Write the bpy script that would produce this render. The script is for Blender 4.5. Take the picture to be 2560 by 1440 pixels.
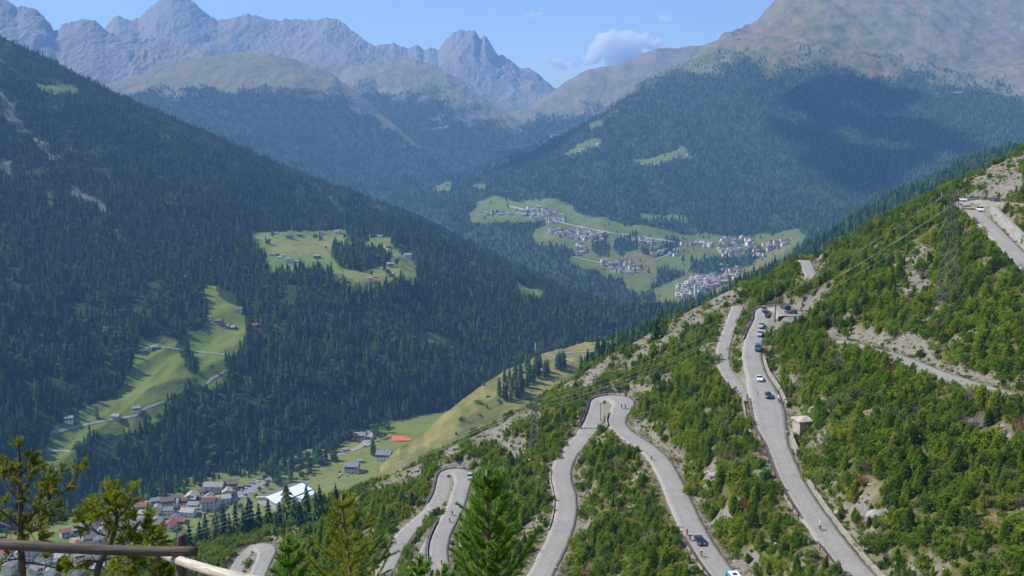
import bpy, bmesh, math, random, time
import numpy as np
from mathutils import Vector, Matrix
from mathutils.kdtree import KDTree
T0 = time.time()
for o in list(bpy.data.objects):
    bpy.data.objects.remove(o)
SC = bpy.context.scene
COL = SC.collection
rng = np.random.default_rng(7)
random.seed(7)
R = math.radians

# ------------------------------------------------------------------ camera, sky, sun, exposure
FPX = 2560 * 35 / 36
PITCH = math.atan(420 / FPX)
cam = bpy.data.cameras.new('camera')
cam.lens, cam.sensor_width = 35, 36
cam.clip_start, cam.clip_end = 0.5, 60000
camo = bpy.data.objects.new('camera', cam)
COL.objects.link(camo)
camo.rotation_euler = (math.pi / 2 - PITCH, 0, 0)
SC.camera = camo

SUN_AZ, SUN_EL = R(-83), R(47)
world = bpy.data.worlds.new('World')
SC.world = world
world.use_nodes = True
wn = world.node_tree
bg = wn.nodes['Background']
sky = wn.nodes.new('ShaderNodeTexSky')
sky.sky_type = 'NISHITA'
sky.sun_disc = False
sky.sun_elevation, sky.sun_rotation = SUN_EL, SUN_AZ
sky.altitude, sky.air_density, sky.dust_density, sky.ozone_density = 1000, 1.0, 1.0, 5.0
wn.links.new(sky.outputs[0], bg.inputs[0])
bg.inputs[1].default_value = 0.12
sl = bpy.data.lights.new('sun', 'SUN')
sl.energy, sl.angle, sl.color = 4.8, R(0.5), (1.0, 0.93, 0.81)
suno = bpy.data.objects.new('sun', sl)
COL.objects.link(suno)
SUNV = Vector((math.sin(SUN_AZ) * math.cos(SUN_EL), math.cos(SUN_AZ) * math.cos(SUN_EL), math.sin(SUN_EL)))
suno.rotation_euler = SUNV.to_track_quat('Z', 'Y').to_euler()
suno.location = (-200, 0, 300)
vs = SC.view_settings
vs.view_transform, vs.look, vs.exposure, vs.gamma = 'Standard', 'None', 0.6, 1
SC.render.engine = 'CYCLES'
cy = SC.cycles
cy.use_denoising = True
cy.max_bounces, cy.diffuse_bounces, cy.glossy_bounces, cy.transmission_bounces = 10, 2, 2, 3
cy.volume_bounces, cy.transparent_max_bounces = 8, 8

# ------------------------------------------------------------------ small maths
def ray(px, py):
    u, v = (px - 1280) / FPX, (720 - py) / FPX
    y = math.cos(PITCH) + v * math.sin(PITCH)
    return u / y, (-math.sin(PITCH) + v * math.cos(PITCH)) / y      # x/y and z/y

def at(px, py, d):
    s, e = ray(px, py)
    return Vector((s * d, d, e * d))

def project(x, y, z):
    cp, sp = math.cos(PITCH), math.sin(PITCH)
    f = y * cp - z * sp
    up = y * sp + z * cp
    return 1280 + FPX * x / f, 720 - FPX * up / f

def _h(ix, iy, seed):
    n = (ix.astype(np.int64) * 374761393 + iy.astype(np.int64) * 668265263 + seed * 1442695041) & 0xffffffff
    n = ((n ^ (n >> 13)) * 1274126177) & 0xffffffff
    return ((n ^ (n >> 16)) & 0xffff) / 65535.0 * 2 * math.pi

def noise(x, y, seed=0):
    x, y = np.asarray(x, float), np.asarray(y, float)
    ix, iy = np.floor(x), np.floor(y)
    fx, fy = x - ix, y - iy
    def g(dx, dy):
        a = _h(ix + dx, iy + dy, seed)
        return np.cos(a) * (fx - dx) + np.sin(a) * (fy - dy)
    u = fx * fx * fx * (fx * (fx * 6 - 15) + 10)
    v = fy * fy * fy * (fy * (fy * 6 - 15) + 10)
    a = g(0, 0) * (1 - u) + g(1, 0) * u
    b = g(0, 1) * (1 - u) + g(1, 1) * u
    return (a * (1 - v) + b * v) * 1.5

def fbm(x, y, seed=0, octv=5, gain=0.5, lac=2.03):
    t, a, f = 0, 1, 1
    for i in range(octv):
        t = t + a * noise(x * f, y * f, seed + i * 17)
        a *= gain
        f *= lac
    return t

def ridged(x, y, seed=0, octv=5, gain=0.5):
    t, a, f = 0, 1, 1
    for i in range(octv):
        t = t + a * (1 - 2 * np.abs(noise(x * f, y * f, seed + i * 31)))
        a *= gain
        f *= 2.1
    return t

def sstep(a, b, x):
    t = np.clip((x - a) / (b - a), 0, 1)
    return t * t * (3 - 2 * t)

def inpoly(px, py, poly):
    r = np.zeros(px.shape, bool)
    n = len(poly)
    for i in range(n):
        x0, y0 = poly[i]
        x1, y1 = poly[(i + 1) % n]
        if y0 == y1:
            continue
        c = ((y0 > py) != (y1 > py)) & (px < (x1 - x0) * (py - y0) / (y1 - y0) + x0)
        r ^= c
    return r

# ------------------------------------------------------------------ object helpers
def tag(o, label=None, cat=None, group=None, kind=None):
    for k, v in (('label', label), ('category', cat), ('group', group), ('kind', kind)):
        if v:
            o[k] = v
    return o

def link(name, me, mats=None, parent=None, loc=None, rz=0):
    o = bpy.data.objects.new(name, me)
    COL.objects.link(o)
    if mats is not None and me is not None and len(me.materials) == 0:
        for m in (mats if isinstance(mats, (list, tuple)) else [mats]):
            me.materials.append(m)
    if parent:
        o.parent = parent
    if loc is not None:
        o.location = loc
    if rz:
        o.rotation_euler = (0, 0, rz)
    return o

def mesh_np(name, V, Fq, smooth=False, mi=None):
    V = np.asarray(V, np.float32)
    Fq = np.asarray(Fq, np.int32)
    me = bpy.data.meshes.new(name)
    n = Fq.shape[1]
    me.vertices.add(len(V))
    me.vertices.foreach_set('co', V.ravel())
    me.loops.add(Fq.size)
    me.loops.foreach_set('vertex_index', Fq.ravel())
    me.polygons.add(len(Fq))
    me.polygons.foreach_set('loop_start', np.arange(0, Fq.size, n, dtype=np.int32))
    me.polygons.foreach_set('loop_total', np.full(len(Fq), n, np.int32))
    if smooth:
        me.polygons.foreach_set('use_smooth', np.ones(len(Fq), bool))
    if mi is not None:
        me.polygons.foreach_set('material_index', np.asarray(mi, np.int32))
    me.update(calc_edges=True)
    return me

def grid_faces(nr, nc):
    i = np.arange(nr - 1)[:, None] * nc + np.arange(nc - 1)[None, :]
    return np.stack([i, i + 1, i + nc + 1, i + nc], -1).reshape(-1, 4)

def set_attr(me, name, typ, data):
    a = me.attributes.new(name, typ, 'POINT')
    key = {'FLOAT': 'value', 'INT': 'value', 'FLOAT_VECTOR': 'vector', 'FLOAT_COLOR': 'color'}[typ]
    a.data.foreach_set(key, np.asarray(data).astype(np.int32 if typ == 'INT' else np.float32).ravel())

# ------------------------------------------------------------------ materials
class NT:
    def __init__(s, name):
        s.m = bpy.data.materials.new(name)
        s.m.use_nodes = True
        s.t = s.m.node_tree
        s.b = s.t.nodes['Principled BSDF']
        s.out = s.t.nodes['Material Output']
    def n(s, typ, **kw):
        nd = s.t.nodes.new('ShaderNode' + typ)
        for k, v in kw.items():
            setattr(nd, k, v)
        return nd
    def l(s, a, b):
        s.t.links.new(a, b)
    def coord(s):
        return s.n('NewGeometry').outputs['Position']
    def ocoord(s):
        return s.n('TexCoord').outputs['Object']
    def noise(s, vec, scale, detail=4, rough=0.55, dist=0):
        nd = s.n('TexNoise')
        nd.inputs['Scale'].default_value = scale
        nd.inputs['Detail'].default_value = detail
        nd.inputs['Roughness'].default_value = rough
        nd.inputs['Distortion'].default_value = dist
        if vec is not None:
            s.l(vec, nd.inputs['Vector'])
        return nd.outputs['Fac']
    def ramp(s, fac, stops):
        nd = s.n('ValToRGB')
        cr = nd.color_ramp
        while len(cr.elements) < len(stops):
            cr.elements.new(0.5)
        for e, (p, c) in zip(cr.elements, stops):
            e.position = p
            e.color = (*c, 1) if len(c) == 3 else c
        s.l(fac, nd.inputs[0])
        return nd.outputs[0]
    def mix(s, fac, a, b, typ='MIX'):
        nd = s.n('Mix', data_type='RGBA', blend_type=typ)
        for sock, v in ((nd.inputs[0], fac), (nd.inputs[6], a), (nd.inputs[7], b)):
            if hasattr(v, 'links'):
                s.l(v, sock)
            else:
                sock.default_value = v if isinstance(v, (int, float)) else (*v, 1)
        return nd.outputs[2]
    def math(s, op, a, b=0.0):
        nd = s.n('Math', operation=op)
        for sock, v in ((nd.inputs[0], a), (nd.inputs[1], b)):
            if hasattr(v, 'links'):
                s.l(v, sock)
            else:
                sock.default_value = v
        return nd.outputs[0]
    def bump(s, h, strength, dist):
        nd = s.n('Bump')
        nd.inputs['Strength'].default_value = strength
        nd.inputs['Distance'].default_value = dist
        s.l(h, nd.inputs['Height'])
        s.l(nd.outputs[0], s.b.inputs['Normal'])
    def base(s, c, rough=0.9, spec=0.2):
        if hasattr(c, 'links'):
            s.l(c, s.b.inputs['Base Color'])
        else:
            s.b.inputs['Base Color'].default_value = (*c, 1)
        s.b.inputs['Roughness'].default_value = rough
        s.b.inputs['Specular IOR Level'].default_value = spec
        return s.m

def plain(name, c, rough=0.7, spec=0.3, var=0.12, scale=2.0, metal=0):
    """a painted or solid surface with a little unevenness of its own"""
    t = NT(name)
    f = t.noise(t.ocoord(), scale, 5, 0.6)
    lo = tuple(x * (1 - var) for x in c)
    hi = tuple(min(1, x * (1 + var)) for x in c)
    t.base(t.ramp(f, [(0.3, lo), (0.7, hi)]), rough, spec)
    t.b.inputs['Metallic'].default_value = metal
    return t.m

def land_material(name, floor, mead, dry, rock_a, rock_b, sc=1.0, bump=1.0):
    """cover attribute: R meadow, G bare rock, B dry grass"""
    t = NT(name)
    p = t.coord()
    at_ = t.n('Attribute', attribute_name='cover')
    sep = t.n('SeparateColor')
    t.l(at_.outputs['Color'], sep.inputs[0])
    n1 = t.noise(p, 0.012 * sc, 6, 0.6)
    n2 = t.noise(p, 0.09 * sc, 6, 0.65)
    n3 = t.noise(p, 0.45 * sc, 5, 0.7)
    fl = t.ramp(n2, [(0.35, tuple(c * 0.7 for c in floor)), (0.65, tuple(c * 1.3 for c in floor))])
    me_ = t.ramp(n1, [(0.3, mead), (0.68, tuple(0.65 * a + 0.35 * b for a, b in zip(mead, dry)))])
    me_ = t.mix(t.math('MULTIPLY', n2, 0.45), me_, t.ramp(n3, [(0.3, tuple(c * 0.75 for c in mead)), (0.7, dry)]))
    dr = t.ramp(n2, [(0.3, tuple(c * 0.75 for c in dry)), (0.7, tuple(c * 1.15 for c in dry))])
    rk = t.ramp(n2, [(0.28, rock_a), (0.5, tuple((a + b) / 2 for a, b in zip(rock_a, rock_b))), (0.72, rock_b)])
    rk = t.mix(0.5, rk, t.ramp(n3, [(0.3, tuple(c * 0.72 for c in rock_a)), (0.7, tuple(min(1, c * 1.2) for c in rock_b))]))
    c = t.mix(sep.outputs[0], fl, me_)
    c = t.mix(sep.outputs[2], c, dr)
    c = t.mix(sep.outputs[1], c, rk)
    t.base(c, 0.95, 0.1)
    hgt = t.math('ADD', t.math('MULTIPLY', n2, 2.0), t.math('MULTIPLY', n3, 0.6))
    t.bump(hgt, 0.8, bump)
    return t.m
# ------------------------------------------------------------------ the landforms
FORMS = {}
class Form:
    """One hill or mountain: a grid of columns fanning out from the viewpoint's azimuths (finer where it is nearer),
    its height given along lines from its foot to its crest; the far side falls away behind the crest."""
    def __init__(s, name, lines, ncol, nrow, smooth=6, back=0.5, backn=6, relief=None, jag=0):
        pts = []
        for ln in lines:
            a = sorted((at(*p) for p in ln), key=lambda q: q.x / q.y)
            sx = np.array([q.x / q.y for q in a])
            pts.append((sx, np.array([q.y for q in a]), np.array([q.z for q in a])))
        s0 = max(p[0][0] for p in pts)
        s1 = min(p[0][-1] for p in pts)
        s.S = np.linspace(s0, s1, ncol)
        Y = np.stack([np.interp(s.S, p[0], p[1]) for p in pts])
        Z = np.stack([np.interp(s.S, p[0], p[2]) for p in pts])
        seg = np.abs(np.diff(Z / Y, axis=0)).mean(1) + 0.012
        k = np.maximum(4, np.round(nrow * seg / seg.sum()).astype(int))
        yy, zz = [], []
        for i in range(len(lines) - 1):
            t = np.linspace(0, 1, k[i] + 1)[: None if i == len(lines) - 2 else -1, None]
            yy.append(Y[i] * (1 - t) + Y[i + 1] * t)
            zz.append(Z[i] * (1 - t) + Z[i + 1] * t)
        yy, zz = np.concatenate(yy), np.concatenate(zz)
        for _ in range(smooth):
            yy[1:-1] = (yy[:-2] + 2 * yy[1:-1] + yy[2:]) / 4
            zz[1:-1] = (zz[:-2] + 2 * zz[1:-1] + zz[2:]) / 4
        s.crest = len(yy)
        bd = np.linspace(0, 1, backn + 1)[1:, None]
        yb = yy[-1] * (1 + 0.16 * bd)
        zb = zz[-1] - back * (yb - yy[-1])
        s.Y = np.concatenate([yy, yb])
        z = np.concatenate([zz, zb])
        s.X = s.Y * s.S[None, :]
        s.px, s.py = project(s.X, s.Y, z)
        s.t = np.concatenate([np.linspace(0, 1, s.crest), np.ones(backn)])[:, None] * np.ones((1, ncol))
        s.Z = z + (relief(s.X, s.Y, z, s.t) if relief else 0)
        s.cover = np.zeros(s.Z.shape + (4,), np.float32)
        s.cover[..., 3] = 1
        s.dens = np.ones(s.Z.shape)
        s.name = name
        FORMS[name] = s
    def paint(s, ch, polys, val=1.0, edge=0.0, seed=3, dens=None, tall=0):
        wob = 0
        if edge:
            k = np.median(s.Y) / 60
            wob = edge * fbm(s.px / 14, s.py / 14, seed, 4)
        for poly in polys:
            m = inpoly(s.px + wob, s.py + wob * 0.6, poly)
            if ch is not None:
                s.cover[..., ch][m] = val
            if dens is not None:
                s.dens[m] = dens
                if dens < 0.5 and tall:
                    # the wood in front of a clearing starts a tree's height below its visible edge
                    for k in np.linspace(0, 1, 6)[1:]:
                        m = inpoly(s.px + wob, s.py + wob * 0.6 - k * tall * FPX / s.Y, poly)
                        s.dens[m] = dens
                        s.cover[..., ch][m] = np.maximum(s.cover[..., ch][m], 0.85 * val)
    def build(s, mat, objname, label=None):
        V = np.stack([s.X, s.Y, s.Z], -1).reshape(-1, 3)
        me = mesh_np(objname, V, grid_faces(*s.Z.shape), True)
        set_attr(me, 'cover', 'FLOAT_COLOR', s.cover.reshape(-1, 4))
        o = link(objname, me, mat)
        tag(o, label, None, None, 'structure')
        return o
    def hit(s, px, py):
        sx, e = ray(px, py)
        f = (sx - s.S[0]) / (s.S[1] - s.S[0])
        if f < 0 or f > len(s.S) - 1.001:
            return None
        i = int(f)
        w = f - i
        Y = s.Y[:, i] * (1 - w) + s.Y[:, i + 1] * w
        Z = s.Z[:, i] * (1 - w) + s.Z[:, i + 1] * w
        g = Z - e * Y
        j = np.argmax(g >= 0)
        if g[j] < 0:
            return None
        if j == 0:
            return Vector((sx * Y[0], Y[0], Z[0]))
        t = -g[j - 1] / (g[j] - g[j - 1])
        y = Y[j - 1] + t * (Y[j] - Y[j - 1])
        return Vector((sx * y, y, Z[j - 1] + t * (Z[j] - Z[j - 1])))
    def height(s, x, y):
        f = min(max((x / y - s.S[0]) / (s.S[1] - s.S[0]), 0), len(s.S) - 1.001)
        i = int(f)
        w = f - i
        Y = s.Y[:, i] * (1 - w) + s.Y[:, i + 1] * w
        Z = s.Z[:, i] * (1 - w) + s.Z[:, i + 1] * w
        return float(np.interp(y, Y, Z))
    def scatter(s, spacing, seed=1, lo=0, hi=None, prob=None):
        """random points over the surface, evenly by ground area, thinned by the density map"""
        r = np.random.default_rng(seed)
        hi = hi or min(len(s.Y) - 1, s.crest + 1)
        dy = np.diff(s.Y, axis=0)[lo:hi, :-1]
        A = np.abs(dy) * s.Y[lo:hi, :-1] * (s.S[1] - s.S[0])
        dz = np.hypot(np.diff(s.Z, axis=0)[lo:hi, :-1], dy) / np.maximum(np.abs(dy), 1e-6)
        D = s.dens[lo:hi, :-1] * (s.px[lo:hi, :-1] > -160) * (s.px[lo:hi, :-1] < 2720) * (s.py[lo:hi, :-1] < 1560)
        lam = A * np.clip(dz, 1, 2.5) * D / spacing ** 2
        n = r.poisson(lam)
        ii, jj = np.nonzero(n)
        rep = n[ii, jj]
        ii, jj = np.repeat(ii, rep) + lo, np.repeat(jj, rep)
        a, b = r.random(len(ii)), r.random(len(ii))
        def q(M):
            return (M[ii, jj] * (1 - a) + M[ii + 1, jj] * a) * (1 - b) + (M[ii, jj + 1] * (1 - a) + M[ii + 1, jj + 1] * a) * b
        return np.stack([q(s.X), q(s.Y), q(s.Z)], -1), q(s.t)

def flat(y):
    return lambda px, d: (px, y, d)

# rocky relief: ridges and gullies that run down the slope
def rock_relief(amp, L, seed, low=0.25, gully=0.8):
    def f(X, Y, z, t):
        w = (low + (1 - low) * sstep(0.15, 0.7, t)) * (1 - 0.55 * sstep(0.8, 1.0, t))
        q = 0.25 * fbm(X / L, Y / L, seed + 3, 3) * L
        a = ridged((X + q) / (L * 1.5), (Y + q) / (L * 3.2), seed, 6, 0.48)
        b = fbm(X / (L * 2.5), Y / (L * 2.5), seed + 5, 4)
        c = ridged((X + q) / (L * 0.45), Y / (L * 1.8), seed + 9, 3, 0.5)
        f_ = ridged((X - q) / (L * 0.16), Y / (L * 0.5), seed + 12, 3, 0.55)
        return amp * w * (0.6 * a + 0.5 * b + gully * 0.22 * c + 0.07 * f_ - 0.4) + sstep(0.75, 1.0, t) * (9 * ridged(X / 75, Y / 400, seed + 15, 4, 0.6) - 4)
    return f

def soft_relief(amp, L, seed, fine=0.12):
    def f(X, Y, z, t):
        w = 0.35 + 0.65 * np.sin(np.clip(t, 0, 1) * math.pi * 0.75)
        return amp * w * (fbm(X / L, Y / L, seed, 5) + fine * 3 * ridged(X / (L * 0.3), Y / (L * 0.8), seed + 4, 3))
    return f

# valley floor
V_ = Form('valley', [
    [(-900, 1900, 548), (1400, 1900, 548)],
    [(-900, 1237, 930), (1400, 1237, 930)],
    [(-900, 1060, 1140), (500, 1062, 1140), (1400, 1040, 1160)],
    [(-900, 1010, 1300), (1400, 1000, 1300)]], 420, 260, 20, 0.0, 2,
    relief=lambda X, Y, z, t: 1.2 * fbm(X / 90, Y / 90, 5, 4))

# forested mountain on the left
A_ = Form('left', [
    [(-700, 1430, 780), (0, 1345, 850), (300, 1255, 930), (480, 1208, 975), (600, 1192, 992), (830, 1145, 1050), (1000, 1080, 1140), (1200, 1010, 1250), (1400, 925, 1350), (1600, 865, 1450), (1900, 800, 1600)],
    [(-700, 1020, 930), (0, 990, 1000), (300, 955, 1090), (600, 935, 1140), (850, 905, 1210), (1000, 885, 1290), (1200, 855, 1400), (1400, 815, 1520), (1600, 795, 1620), (1900, 765, 1750)],
    [(-700, 660, 1150), (0, 700, 1230), (300, 722, 1290), (540, 718, 1330), (700, 692, 1390), (850, 692, 1400), (1000, 708, 1420), (1200, 742, 1560), (1400, 778, 1640), (1600, 790, 1700), (1900, 770, 1800)],
    [(-700, 470, 1400), (0, 540, 1500), (300, 562, 1550), (540, 572, 1680), (640, 586, 1820), (850, 587, 1900), (1000, 593, 1900), (1060, 628, 1850), (1200, 692, 1780), (1400, 757, 1760), (1600, 784, 1780), (1900, 800, 1830)],
    [(-700, 120, 1750), (0, 300, 1880), (300, 400, 1900), (540, 460, 1950), (700, 500, 2020), (850, 528, 2100), (1000, 563, 2080), (1200, 652, 1950), (1400, 740, 1860), (1600, 782, 1810), (1900, 810, 1840)],
    [(-700, -240, 2250), (0, 90, 2350), (100, 138, 2350), (200, 190, 2335), (300, 240, 2320), (500, 324, 2300), (700, 412, 2300), (850, 472, 2280), (1000, 527, 2230), (1100, 572, 2180), (1200, 619, 2120), (1300, 669, 2060), (1420, 729, 1980), (1520, 775, 1900), (1620, 808, 1850), (1900, 830, 1850)]],
    760, 420, 10, 0.75, 5,
    relief=lambda X, Y, z, t: (sstep(0, 0.12, t) * (1 - 0.75 * np.exp(-((t - 0.55) / 0.13) ** 2)) * (16 * fbm(X / 260, Y / 260, 21, 4) + 7 * ridged((X - 0.5 * Y) / 130, (X + Y) / 420, 23, 3)) * (1 - 0.75 * sstep(0.9, 1.0, t)) + 1.0 * fbm(X / 25, Y / 25, 3, 2)))

# big mountain on the right
B_ = Form('right', [
    [(900, 535, 3900), (1010, 520, 3700), (1150, 590, 3000), (1300, 680, 2600), (1420, 760, 2200), (1600, 810, 2050), (1750, 810, 1950), (1900, 770, 1980), (2100, 690, 2050), (2400, 610, 2200), (3100, 500, 2300)],
    [(900, 505, 4000), (1010, 498, 3800), (1180, 545, 3150), (1300, 600, 2720), (1420, 665, 2420), (1550, 705, 2280), (1650, 728, 2180), (1740, 718, 2130), (1850, 685, 2200), (2000, 620, 2350), (2200, 560, 2500), (2600, 450, 2700), (3100, 360, 2900)],
    [(900, 495, 4100), (1010, 489, 3900), (1180, 518, 3400), (1370, 518, 3050), (1500, 562, 2850), (1650, 602, 2720), (1850, 602, 2720), (2000, 560, 2750), (2200, 490, 2850), (2600, 380, 3000), (3100, 290, 3150)],
    [(900, 488, 4180), (1010, 480, 3980), (1180, 448, 3850), (1300, 425, 3700), (1500, 400, 3550), (1750, 400, 3400), (2000, 380, 3380), (2300, 330, 3450), (2600, 280, 3500), (3100, 190, 3600)],
    [(900, 482, 4220), (1010, 474, 4030), (1180, 444, 3980), (1280, 402, 3980), (1380, 352, 4000), (1480, 305, 4020), (1600, 262, 4030), (1750, 240, 4020), (2000, 190, 4080), (2300, 160, 4200), (2600, 150, 4300), (3100, 60, 4400)],
    [(900, 478, 4260), (1010, 472, 4100), (1180, 441, 4060), (1280, 398, 4080), (1380, 347, 4150), (1450, 306, 4250), (1560, 244, 4400), (1640, 196, 4500), (1740, 153, 4650), (1790, 110, 4800), (1830, 76, 4900), (1900, 36, 5100), (1960, 4, 5200), (2100, -50, 5400), (2300, -110, 5600), (2600, -230, 5900), (3100, -350, 6000)]],
    760, 420, 8, 0.6, 5,
    relief=lambda X, Y, z, t: (sstep(0.2, 0.35, t) * (26 * fbm(X / 520, Y / 520, 41, 4) + 10 * ridged((X + 0.5 * Y) / 240, (X - Y) / 700, 43, 4)) + sstep(0.62, 0.95, t) * (sstep(1500, 1680, project(X, Y, z)[0])) * (34 * ridged(X / 620, Y / 1100, 47, 4, 0.4) + 16 * fbm(X / 300, Y / 300, 49, 4) - 12) + 3 * fbm(X / 70, Y / 70, 4, 3)))

# ridges behind
E_ = Form('hump', [
    [(150, 345, 4000), (600, 430, 4000), (900, 500, 4050), (1010, 530, 4080), (1250, 560, 4200)],
    [(150, 290, 4500), (600, 330, 4600), (850, 380, 4700), (1000, 440, 4600), (1250, 520, 4450)],
    [(150, 245, 5000), (300, 228, 5150), (560, 216, 5250), (740, 218, 5250), (850, 250, 5200), (950, 312, 5100), (1050, 395, 4800), (1250, 495, 4550)],
    [(150, 235, 5400), (250, 218, 5550), (330, 192, 5650), (430, 162, 5800), (480, 147, 5850), (560, 134, 5900), (620, 129, 5900), (680, 134, 5850), (740, 150, 5800), (800, 172, 5750), (830, 187, 5700), (850, 207, 5650), (900, 239, 5500), (950, 277, 5400), (1000, 325, 5200), (1050, 372, 5000), (1090, 407, 4900), (1130, 447, 4800), (1250, 490, 4600)]],
    420, 170, 5, 0.5, 5, relief=soft_relief(24, 520, 61, 0.07))
F_ = Form('spur', [
    [(780, 420, 5000), (1000, 450, 4900), (1150, 480, 4800), (1300, 450, 4900), (1450, 470, 4950)],
    [(780, 290, 6000), (1000, 300, 5800), (1150, 340, 5600), (1300, 395, 5400), (1450, 450, 5200)],
    [(780, 240, 7200), (880, 170, 7400), (950, 155, 7300), (1000, 150, 7200), (1040, 154, 7000), (1080, 168, 6900), (1150, 208, 6600), (1200, 243, 6400), (1240, 273, 6200), (1280, 296, 6100), (1310, 317, 6000), (1340, 347, 5900), (1370, 377, 5700), (1450, 440, 5300)]],
    340, 150, 5, 0.5, 4, relief=soft_relief(30, 560, 71, 0.1))
D_ = Form('backridge', [
    [(1200, 380, 5400), (1500, 360, 5400), (2000, 300, 5600)],
    [(1200, 330, 6000), (1385, 290, 6200), (1600, 240, 6300), (2000, 200, 6400)],
    [(1200, 320, 6500), (1330, 262, 6900), (1385, 226, 7000), (1420, 208, 7000), (1470, 182, 7000), (1520, 172, 7100), (1560, 156, 7100), (1600, 142, 7100), (1640, 130, 7100), (1680, 124, 7200), (1740, 117, 7200), (1850, 100, 7300), (2000, 80, 7400)]],
    260, 110, 4, 0.5, 4, relief=soft_relief(30, 600, 81, 0.1))
G1_ = Form('rocks', [
    [(-600, 360, 4600), (0, 330, 4800), (300, 320, 4900), (650, 330, 5000)],
    [(-600, 180, 5700), (0, 190, 5800), (300, 210, 5900), (650, 260, 5800)],
    [(-600, -90, 6500), (-300, -60, 6500), (-100, -30, 6500), (0, -6, 6500), (25, 8, 6500), (40, 22, 6500), (60, 16, 6500), (85, 24, 6500), (110, 40, 6500), (126, 60, 6500), (135, 76, 6500), (146, 76, 6500), (160, 64, 6500), (190, 54, 6500), (205, 50, 6500), (235, 60, 6500), (262, 84, 6500), (300, 98, 6500), (340, 95, 6500), (380, 101, 6500), (420, 103, 6500), (450, 100, 6500), (480, 118, 6400), (505, 131, 6300), (530, 153, 6200), (560, 178, 6100), (650, 225, 6000)]],
    560, 190, 4, 0.7, 5, relief=rock_relief(64, 380, 91))
G2_ = Form('massif', [
    [(50, 270, 6400), (500, 260, 6500), (1200, 280, 6600)],
    [(50, 190, 7300), (500, 170, 7500), (800, 175, 7500), (1200, 240, 7300)],
    [(50, 130, 8300), (150, 112, 8300), (250, 78, 8400), (270, 64, 8400), (280, 50, 8400), (295, 42, 8400), (320, 54, 8400), (345, 52, 8500), (372, 30, 8500), (385, 16, 8500), (405, 2, 8500), (430, -10, 8500), (455, -4, 8500), (475, 4, 8500), (500, 24, 8500), (520, 40, 8500), (545, 54, 8500), (560, 50, 8500), (600, 44, 8500), (620, 38, 8500), (650, 41, 8500), (680, 47, 8500), (715, 46, 8500), (745, 56, 8500), (780, 56, 8500), (815, 51, 8400), (835, 51, 8400), (865, 61, 8300), (885, 81, 8200), (905, 97, 8100), (930, 114, 8000), (960, 137, 7900), (1000, 153, 7800), (1050, 168, 7700), (1200, 230, 7500)]],
    640, 200, 4, 0.7, 5, relief=rock_relief(66, 520, 101))
C_ = Form('peak', [
    [(850, 350, 7400), (1200, 345, 7400), (1560, 330, 7600)],
    [(850, 250, 8300), (1200, 235, 8500), (1560, 270, 8300)],
    [(850, 130, 9400), (900, 122, 9400), (950, 112, 9400), (985, 107, 9400), (1020, 122, 9400), (1040, 114, 9400), (1060, 132, 9400), (1075, 124, 9400), (1095, 132, 9400), (1110, 112, 9400), (1130, 88, 9400), (1150, 78, 9400), (1165, 80, 9400), (1185, 76, 9400), (1200, 98, 9400), (1212, 93, 9400), (1228, 112, 9400), (1240, 132, 9400), (1270, 152, 9400), (1300, 174, 9400), (1330, 181, 9400), (1360, 203, 9400), (1385, 225, 9400), (1420, 238, 9400), (1560, 265, 9400)]],
    420, 160, 4, 0.7, 5, relief=rock_relief(74, 450, 111))
# ridge continuing beyond the near slope, and the grassy spur
H_ = Form('midridge', [
    [(1450, 985, 560), (1640, 890, 640), (1840, 800, 750), (2050, 690, 950), (2200, 600, 1050), (2400, 520, 1100), (2560, 460, 1100), (3000, 330, 1100)],
    [(1450, 950, 650), (1640, 845, 730), (1840, 755, 880), (2050, 640, 1120), (2200, 555, 1220), (2400, 468, 1280), (2560, 405, 1300), (3000, 280, 1300)],
    [(1450, 935, 700), (1640, 822, 800), (1720, 774, 860), (1840, 720, 1000), (1950, 662, 1150), (2050, 598, 1300), (2200, 505, 1400), (2300, 458, 1430), (2400, 414, 1450), (2560, 354, 1500), (3000, 205, 1500)]],
    320, 100, 6, 0.6, 5, relief=lambda X, Y, z, t: 7 * fbm(X / 120, Y / 120, 121, 4))
I_ = Form('grassspur', [
    [(950, 1230, 745), (1100, 1160, 790), (1250, 1075, 870), (1400, 1000, 930), (1560, 940, 1000), (1800, 880, 1060)],
    [(950, 1185, 770), (1060, 1120, 815), (1150, 1055, 860), (1250, 985, 930), (1400, 910, 1010), (1560, 885, 1090), (1800, 850, 1120)],
    [(950, 1165, 790), (1000, 1120, 810), (1060, 1082, 850), (1100, 1042, 880), (1150, 1002, 910), (1250, 938, 980), (1340, 891, 1050), (1400, 873, 1100), (1490, 853, 1180), (1560, 846, 1220), (1650, 834, 1250), (1800, 828, 1250)]],
    320, 120, 5, 0.7, 5, relief=lambda X, Y, z, t: 2.5 * fbm(X / 60, Y / 60, 131, 4))

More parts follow.
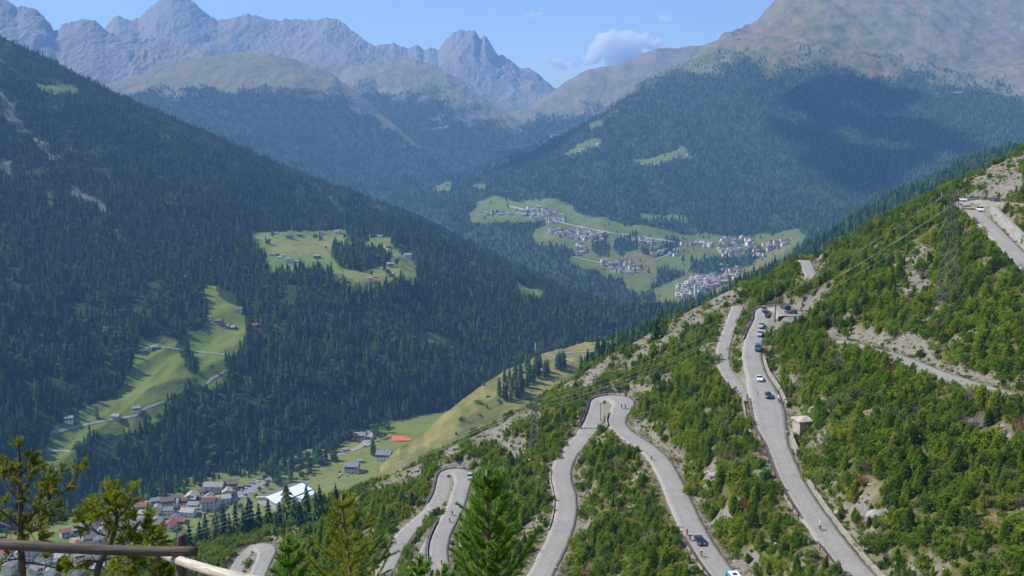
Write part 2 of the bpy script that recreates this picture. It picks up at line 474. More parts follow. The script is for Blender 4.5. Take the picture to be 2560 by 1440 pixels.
# ---- what grows where
MEADOW_A = [
    [(505, 720), (540, 712), (548, 745), (590, 775), (615, 800), (612, 860), (560, 905), (565, 945), (530, 965), (490, 960), (470, 945), (455, 900), (450, 875), (470, 850), (500, 840), (520, 800), (522, 760)],
    [(345, 880), (440, 868), (462, 940), (470, 965), (440, 985), (412, 1000), (420, 1045), (330, 1080), (240, 1075), (200, 1110), (180, 1140), (190, 1165), (115, 1165), (108, 1130), (130, 1080), (200, 1050), (290, 1010), (330, 950)],
    [(90, 214), (180, 214), (195, 225), (130, 231), (95, 224)],
    [(1055, 853), (1130, 853), (1132, 864), (1060, 864)], [(1290, 712), (1360, 732), (1350, 742), (1300, 726)],
    [(610, 570), (640, 585), (760, 590), (860, 585), (880, 610), (900, 595), (975, 600), (982, 622), (1010, 640), (1035, 650), (1040, 692), (1000, 682), (960, 692), (930, 707), (905, 717), (870, 692), (830, 682), (830, 665), (775, 652), (740, 657), (690, 657), (668, 667), (665, 650), (690, 640), (640, 610)]]
WOOD_A = [[(830, 622), (880, 617), (950, 632), (985, 642), (965, 660), (930, 672), (900, 682), (850, 672), (825, 642)],
          [(865, 592), (885, 582), (925, 587), (920, 612), (880, 614)],
          [(440, 880), (460, 875), (500, 950), (490, 975), (470, 960)]]
A_.paint(0, MEADOW_A, 1.0, 5, 3, 0.0, 14)
A_.paint(0, WOOD_A, 0.0, 4, 3, 0.8)
A_.paint(2, [[(640, 600), (860, 590), (860, 640), (700, 640)], [(840, 680), (1040, 660), (1040, 690), (900, 715)]], 0.45, 10, 9)
A_.paint(1, [[(0, 255), (60, 325), (90, 350), (150, 405), (165, 440), (120, 410), (60, 355), (0, 300)], [(0, 410), (30, 415), (28, 440), (0, 445)], [(180, 480), (260, 520), (290, 560), (240, 530), (180, 500)]], 0.3, 10, 9, 0.12)
gl = ridged((A_.X + 0.4 * A_.Y) / 210, (A_.Y - 0.2 * A_.X) / 900, 25, 3, 0.5)
gm = sstep(1.3, 1.6, gl) * sstep(0.15, 0.35, A_.t) * 0.7
A_.dens *= 1 - 0.75 * gm
A_.cover[..., 0] = np.maximum(A_.cover[..., 0], 0.55 * gm)
BM = [[(1170, 537), (1195, 515), (1240, 505), (1300, 512), (1360, 503), (1420, 510), (1440, 540), (1500, 560), (1560, 580), (1700, 602), (1860, 598), (1990, 575), (2015, 590), (1950, 640), (1880, 690), (1800, 745), (1640, 755), (1635, 722), (1690, 700), (1730, 682), (1690, 662), (1645, 655), (1640, 692), (1600, 722), (1560, 702), (1590, 692), (1530, 682), (1490, 667), (1420, 647), (1450, 632), (1430, 612), (1400, 607), (1330, 597), (1340, 577), (1380, 560), (1350, 547), (1310, 547), (1250, 547), (1180, 550)],
      [(1578, 405), (1640, 395), (1710, 374), (1727, 390), (1650, 416), (1630, 419), (1590, 411)], [(1413, 387), (1450, 370), (1500, 354), (1503, 365), (1440, 392)],
      [(1238, 366), (1270, 350), (1292, 344), (1292, 353), (1260, 374)], [(1368, 337), (1400, 325), (1440, 311), (1448, 320), (1400, 341), (1375, 351)],
      [(1178, 471), (1200, 461), (1228, 465), (1210, 478), (1190, 481)], [(1600, 552), (1680, 534), (1712, 545), (1717, 562), (1690, 552), (1620, 560)],
      [(1400, 302), (1442, 289), (1434, 303)], [(1080, 477), (1130, 464), (1122, 477)], [(1470, 320), (1505, 305), (1505, 316), (1480, 325)]]
B_.paint(0, BM, 1.0, 4, 5, 0.02, 14)
B_.paint(0, [[(1478, 605), (1512, 600), (1527, 642), (1500, 642), (1480, 627)], [(1538, 606), (1590, 600), (1597, 626), (1550, 642), (1533, 627)], [(1730, 648), (1870, 640), (1890, 660), (1800, 692), (1725, 682)], [(1600, 628), (1690, 622), (1690, 640), (1610, 640)], [(1660, 612), (1700, 612), (1690, 625)], [(1870, 620), (1920, 625), (1890, 655), (1860, 640)]], 0.0, 3, 5, 0.8)
B_.paint(2, [[(1380, 575), (1420, 600), (1350, 598)], [(1560, 640), (1640, 640), (1640, 690), (1580, 680)], [(1780, 700), (1900, 640), (2000, 590), (1990, 610), (1860, 700), (1790, 735)]], 0.6, 6, 9)
ln = np.interp(B_.px, [1010, 1300, 1400, 1500, 1600, 1730, 1850, 2050, 2250, 2350, 2450, 2560, 2800], [400, 370, 320, 275, 228, 182, 172, 180, 186, 204, 220, 235, 260])
tl = sstep(40, -34, B_.py - ln + 30 * fbm(B_.px / 90, B_.py / 40, 13, 5))
B_.dens *= (1 - tl) * (1 - 0.0)
pat = fbm(B_.px / 60, B_.py / 26, 15, 5)
B_.cover[..., 1] = np.maximum(B_.cover[..., 1], tl ** 2 * np.clip(0.15 + 0.6 * pat + 0.5 * fbm(B_.px / 14, B_.py / 9, 16, 3) + 0.4 * sstep(0.8, 1.0, B_.t) + 0.35 * sstep(2100, 2500, B_.px), 0, 1))
B_.cover[..., 2] = np.maximum(B_.cover[..., 2], tl * np.clip(0.5 - 0.9 * fbm(B_.px / 40, B_.py / 16, 18, 4), 0, 1))
B_.cover[..., 0] = np.maximum(B_.cover[..., 0], tl * 0.85)
ln = np.interp(E_.px, [150, 300, 400, 560, 740, 850, 950, 1050, 1250], [250, 240, 236, 226, 222, 248, 308, 386, 480])
tl = sstep(16, -14, E_.py - ln + 24 * fbm(E_.px / 80, E_.py / 30, 17, 4))
E_.dens *= 1 - tl
pat = fbm(E_.px / 50, E_.py / 18, 19, 5)
E_.cover[..., 2] = tl * np.clip(0.55 - 0.8 * pat, 0, 1)
E_.cover[..., 0] = tl * 0.95
E_.cover[..., 1] = tl * np.clip(-0.1 + 0.8 * pat + 0.6 * fbm(E_.px / 12, E_.py / 7, 22, 3), 0, 0.8)
tl = sstep(0.62, 0.85, F_.t + 0.15 * fbm(F_.px / 60, F_.py / 40, 27, 4))
F_.dens *= 1 - tl
F_.cover[..., 0] = tl * 0.6
F_.cover[..., 2] = tl * 0.5
F_.cover[..., 1] = tl * np.clip(0.3 + 0.8 * fbm(F_.px / 40, F_.py / 18, 29, 5) + 0.5 * sstep(1000, 850, F_.px), 0, 1)
F_.paint(0, [[(1058, 294), (1122, 284), (1092, 299)], [(1068, 321), (1122, 317), (1122, 323), (1070, 327)]], 1, 2, 3, 0)
tl = sstep(0.3, 0.55, D_.t + 0.15 * fbm(D_.px / 60, D_.py / 30, 37, 4))
D_.dens *= 1 - tl
D_.cover[..., 0] = tl * 0.6
D_.cover[..., 2] = tl * 0.6
D_.cover[..., 1] = tl * np.clip(0.35 + 0.8 * fbm(D_.px / 50, D_.py / 20, 39, 5) + 0.4 * sstep(0.8, 1, D_.t), 0, 1)
for f, k in ((G1_, 33), (G2_, 35), (C_, 36)):
    pat = fbm(f.px / 45, f.py / 25, k, 5)
    low = 1 - sstep(0.18, 0.5, f.t + 0.15 * pat)
    f.cover[..., 1] = np.clip(1 - 0.85 * low, 0, 1)
    f.cover[..., 2] = low * 0.7
    f.cover[..., 0] = 0.6
    f.dens *= 0
V_.cover[..., 0] = 1
fu, fv = V_.X * 0.86 + V_.Y * 0.5 + 9 * noise(V_.X / 70, V_.Y / 70, 7), V_.Y * 0.86 - V_.X * 0.5
cell = np.floor(fu / 62) * 13 + np.floor(fv / (34 + 9 * np.sin(np.floor(fu / 62) * 3.7)))
V_.cover[..., 2] = np.clip(0.55 * (np.abs(np.sin(cell * 12.9898) * 43758.5453) % 1.0) - 0.12, 0, 1) * 0.8
V_.Z += 0.25 * np.sin(fv / 3.1)
I_.cover[..., 0] = 0.8
I_.cover[..., 2] = np.clip(0.72 + 0.6 * fbm(I_.px / 60, I_.py / 40, 51, 4) - 0.6 * inpoly(I_.px, I_.py, [(1340, 1000), (1430, 930), (1480, 940), (1400, 985)]), 0, 1)
I_.dens *= 0
H_.cover[..., 2] = np.clip(fbm(H_.px / 70, H_.py / 50, 53, 4), 0, 1) * 0.3

M_FOREST = land_material('forest_floor_and_meadow', (0.028, 0.045, 0.018), (0.085, 0.15, 0.028), (0.24, 0.215, 0.075), (0.27, 0.25, 0.225), (0.40, 0.375, 0.34), 1.0)
M_ALPINE = land_material('alpine_slope', (0.03, 0.05, 0.022), (0.09, 0.14, 0.034), (0.205, 0.165, 0.065), (0.15, 0.125, 0.088), (0.255, 0.215, 0.158), 0.35, 6.0)
M_ROCK = land_material('mountain_rock', (0.06, 0.07, 0.04), (0.10, 0.105, 0.055), (0.14, 0.125, 0.075), (0.145, 0.125, 0.098), (0.30, 0.262, 0.21), 0.25, 12.0)
for f, m, nm, lb in ((V_, M_FOREST, 'valley_floor', 'green valley floor with the village'), (A_, M_FOREST, 'forested_mountain', 'dark spruce covered mountainside on the left'),
                     (B_, M_ALPINE, 'wooded_mountain', 'broad mountain on the right, wooded below and bare above'), (E_, M_ALPINE, 'grassy_dome', 'rounded grassy dome below the rocky skyline'),
                     (F_, M_ALPINE, 'wooded_spur', 'hazy wooded spur left of the pointed peak'), (D_, M_ALPINE, 'far_ridge', 'pale far ridge behind the clouded notch'),
                     (G1_, M_ROCK, 'rocky_ridge', 'brown rocky ridge at the upper left'), (G2_, M_ROCK, 'rocky_massif', 'grey rocky massif with the highest summit'),
                     (C_, M_ROCK, 'pointed_peak', 'pointed far peak in the centre of the skyline'), (H_, M_FOREST, 'wooded_ridge', 'forested ridge just beyond the near slope'),
                     (I_, M_FOREST, 'grassy_spur', 'dry grassy spur above the valley')):
    f.build(m, nm, lb)
print('landforms', time.time() - T0)
# ------------------------------------------------------------------ the near slope and its hairpin road
PA, PC = 0.5, -115.0
def on_plane(px, py):
    s, e = ray(px, py)
    d = PC / (e - PA * s)
    return Vector((s * d, d, e * d))
RIB = [(2800, 275), (2700, 318), (2560, 380), (2450, 432), (2350, 478), (2200, 556), (2020, 650), (1920, 697), (1840, 726), (1740, 777), (1640, 834), (1500, 908), (1400, 968), (1250, 1063), (1100, 1136), (1000, 1180), (900, 1222), (780, 1268), (620, 1318), (480, 1350), (400, 1368), (300, 1410), (150, 1475), (0, 1530)]
_rb = sorted([on_plane(*p) for p in RIB], key=lambda v: v.x)
RIBX, RIBY = np.array([v.x for v in _rb]), np.array([v.y for v in _rb])
HX = np.arange(-330, 345, 1.7)
HY = np.arange(-24, 545, 1.7)
GX, GY = np.meshgrid(HX, HY)

def hill_base(x, y):
    rib = np.interp(x, RIBX, RIBY)
    z = PA * x + PC
    z = z + 2.2 * fbm(x / 45, y / 60, 141, 4) * sstep(0, 30, np.abs(rib - y) + 8)
    z = z + 1.0 * ridged(x / 30, y / 16, 145, 3) * 0.6
    over = np.maximum(0, y - rib)
    z = z - 0.95 * over * over / (over + 12)
    # the crag under the viewpoint
    r = np.hypot(x * 0.75, y)
    prof = np.interp(r, [0, 2, 8, 11.5, 13, 20, 60, 190, 320, 800], [-1.75, -1.9, -5.25, -5.75, -7.2, -12.5, -39, -130, -240, -640])
    wob = 0.35 * fbm(x / 4, y / 4, 147, 4) * sstep(3, 12, r)
    return np.maximum(z, prof + wob)

ROADS = {}
class Road:
    def __init__(s, name, pts, w=7.0, smooth=16, wide=()):
        P = np.array([on_plane(*p) for p in pts])
        # densify with a Catmull-Rom spline, then even spacing and smoothed heights
        Q = np.vstack([2 * P[0] - P[1], P, 2 * P[-1] - P[-2]])
        out = []
        for i in range(1, len(Q) - 2):
            t = np.linspace(0, 1, 24, endpoint=False)[:, None]
            a, b, c, d = Q[i - 1], Q[i], Q[i + 1], Q[i + 2]
            out.append(0.5 * (2 * b + (c - a) * t + (2 * a - 5 * b + 4 * c - d) * t ** 2 + (3 * b - a - 3 * c + d) * t ** 3))
        C = np.vstack(out + [P[-1:]])
        L = np.concatenate([[0], np.cumsum(np.linalg.norm(np.diff(C, axis=0), axis=1))])
        n = max(8, int(L[-1] / 1.5))
        u = np.linspace(0, L[-1], n)
        C = np.stack([np.interp(u, L, C[:, k]) for k in range(3)], 1)
        for _ in range(smooth):
            C[1:-1, 2] = (C[:-2, 2] + C[2:, 2]) / 2 * 0.5 + C[1:-1, 2] * 0.5
            if _ < 8:
                C[1:-1, :2] = (C[:-2, :2] + C[2:, :2]) * 0.25 + C[1:-1, :2] * 0.5
        s.C = C
        T = np.gradient(C[:, :2], axis=0)
        T /= np.linalg.norm(T, axis=1)[:, None] + 1e-9
        s.T, s.N = T, np.stack([-T[:, 1], T[:, 0]], 1)
        s.W = np.full(n, float(w))
        s.px, s.py = project(C[:, 0], C[:, 1], C[:, 2])
        for (x, y, r, ww) in wide:
            s.W = np.maximum(s.W, ww - (ww - w) * np.clip((np.hypot(s.px - x, s.py - y) / r), 0, 1) ** 2)
        s.name = name
        ROADS[name] = s
    def idx(s, px, py):
        return int(np.argmin((s.px - px) ** 2 + (s.py - py) ** 2))
    def pt(s, i, off, dz=0.0):
        return Vector((s.C[i, 0] + s.N[i, 0] * off, s.C[i, 1] + s.N[i, 1] * off, s.C[i, 2] + dz))

r1 = Road('r1', [(2330, 1590), (2240, 1520), (2150, 1440), (2075, 1347), (2015, 1262), (1978, 1200), (1950, 1132), (1928, 1075), (1920, 1025), (1908, 980), (1893, 940), (1881, 900), (1881, 865), (1892, 832), (1907, 800), (1915, 778), (1925, 768), (1942, 768), (1960, 776), (1985, 790)], 6.2, 30, [(1920, 1020, 90, 9.5), (1965, 778, 60, 12)])
r1b = Road('r1b', [(1908, 1012), (1880, 1000), (1855, 980), (1832, 950), (1814, 925), (1806, 890), (1814, 850), (1828, 812), (1838, 785), (1845, 765)], 4.6, 16)
r2 = Road('r2', [(1925, 1580), (1860, 1500), (1800, 1428), (1765, 1380), (1725, 1310), (1695, 1242), (1668, 1182), (1640, 1140), (1600, 1108), (1565, 1085), (1543, 1063), (1545, 1040), (1560, 1012), (1556, 997), (1530, 992), (1504, 1000), (1493, 1028), (1480, 1062), (1458, 1092), (1430, 1125), (1408, 1160), (1404, 1200), (1415, 1240), (1414, 1290), (1395, 1350), (1370, 1400), (1342, 1455), (1300, 1540)], 6.3, 24, [(1535, 995, 45, 9)])
r4 = Road('r4', [(1120, 1540), (1115, 1470), (1103, 1430), (1096, 1395), (1098, 1355), (1115, 1312), (1138, 1270), (1150, 1230), (1160, 1198), (1150, 1180), (1128, 1178), (1113, 1195), (1108, 1225), (1096, 1252), (1074, 1282), (1042, 1308), (1008, 1343), (984, 1385), (955, 1440), (915, 1520)], 5.8, 24, [(1140, 1180, 30, 8)])
r4b = Road('r4b', [(1112, 1308), (1085, 1338), (1064, 1375), (1052, 1420), (1044, 1480)], 3.2, 10)
r5 = Road('r5', [(545, 1540), (570, 1470), (595, 1415), (620, 1380), (650, 1364), (668, 1374), (662, 1397), (648, 1427), (630, 1475), (600, 1540)], 6.2, 20, [(650, 1368, 30, 8)])
r6 = Road('r6', [(2090, 852), (2140, 862), (2185, 876), (2250, 893), (2330, 926), (2400, 950), (2470, 970), (2560, 1000), (2720, 1050)], 4.6, 20)
r7 = Road('r7', [(2760, 840), (2640, 722), (2560, 655), (2510, 605), (2470, 563), (2436, 530), (2418, 512), (2430, 500), (2465, 500), (2520, 506), (2620, 516)], 6.2, 20, [(2425, 506, 25, 10)])
r8 = Road('r8', [(2011, 651), (2020, 668), (2028, 688), (2033, 702)], 4.8, 6)
RALL = np.vstack([np.column_stack([r.C, r.W]) for r in ROADS.values()])
kd = KDTree(len(RALL))
for i, c in enumerate(RALL):
    kd.insert((c[0], c[1], 0), i)
kd.balance()

GZ = hill_base(GX, GY)
gx, gy, gz = GX.ravel(), GY.ravel(), GZ.ravel().copy()
RD = np.full(len(gx), 99.0)        # distance beyond the road edge
RZ = np.zeros(len(gx))
cand = np.zeros(GX.shape, bool)
ci = np.clip(((RALL[:, 0] - HX[0]) / 1.7).astype(int), 0, len(HX) - 1)
cj = np.clip(((RALL[:, 1] - HY[0]) / 1.7).astype(int), 0, len(HY) - 1)
for a in range(-14, 15):
    for b in range(-14, 15):
        cand[np.clip(cj + a, 0, len(HY) - 1), np.clip(ci + b, 0, len(HX) - 1)] = True
ids = np.nonzero(cand.ravel())[0]
for k0 in range(0, len(ids), 4000):
    k = ids[k0:k0 + 4000]
    d = np.hypot(gx[k, None] - RALL[None, :, 0], gy[k, None] - RALL[None, :, 1])
    e = d - RALL[None, :, 3] / 2
    RD[k] = e.min(1)
    w = 1 / np.maximum(d, 0.4) ** 5
    RZ[k] = (w * RALL[None, :, 2]).sum(1) / w.sum(1)
near = RD < 22
dif = gz - RZ
bw = 2.5 + np.abs(dif) * np.where(dif > 0, 0.75, 1.1)
wt = sstep(1.9, 1.9 + bw, RD)
gz = np.where(near, (RZ - 0.14) * (1 - wt) + gz * wt, gz)
GZ = gz.reshape(GX.shape)
HRD, HUP = RD.reshape(GX.shape), (dif > 0).reshape(GX.shape)
HPX, HPY = project(GX, np.maximum(GY, 1), GZ)
ribd = np.interp(GX, RIBX, RIBY) - GY

SCREE = [[(1870, 690), (1780, 735), (1600, 845), (1430, 950), (1300, 1030), (1150, 1108), (950, 1200), (860, 1242), (900, 1240), (1000, 1212), (1200, 1125), (1360, 1035), (1500, 955), (1640, 885), (1760, 805), (1850, 745)]]
BARE = [[(1560, 985), (1600, 955), (1680, 930), (1700, 945), (1650, 985), (1600, 1000)], [(1585, 1040), (1640, 1070), (1690, 1120), (1720, 1160), (1690, 1180), (1640, 1120), (1570, 1080)],
        [(2120, 810), (2200, 830), (2290, 830), (2330, 850), (2350, 900), (2560, 960), (2560, 995), (2400, 945), (2250, 888), (2180, 870)],
        [(2440, 515), (2500, 520), (2520, 590), (2560, 640), (2560, 660), (2500, 590)], [(2440, 440), (2560, 380), (2560, 480), (2480, 500), (2420, 500)],
        [(1955, 760), (2000, 745), (2090, 715), (2070, 740), (2010, 790), (1970, 795)], [(2250, 640), (2300, 600), (2340, 640), (2330, 720), (2260, 730)],
        [(2160, 800), (2150, 700), (2170, 780)], [(1060, 1160), (1200, 1150), (1230, 1155), (1170, 1180)], [(2380, 1050), (2450, 1050), (2540, 1080), (2560, 1110), (2500, 1110), (2400, 1075)],
        [(2160, 1270), (2210, 1265), (2230, 1310), (2180, 1310)], [(2090, 1270), (2120, 1262), (2120, 1300)], [(2150, 1350), (2240, 1400), (2380, 1400), (2380, 1440), (2290, 1440)],
        [(1240, 1110), (1290, 1090), (1320, 1120), (1310, 1160), (1260, 1150)], [(1880, 1130), (1930, 1140), (1940, 1200), (1900, 1190)], [(1760, 1190), (1800, 1150), (1805, 1175), (1770, 1210)], [(1880, 960), (1830, 960), (1870, 1030), (1890, 1060)]]
DRYG = [[(2400, 470), (2440, 430), (2560, 390), (2540, 420), (2450, 470)], [(2440, 640), (2490, 650), (2560, 700), (2500, 700)], [(2200, 680), (2330, 560), (2350, 575), (2240, 680)], [(1960, 720), (2060, 660), (2080, 665), (1990, 720)]]
wob = 12 * fbm(GX / 7, GY / 7, 151, 4)
qx, qy = HPX + wob, HPY + wob * 0.7
m_scree = np.zeros(GX.shape)
for p in SCREE:
    m_scree[inpoly(qx, qy, p) & (fbm(GX / 12, GY / 45, 158, 4) > -0.12)] = 1
m_bare = np.zeros(GX.shape)
for p in BARE:
    m_bare[inpoly(qx, qy, p)] = 1
m_dry = np.zeros(GX.shape)
for p in DRYG:
    m_dry[inpoly(qx, qy, p)] = 1
patch = fbm(GX / 16, GY / 12, 153, 5)
m_cut = (HRD < 4.0 + 4 * np.clip(patch, -0.4, 1)) * (HRD > -9) * HUP * 1.0
HCOV = np.zeros(GX.shape + (4,))
HCOV[..., 3] = 1
HCOV[..., 1] = np.clip(np.maximum.reduce([m_scree * (0.75 + 0.5 * fbm(GX / 9, GY / 30, 155, 3)), m_bare * 0.9, m_cut * (0.65 + 0.6 * patch), (HRD < 1.5) * 0.75, sstep(0.55, 0.75, patch) * 0.9]), 0, 1)
HCOV[..., 2] = np.clip(np.maximum.reduce([m_dry * 0.9, sstep(0.15, 0.6, patch) * 0.5, (HRD > 0.4) * (HRD < 3) * 0.5]), 0, 1)
HCOV[..., 0] = np.clip(0.45 + 0.5 * fbm(GX / 25, GY / 25, 157, 4), 0, 1)
GZ += (m_scree + m_bare + m_cut > 0) * (HRD > 1.9) * (0.35 * fbm(GX / 3.2, GY / 3.2, 159, 3))
me = mesh_np('hillside', np.stack([GX, GY, GZ], -1).reshape(-1, 3), grid_faces(*GX.shape), True)
set_attr(me, 'cover', 'FLOAT_COLOR', HCOV.reshape(-1, 4))
M_HILL = land_material('mountainside_soil', (0.06, 0.062, 0.025), (0.10, 0.12, 0.03), (0.235, 0.195, 0.085), (0.145, 0.13, 0.112), (0.26, 0.242, 0.22), 6.0, 0.5)
tag(link('hillside', me, M_HILL), 'near mountainside of pines, scree and hairpin bends', None, None, 'structure')

def hz(x, y):
    fx, fy = (np.asarray(x) - HX[0]) / 1.7, (np.asarray(y) - HY[0]) / 1.7
    i, j = np.clip(fx.astype(int), 0, len(HX) - 2), np.clip(fy.astype(int), 0, len(HY) - 2)
    a, b = fx - i, fy - j
    return (GZ[j, i] * (1 - a) + GZ[j, i + 1] * a) * (1 - b) + (GZ[j + 1, i] * (1 - a) + GZ[j + 1, i + 1] * a) * b
def hsample(M, x, y):
    i, j = np.clip(((x - HX[0]) / 1.7 + 0.5).astype(int), 0, len(HX) - 1), np.clip(((y - HY[0]) / 1.7 + 0.5).astype(int), 0, len(HY) - 1)
    return M[j, i]
def hill_hit(px, py, y0=90):
    s, e = ray(px, py)
    y = np.arange(y0, 540, 0.5)
    g = hz(s * y, y) - e * y
    k = np.argmax(g >= 0)
    if g[k] < 0:
        return None
    return Vector((s * y[k], y[k], e * y[k]))
def ground(px, py, forms=None):
    """the first ground that the line of sight meets"""
    best = hill_hit(px, py) if forms is None else None
    for f in (forms or (I_, H_, V_, A_, B_)):
        h = f.hit(px, py)
        if h and (best is None or h.y < best.y):
            best = h
    return best

# asphalt
t = NT('worn_asphalt')
p = t.coord()
n1, n2, n3 = t.noise(p, 0.12, 5, 0.6), t.noise(p, 1.1, 6, 0.7), t.noise(p, 9, 3, 0.6)
c = t.ramp(n1, [(0.3, (0.235, 0.227, 0.213)), (0.7, (0.295, 0.284, 0.266))])
c = t.mix(0.32, c, t.ramp(n2, [(0.3, (0.175, 0.171, 0.164)), (0.7, (0.34, 0.331, 0.314))]))
vo = t.n('TexVoronoi', feature='DISTANCE_TO_EDGE')
vo.inputs['Scale'].default_value = 0.35
mp = t.n('VectorMath', operation='ADD')
nz = t.n('TexNoise')
nz.inputs['Scale'].default_value = 0.5
t.l(p, nz.inputs['Vector'])
sc_ = t.n('VectorMath', operation='SCALE')
sc_.inputs['Scale'].default_value = 3.0
t.l(nz.outputs['Color'], sc_.inputs[0])
t.l(p, mp.inputs[0])
t.l(sc_.outputs[0], mp.inputs[1])
t.l(mp.outputs[0], vo.inputs['Vector'])
crack = t.ramp(vo.outputs['Distance'], [(0.0, (1, 1, 1)), (0.035, (0, 0, 0))])
c = t.mix(t.math('MULTIPLY', crack, 0.22), c, (0.09, 0.09, 0.09))
dk = t.ramp(t.noise(p, 0.22, 4, 0.6, 0.6), [(0.62, (0, 0, 0)), (0.72, (1, 1, 1))])
c = t.mix(t.math('MULTIPLY', dk, 0.35), c, (0.11, 0.11, 0.112))
ln_ = t.n('Attribute', attribute_name='lane')
sx = t.n('SeparateXYZ')
t.l(ln_.outputs['Vector'], sx.inputs[0])
ax_ = t.math('ABSOLUTE', sx.outputs[0])
wheel = t.ramp(t.math('ABSOLUTE', t.math('SUBTRACT', ax_, 1.35)), [(0.0, (1, 1, 1)), (0.55, (0, 0, 0))])
c = t.mix(t.math('MULTIPLY', wheel, t.math('MULTIPLY', n1, 0.32)), c, (0.13, 0.13, 0.13))
mpl = t.n('Mapping')
mpl.inputs['Scale'].default_value = (0.12, 0.9, 1)
t.l(ln_.outputs['Vector'], mpl.inputs['Vector'])
tr_ = t.ramp(t.noise(mpl.outputs[0], 1.0, 3, 0.6), [(0.485, (0, 0, 0)), (0.5, (1, 1, 1)), (0.515, (0, 0, 0))])
c = t.mix(t.math('MULTIPLY', tr_, 0.25), c, (0.08, 0.08, 0.08))
edge = t.ramp(t.math('ADD', t.math('MULTIPLY', ax_, 0.333), t.math('MULTIPLY', t.math('SUBTRACT', n2, 0.5), 0.45)), [(0.82, (0, 0, 0)), (1.0, (1, 1, 1))])
c = t.mix(t.math('MULTIPLY', edge, 0.55), c, (0.30, 0.265, 0.205))
t.base(c, 0.9, 0.2)
t.bump(n3, 0.3, 0.02)
M_ASPH = t.m

def road_mesh(r, name, label):
    n = len(r.C)
    us = np.array([-1.001, -1, -.667, -.333, 0, .333, .667, 1, 1.001])
    ed = 0.25 * fbm(np.arange(n) / 4.0, np.zeros(n), 161, 3)
    ed2 = 0.25 * fbm(np.arange(n) / 4.0, np.ones(n) * 9, 163, 3)
    V = []
    th = np.unwrap(np.arctan2(r.T[:, 1], r.T[:, 0]))
    kap = np.gradient(th) / 1.5
    for u in us:
        hw = r.W / 2 + (ed if u > 0 else ed2) * abs(u)
        inner = (np.sign(kap) == np.sign(u))
        hw = np.where(inner, np.minimum(hw, 0.85 / np.maximum(np.abs(kap), 1e-3)), hw)
        # where a bend doubles back, each limb keeps to its own side
        sg = np.sign(u) if u else 1.0
        D = r.C[None, :, :2] - r.C[:, None, :2]
        dd = np.linalg.norm(D, axis=2)
        co = (D * (r.N * sg)[:, None, :]).sum(2) / np.maximum(dd, 1e-6)
        far = (np.abs(np.arange(n)[:, None] - np.arange(n)[None, :]) > 7) & (co > 0.5)
        lim = np.where(far, dd / 2 / np.maximum(co, 0.5) - 0.12, 99).min(1)
        hw = np.maximum(0.3, np.minimum(hw, lim))
        V.append(np.column_stack([r.C[:, 0] + r.N[:, 0] * hw * u, r.C[:, 1] + r.N[:, 1] * hw * u, r.C[:, 2] + 0.06 * (1 - u * u) + r.zoff - (1.3 if abs(u) > 1 else 0)]))
    V = np.stack(V, 1).reshape(-1, 3)
    me = mesh_np(name, V, grid_faces(n, 9), False)
    set_attr(me, 'lane', 'FLOAT_VECTOR', np.stack([np.tile(us, n) * 3.0, np.repeat(np.arange(n) * 1.5, 9), np.zeros(n * 9)], 1))
    return tag(link(name, me, M_ASPH), label, None, None, 'structure')
for k, (r, nm, lb) in enumerate(((r1, 'road', 'hairpin road with the queue of cars'), (r1b, 'road', 'lower branch joining the queue road'), (r2, 'road', 'road with the hairpin in the middle of the slope'),
                (r4, 'road', 'hairpin road below the pale stone parapet'), (r4b, 'road', 'narrow track below the parapet'), (r5, 'road', 'lowest hairpin near the fence'), (r6, 'road', 'road crossing the rocky cut on the right'),
                (r7, 'road', 'upper bend at the top right'), (r8, 'road', 'short stretch of road on the skyline of the slope'))):
    r.zoff = 0.004 * k
    road_mesh(r, nm, lb)
print('hill', time.time() - T0)
# ------------------------------------------------------------------ trees: prototypes
def leaf_material(name, stops, trans=0.25, rough=0.75):
    t = NT(name)
    oi = t.n('ObjectInfo')
    c = t.ramp(oi.outputs['Random'], stops)
    f = t.noise(t.ocoord(), 2.2, 3, 0.6)
    c = t.mix(0.55, c, t.mix(1.0, c, t.ramp(f, [(0.3, (0.55, 0.6, 0.5)), (0.7, (1.45, 1.35, 1.2))]), 'MULTIPLY'))
    t.base(c, rough, 0.15)
    tr = t.n('BsdfTranslucent')
    t.l(c, tr.inputs[0])
    ms = t.n('MixShader')
    ms.inputs[0].default_value = trans
    t.l(t.b.outputs[0], ms.inputs[1])
    t.l(tr.outputs[0], ms.inputs[2])
    t.l(ms.outputs[0], t.out.inputs['Surface'])
    return t.m
M_SPRUCE = leaf_material('spruce_needles', [(0.0, (0.012, 0.042, 0.018)), (0.4, (0.027, 0.078, 0.022)), (0.75, (0.068, 0.15, 0.032)), (0.93, (0.11, 0.185, 0.045)), (1.0, (0.13, 0.18, 0.05))], 0.25)
M_BROAD = leaf_material('broad_leaves', [(0.0, (0.055, 0.12, 0.03)), (0.6, (0.085, 0.155, 0.04)), (1.0, (0.13, 0.165, 0.045))], 0.35)
M_DWARF = leaf_material('mountain_pine_needles', [(0.0, (0.10, 0.18, 0.015)), (0.3, (0.175, 0.285, 0.018)), (0.65, (0.25, 0.365, 0.024)), (0.92, (0.34, 0.41, 0.03)), (1.0, (0.37, 0.40, 0.04))], 0.48)
M_DEAD = leaf_material('dead_twigs', [(0.0, (0.17, 0.145, 0.125)), (0.6, (0.20, 0.17, 0.15)), (0.85, (0.24, 0.115, 0.06)), (1.0, (0.27, 0.11, 0.05))], 0.05)
t = NT('bark')
f = t.noise(t.ocoord(), 6, 5, 0.7)
M_BARK = t.base(t.ramp(f, [(0.3, (0.06, 0.045, 0.035)), (0.7, (0.17, 0.135, 0.11))]), 0.9, 0.1)

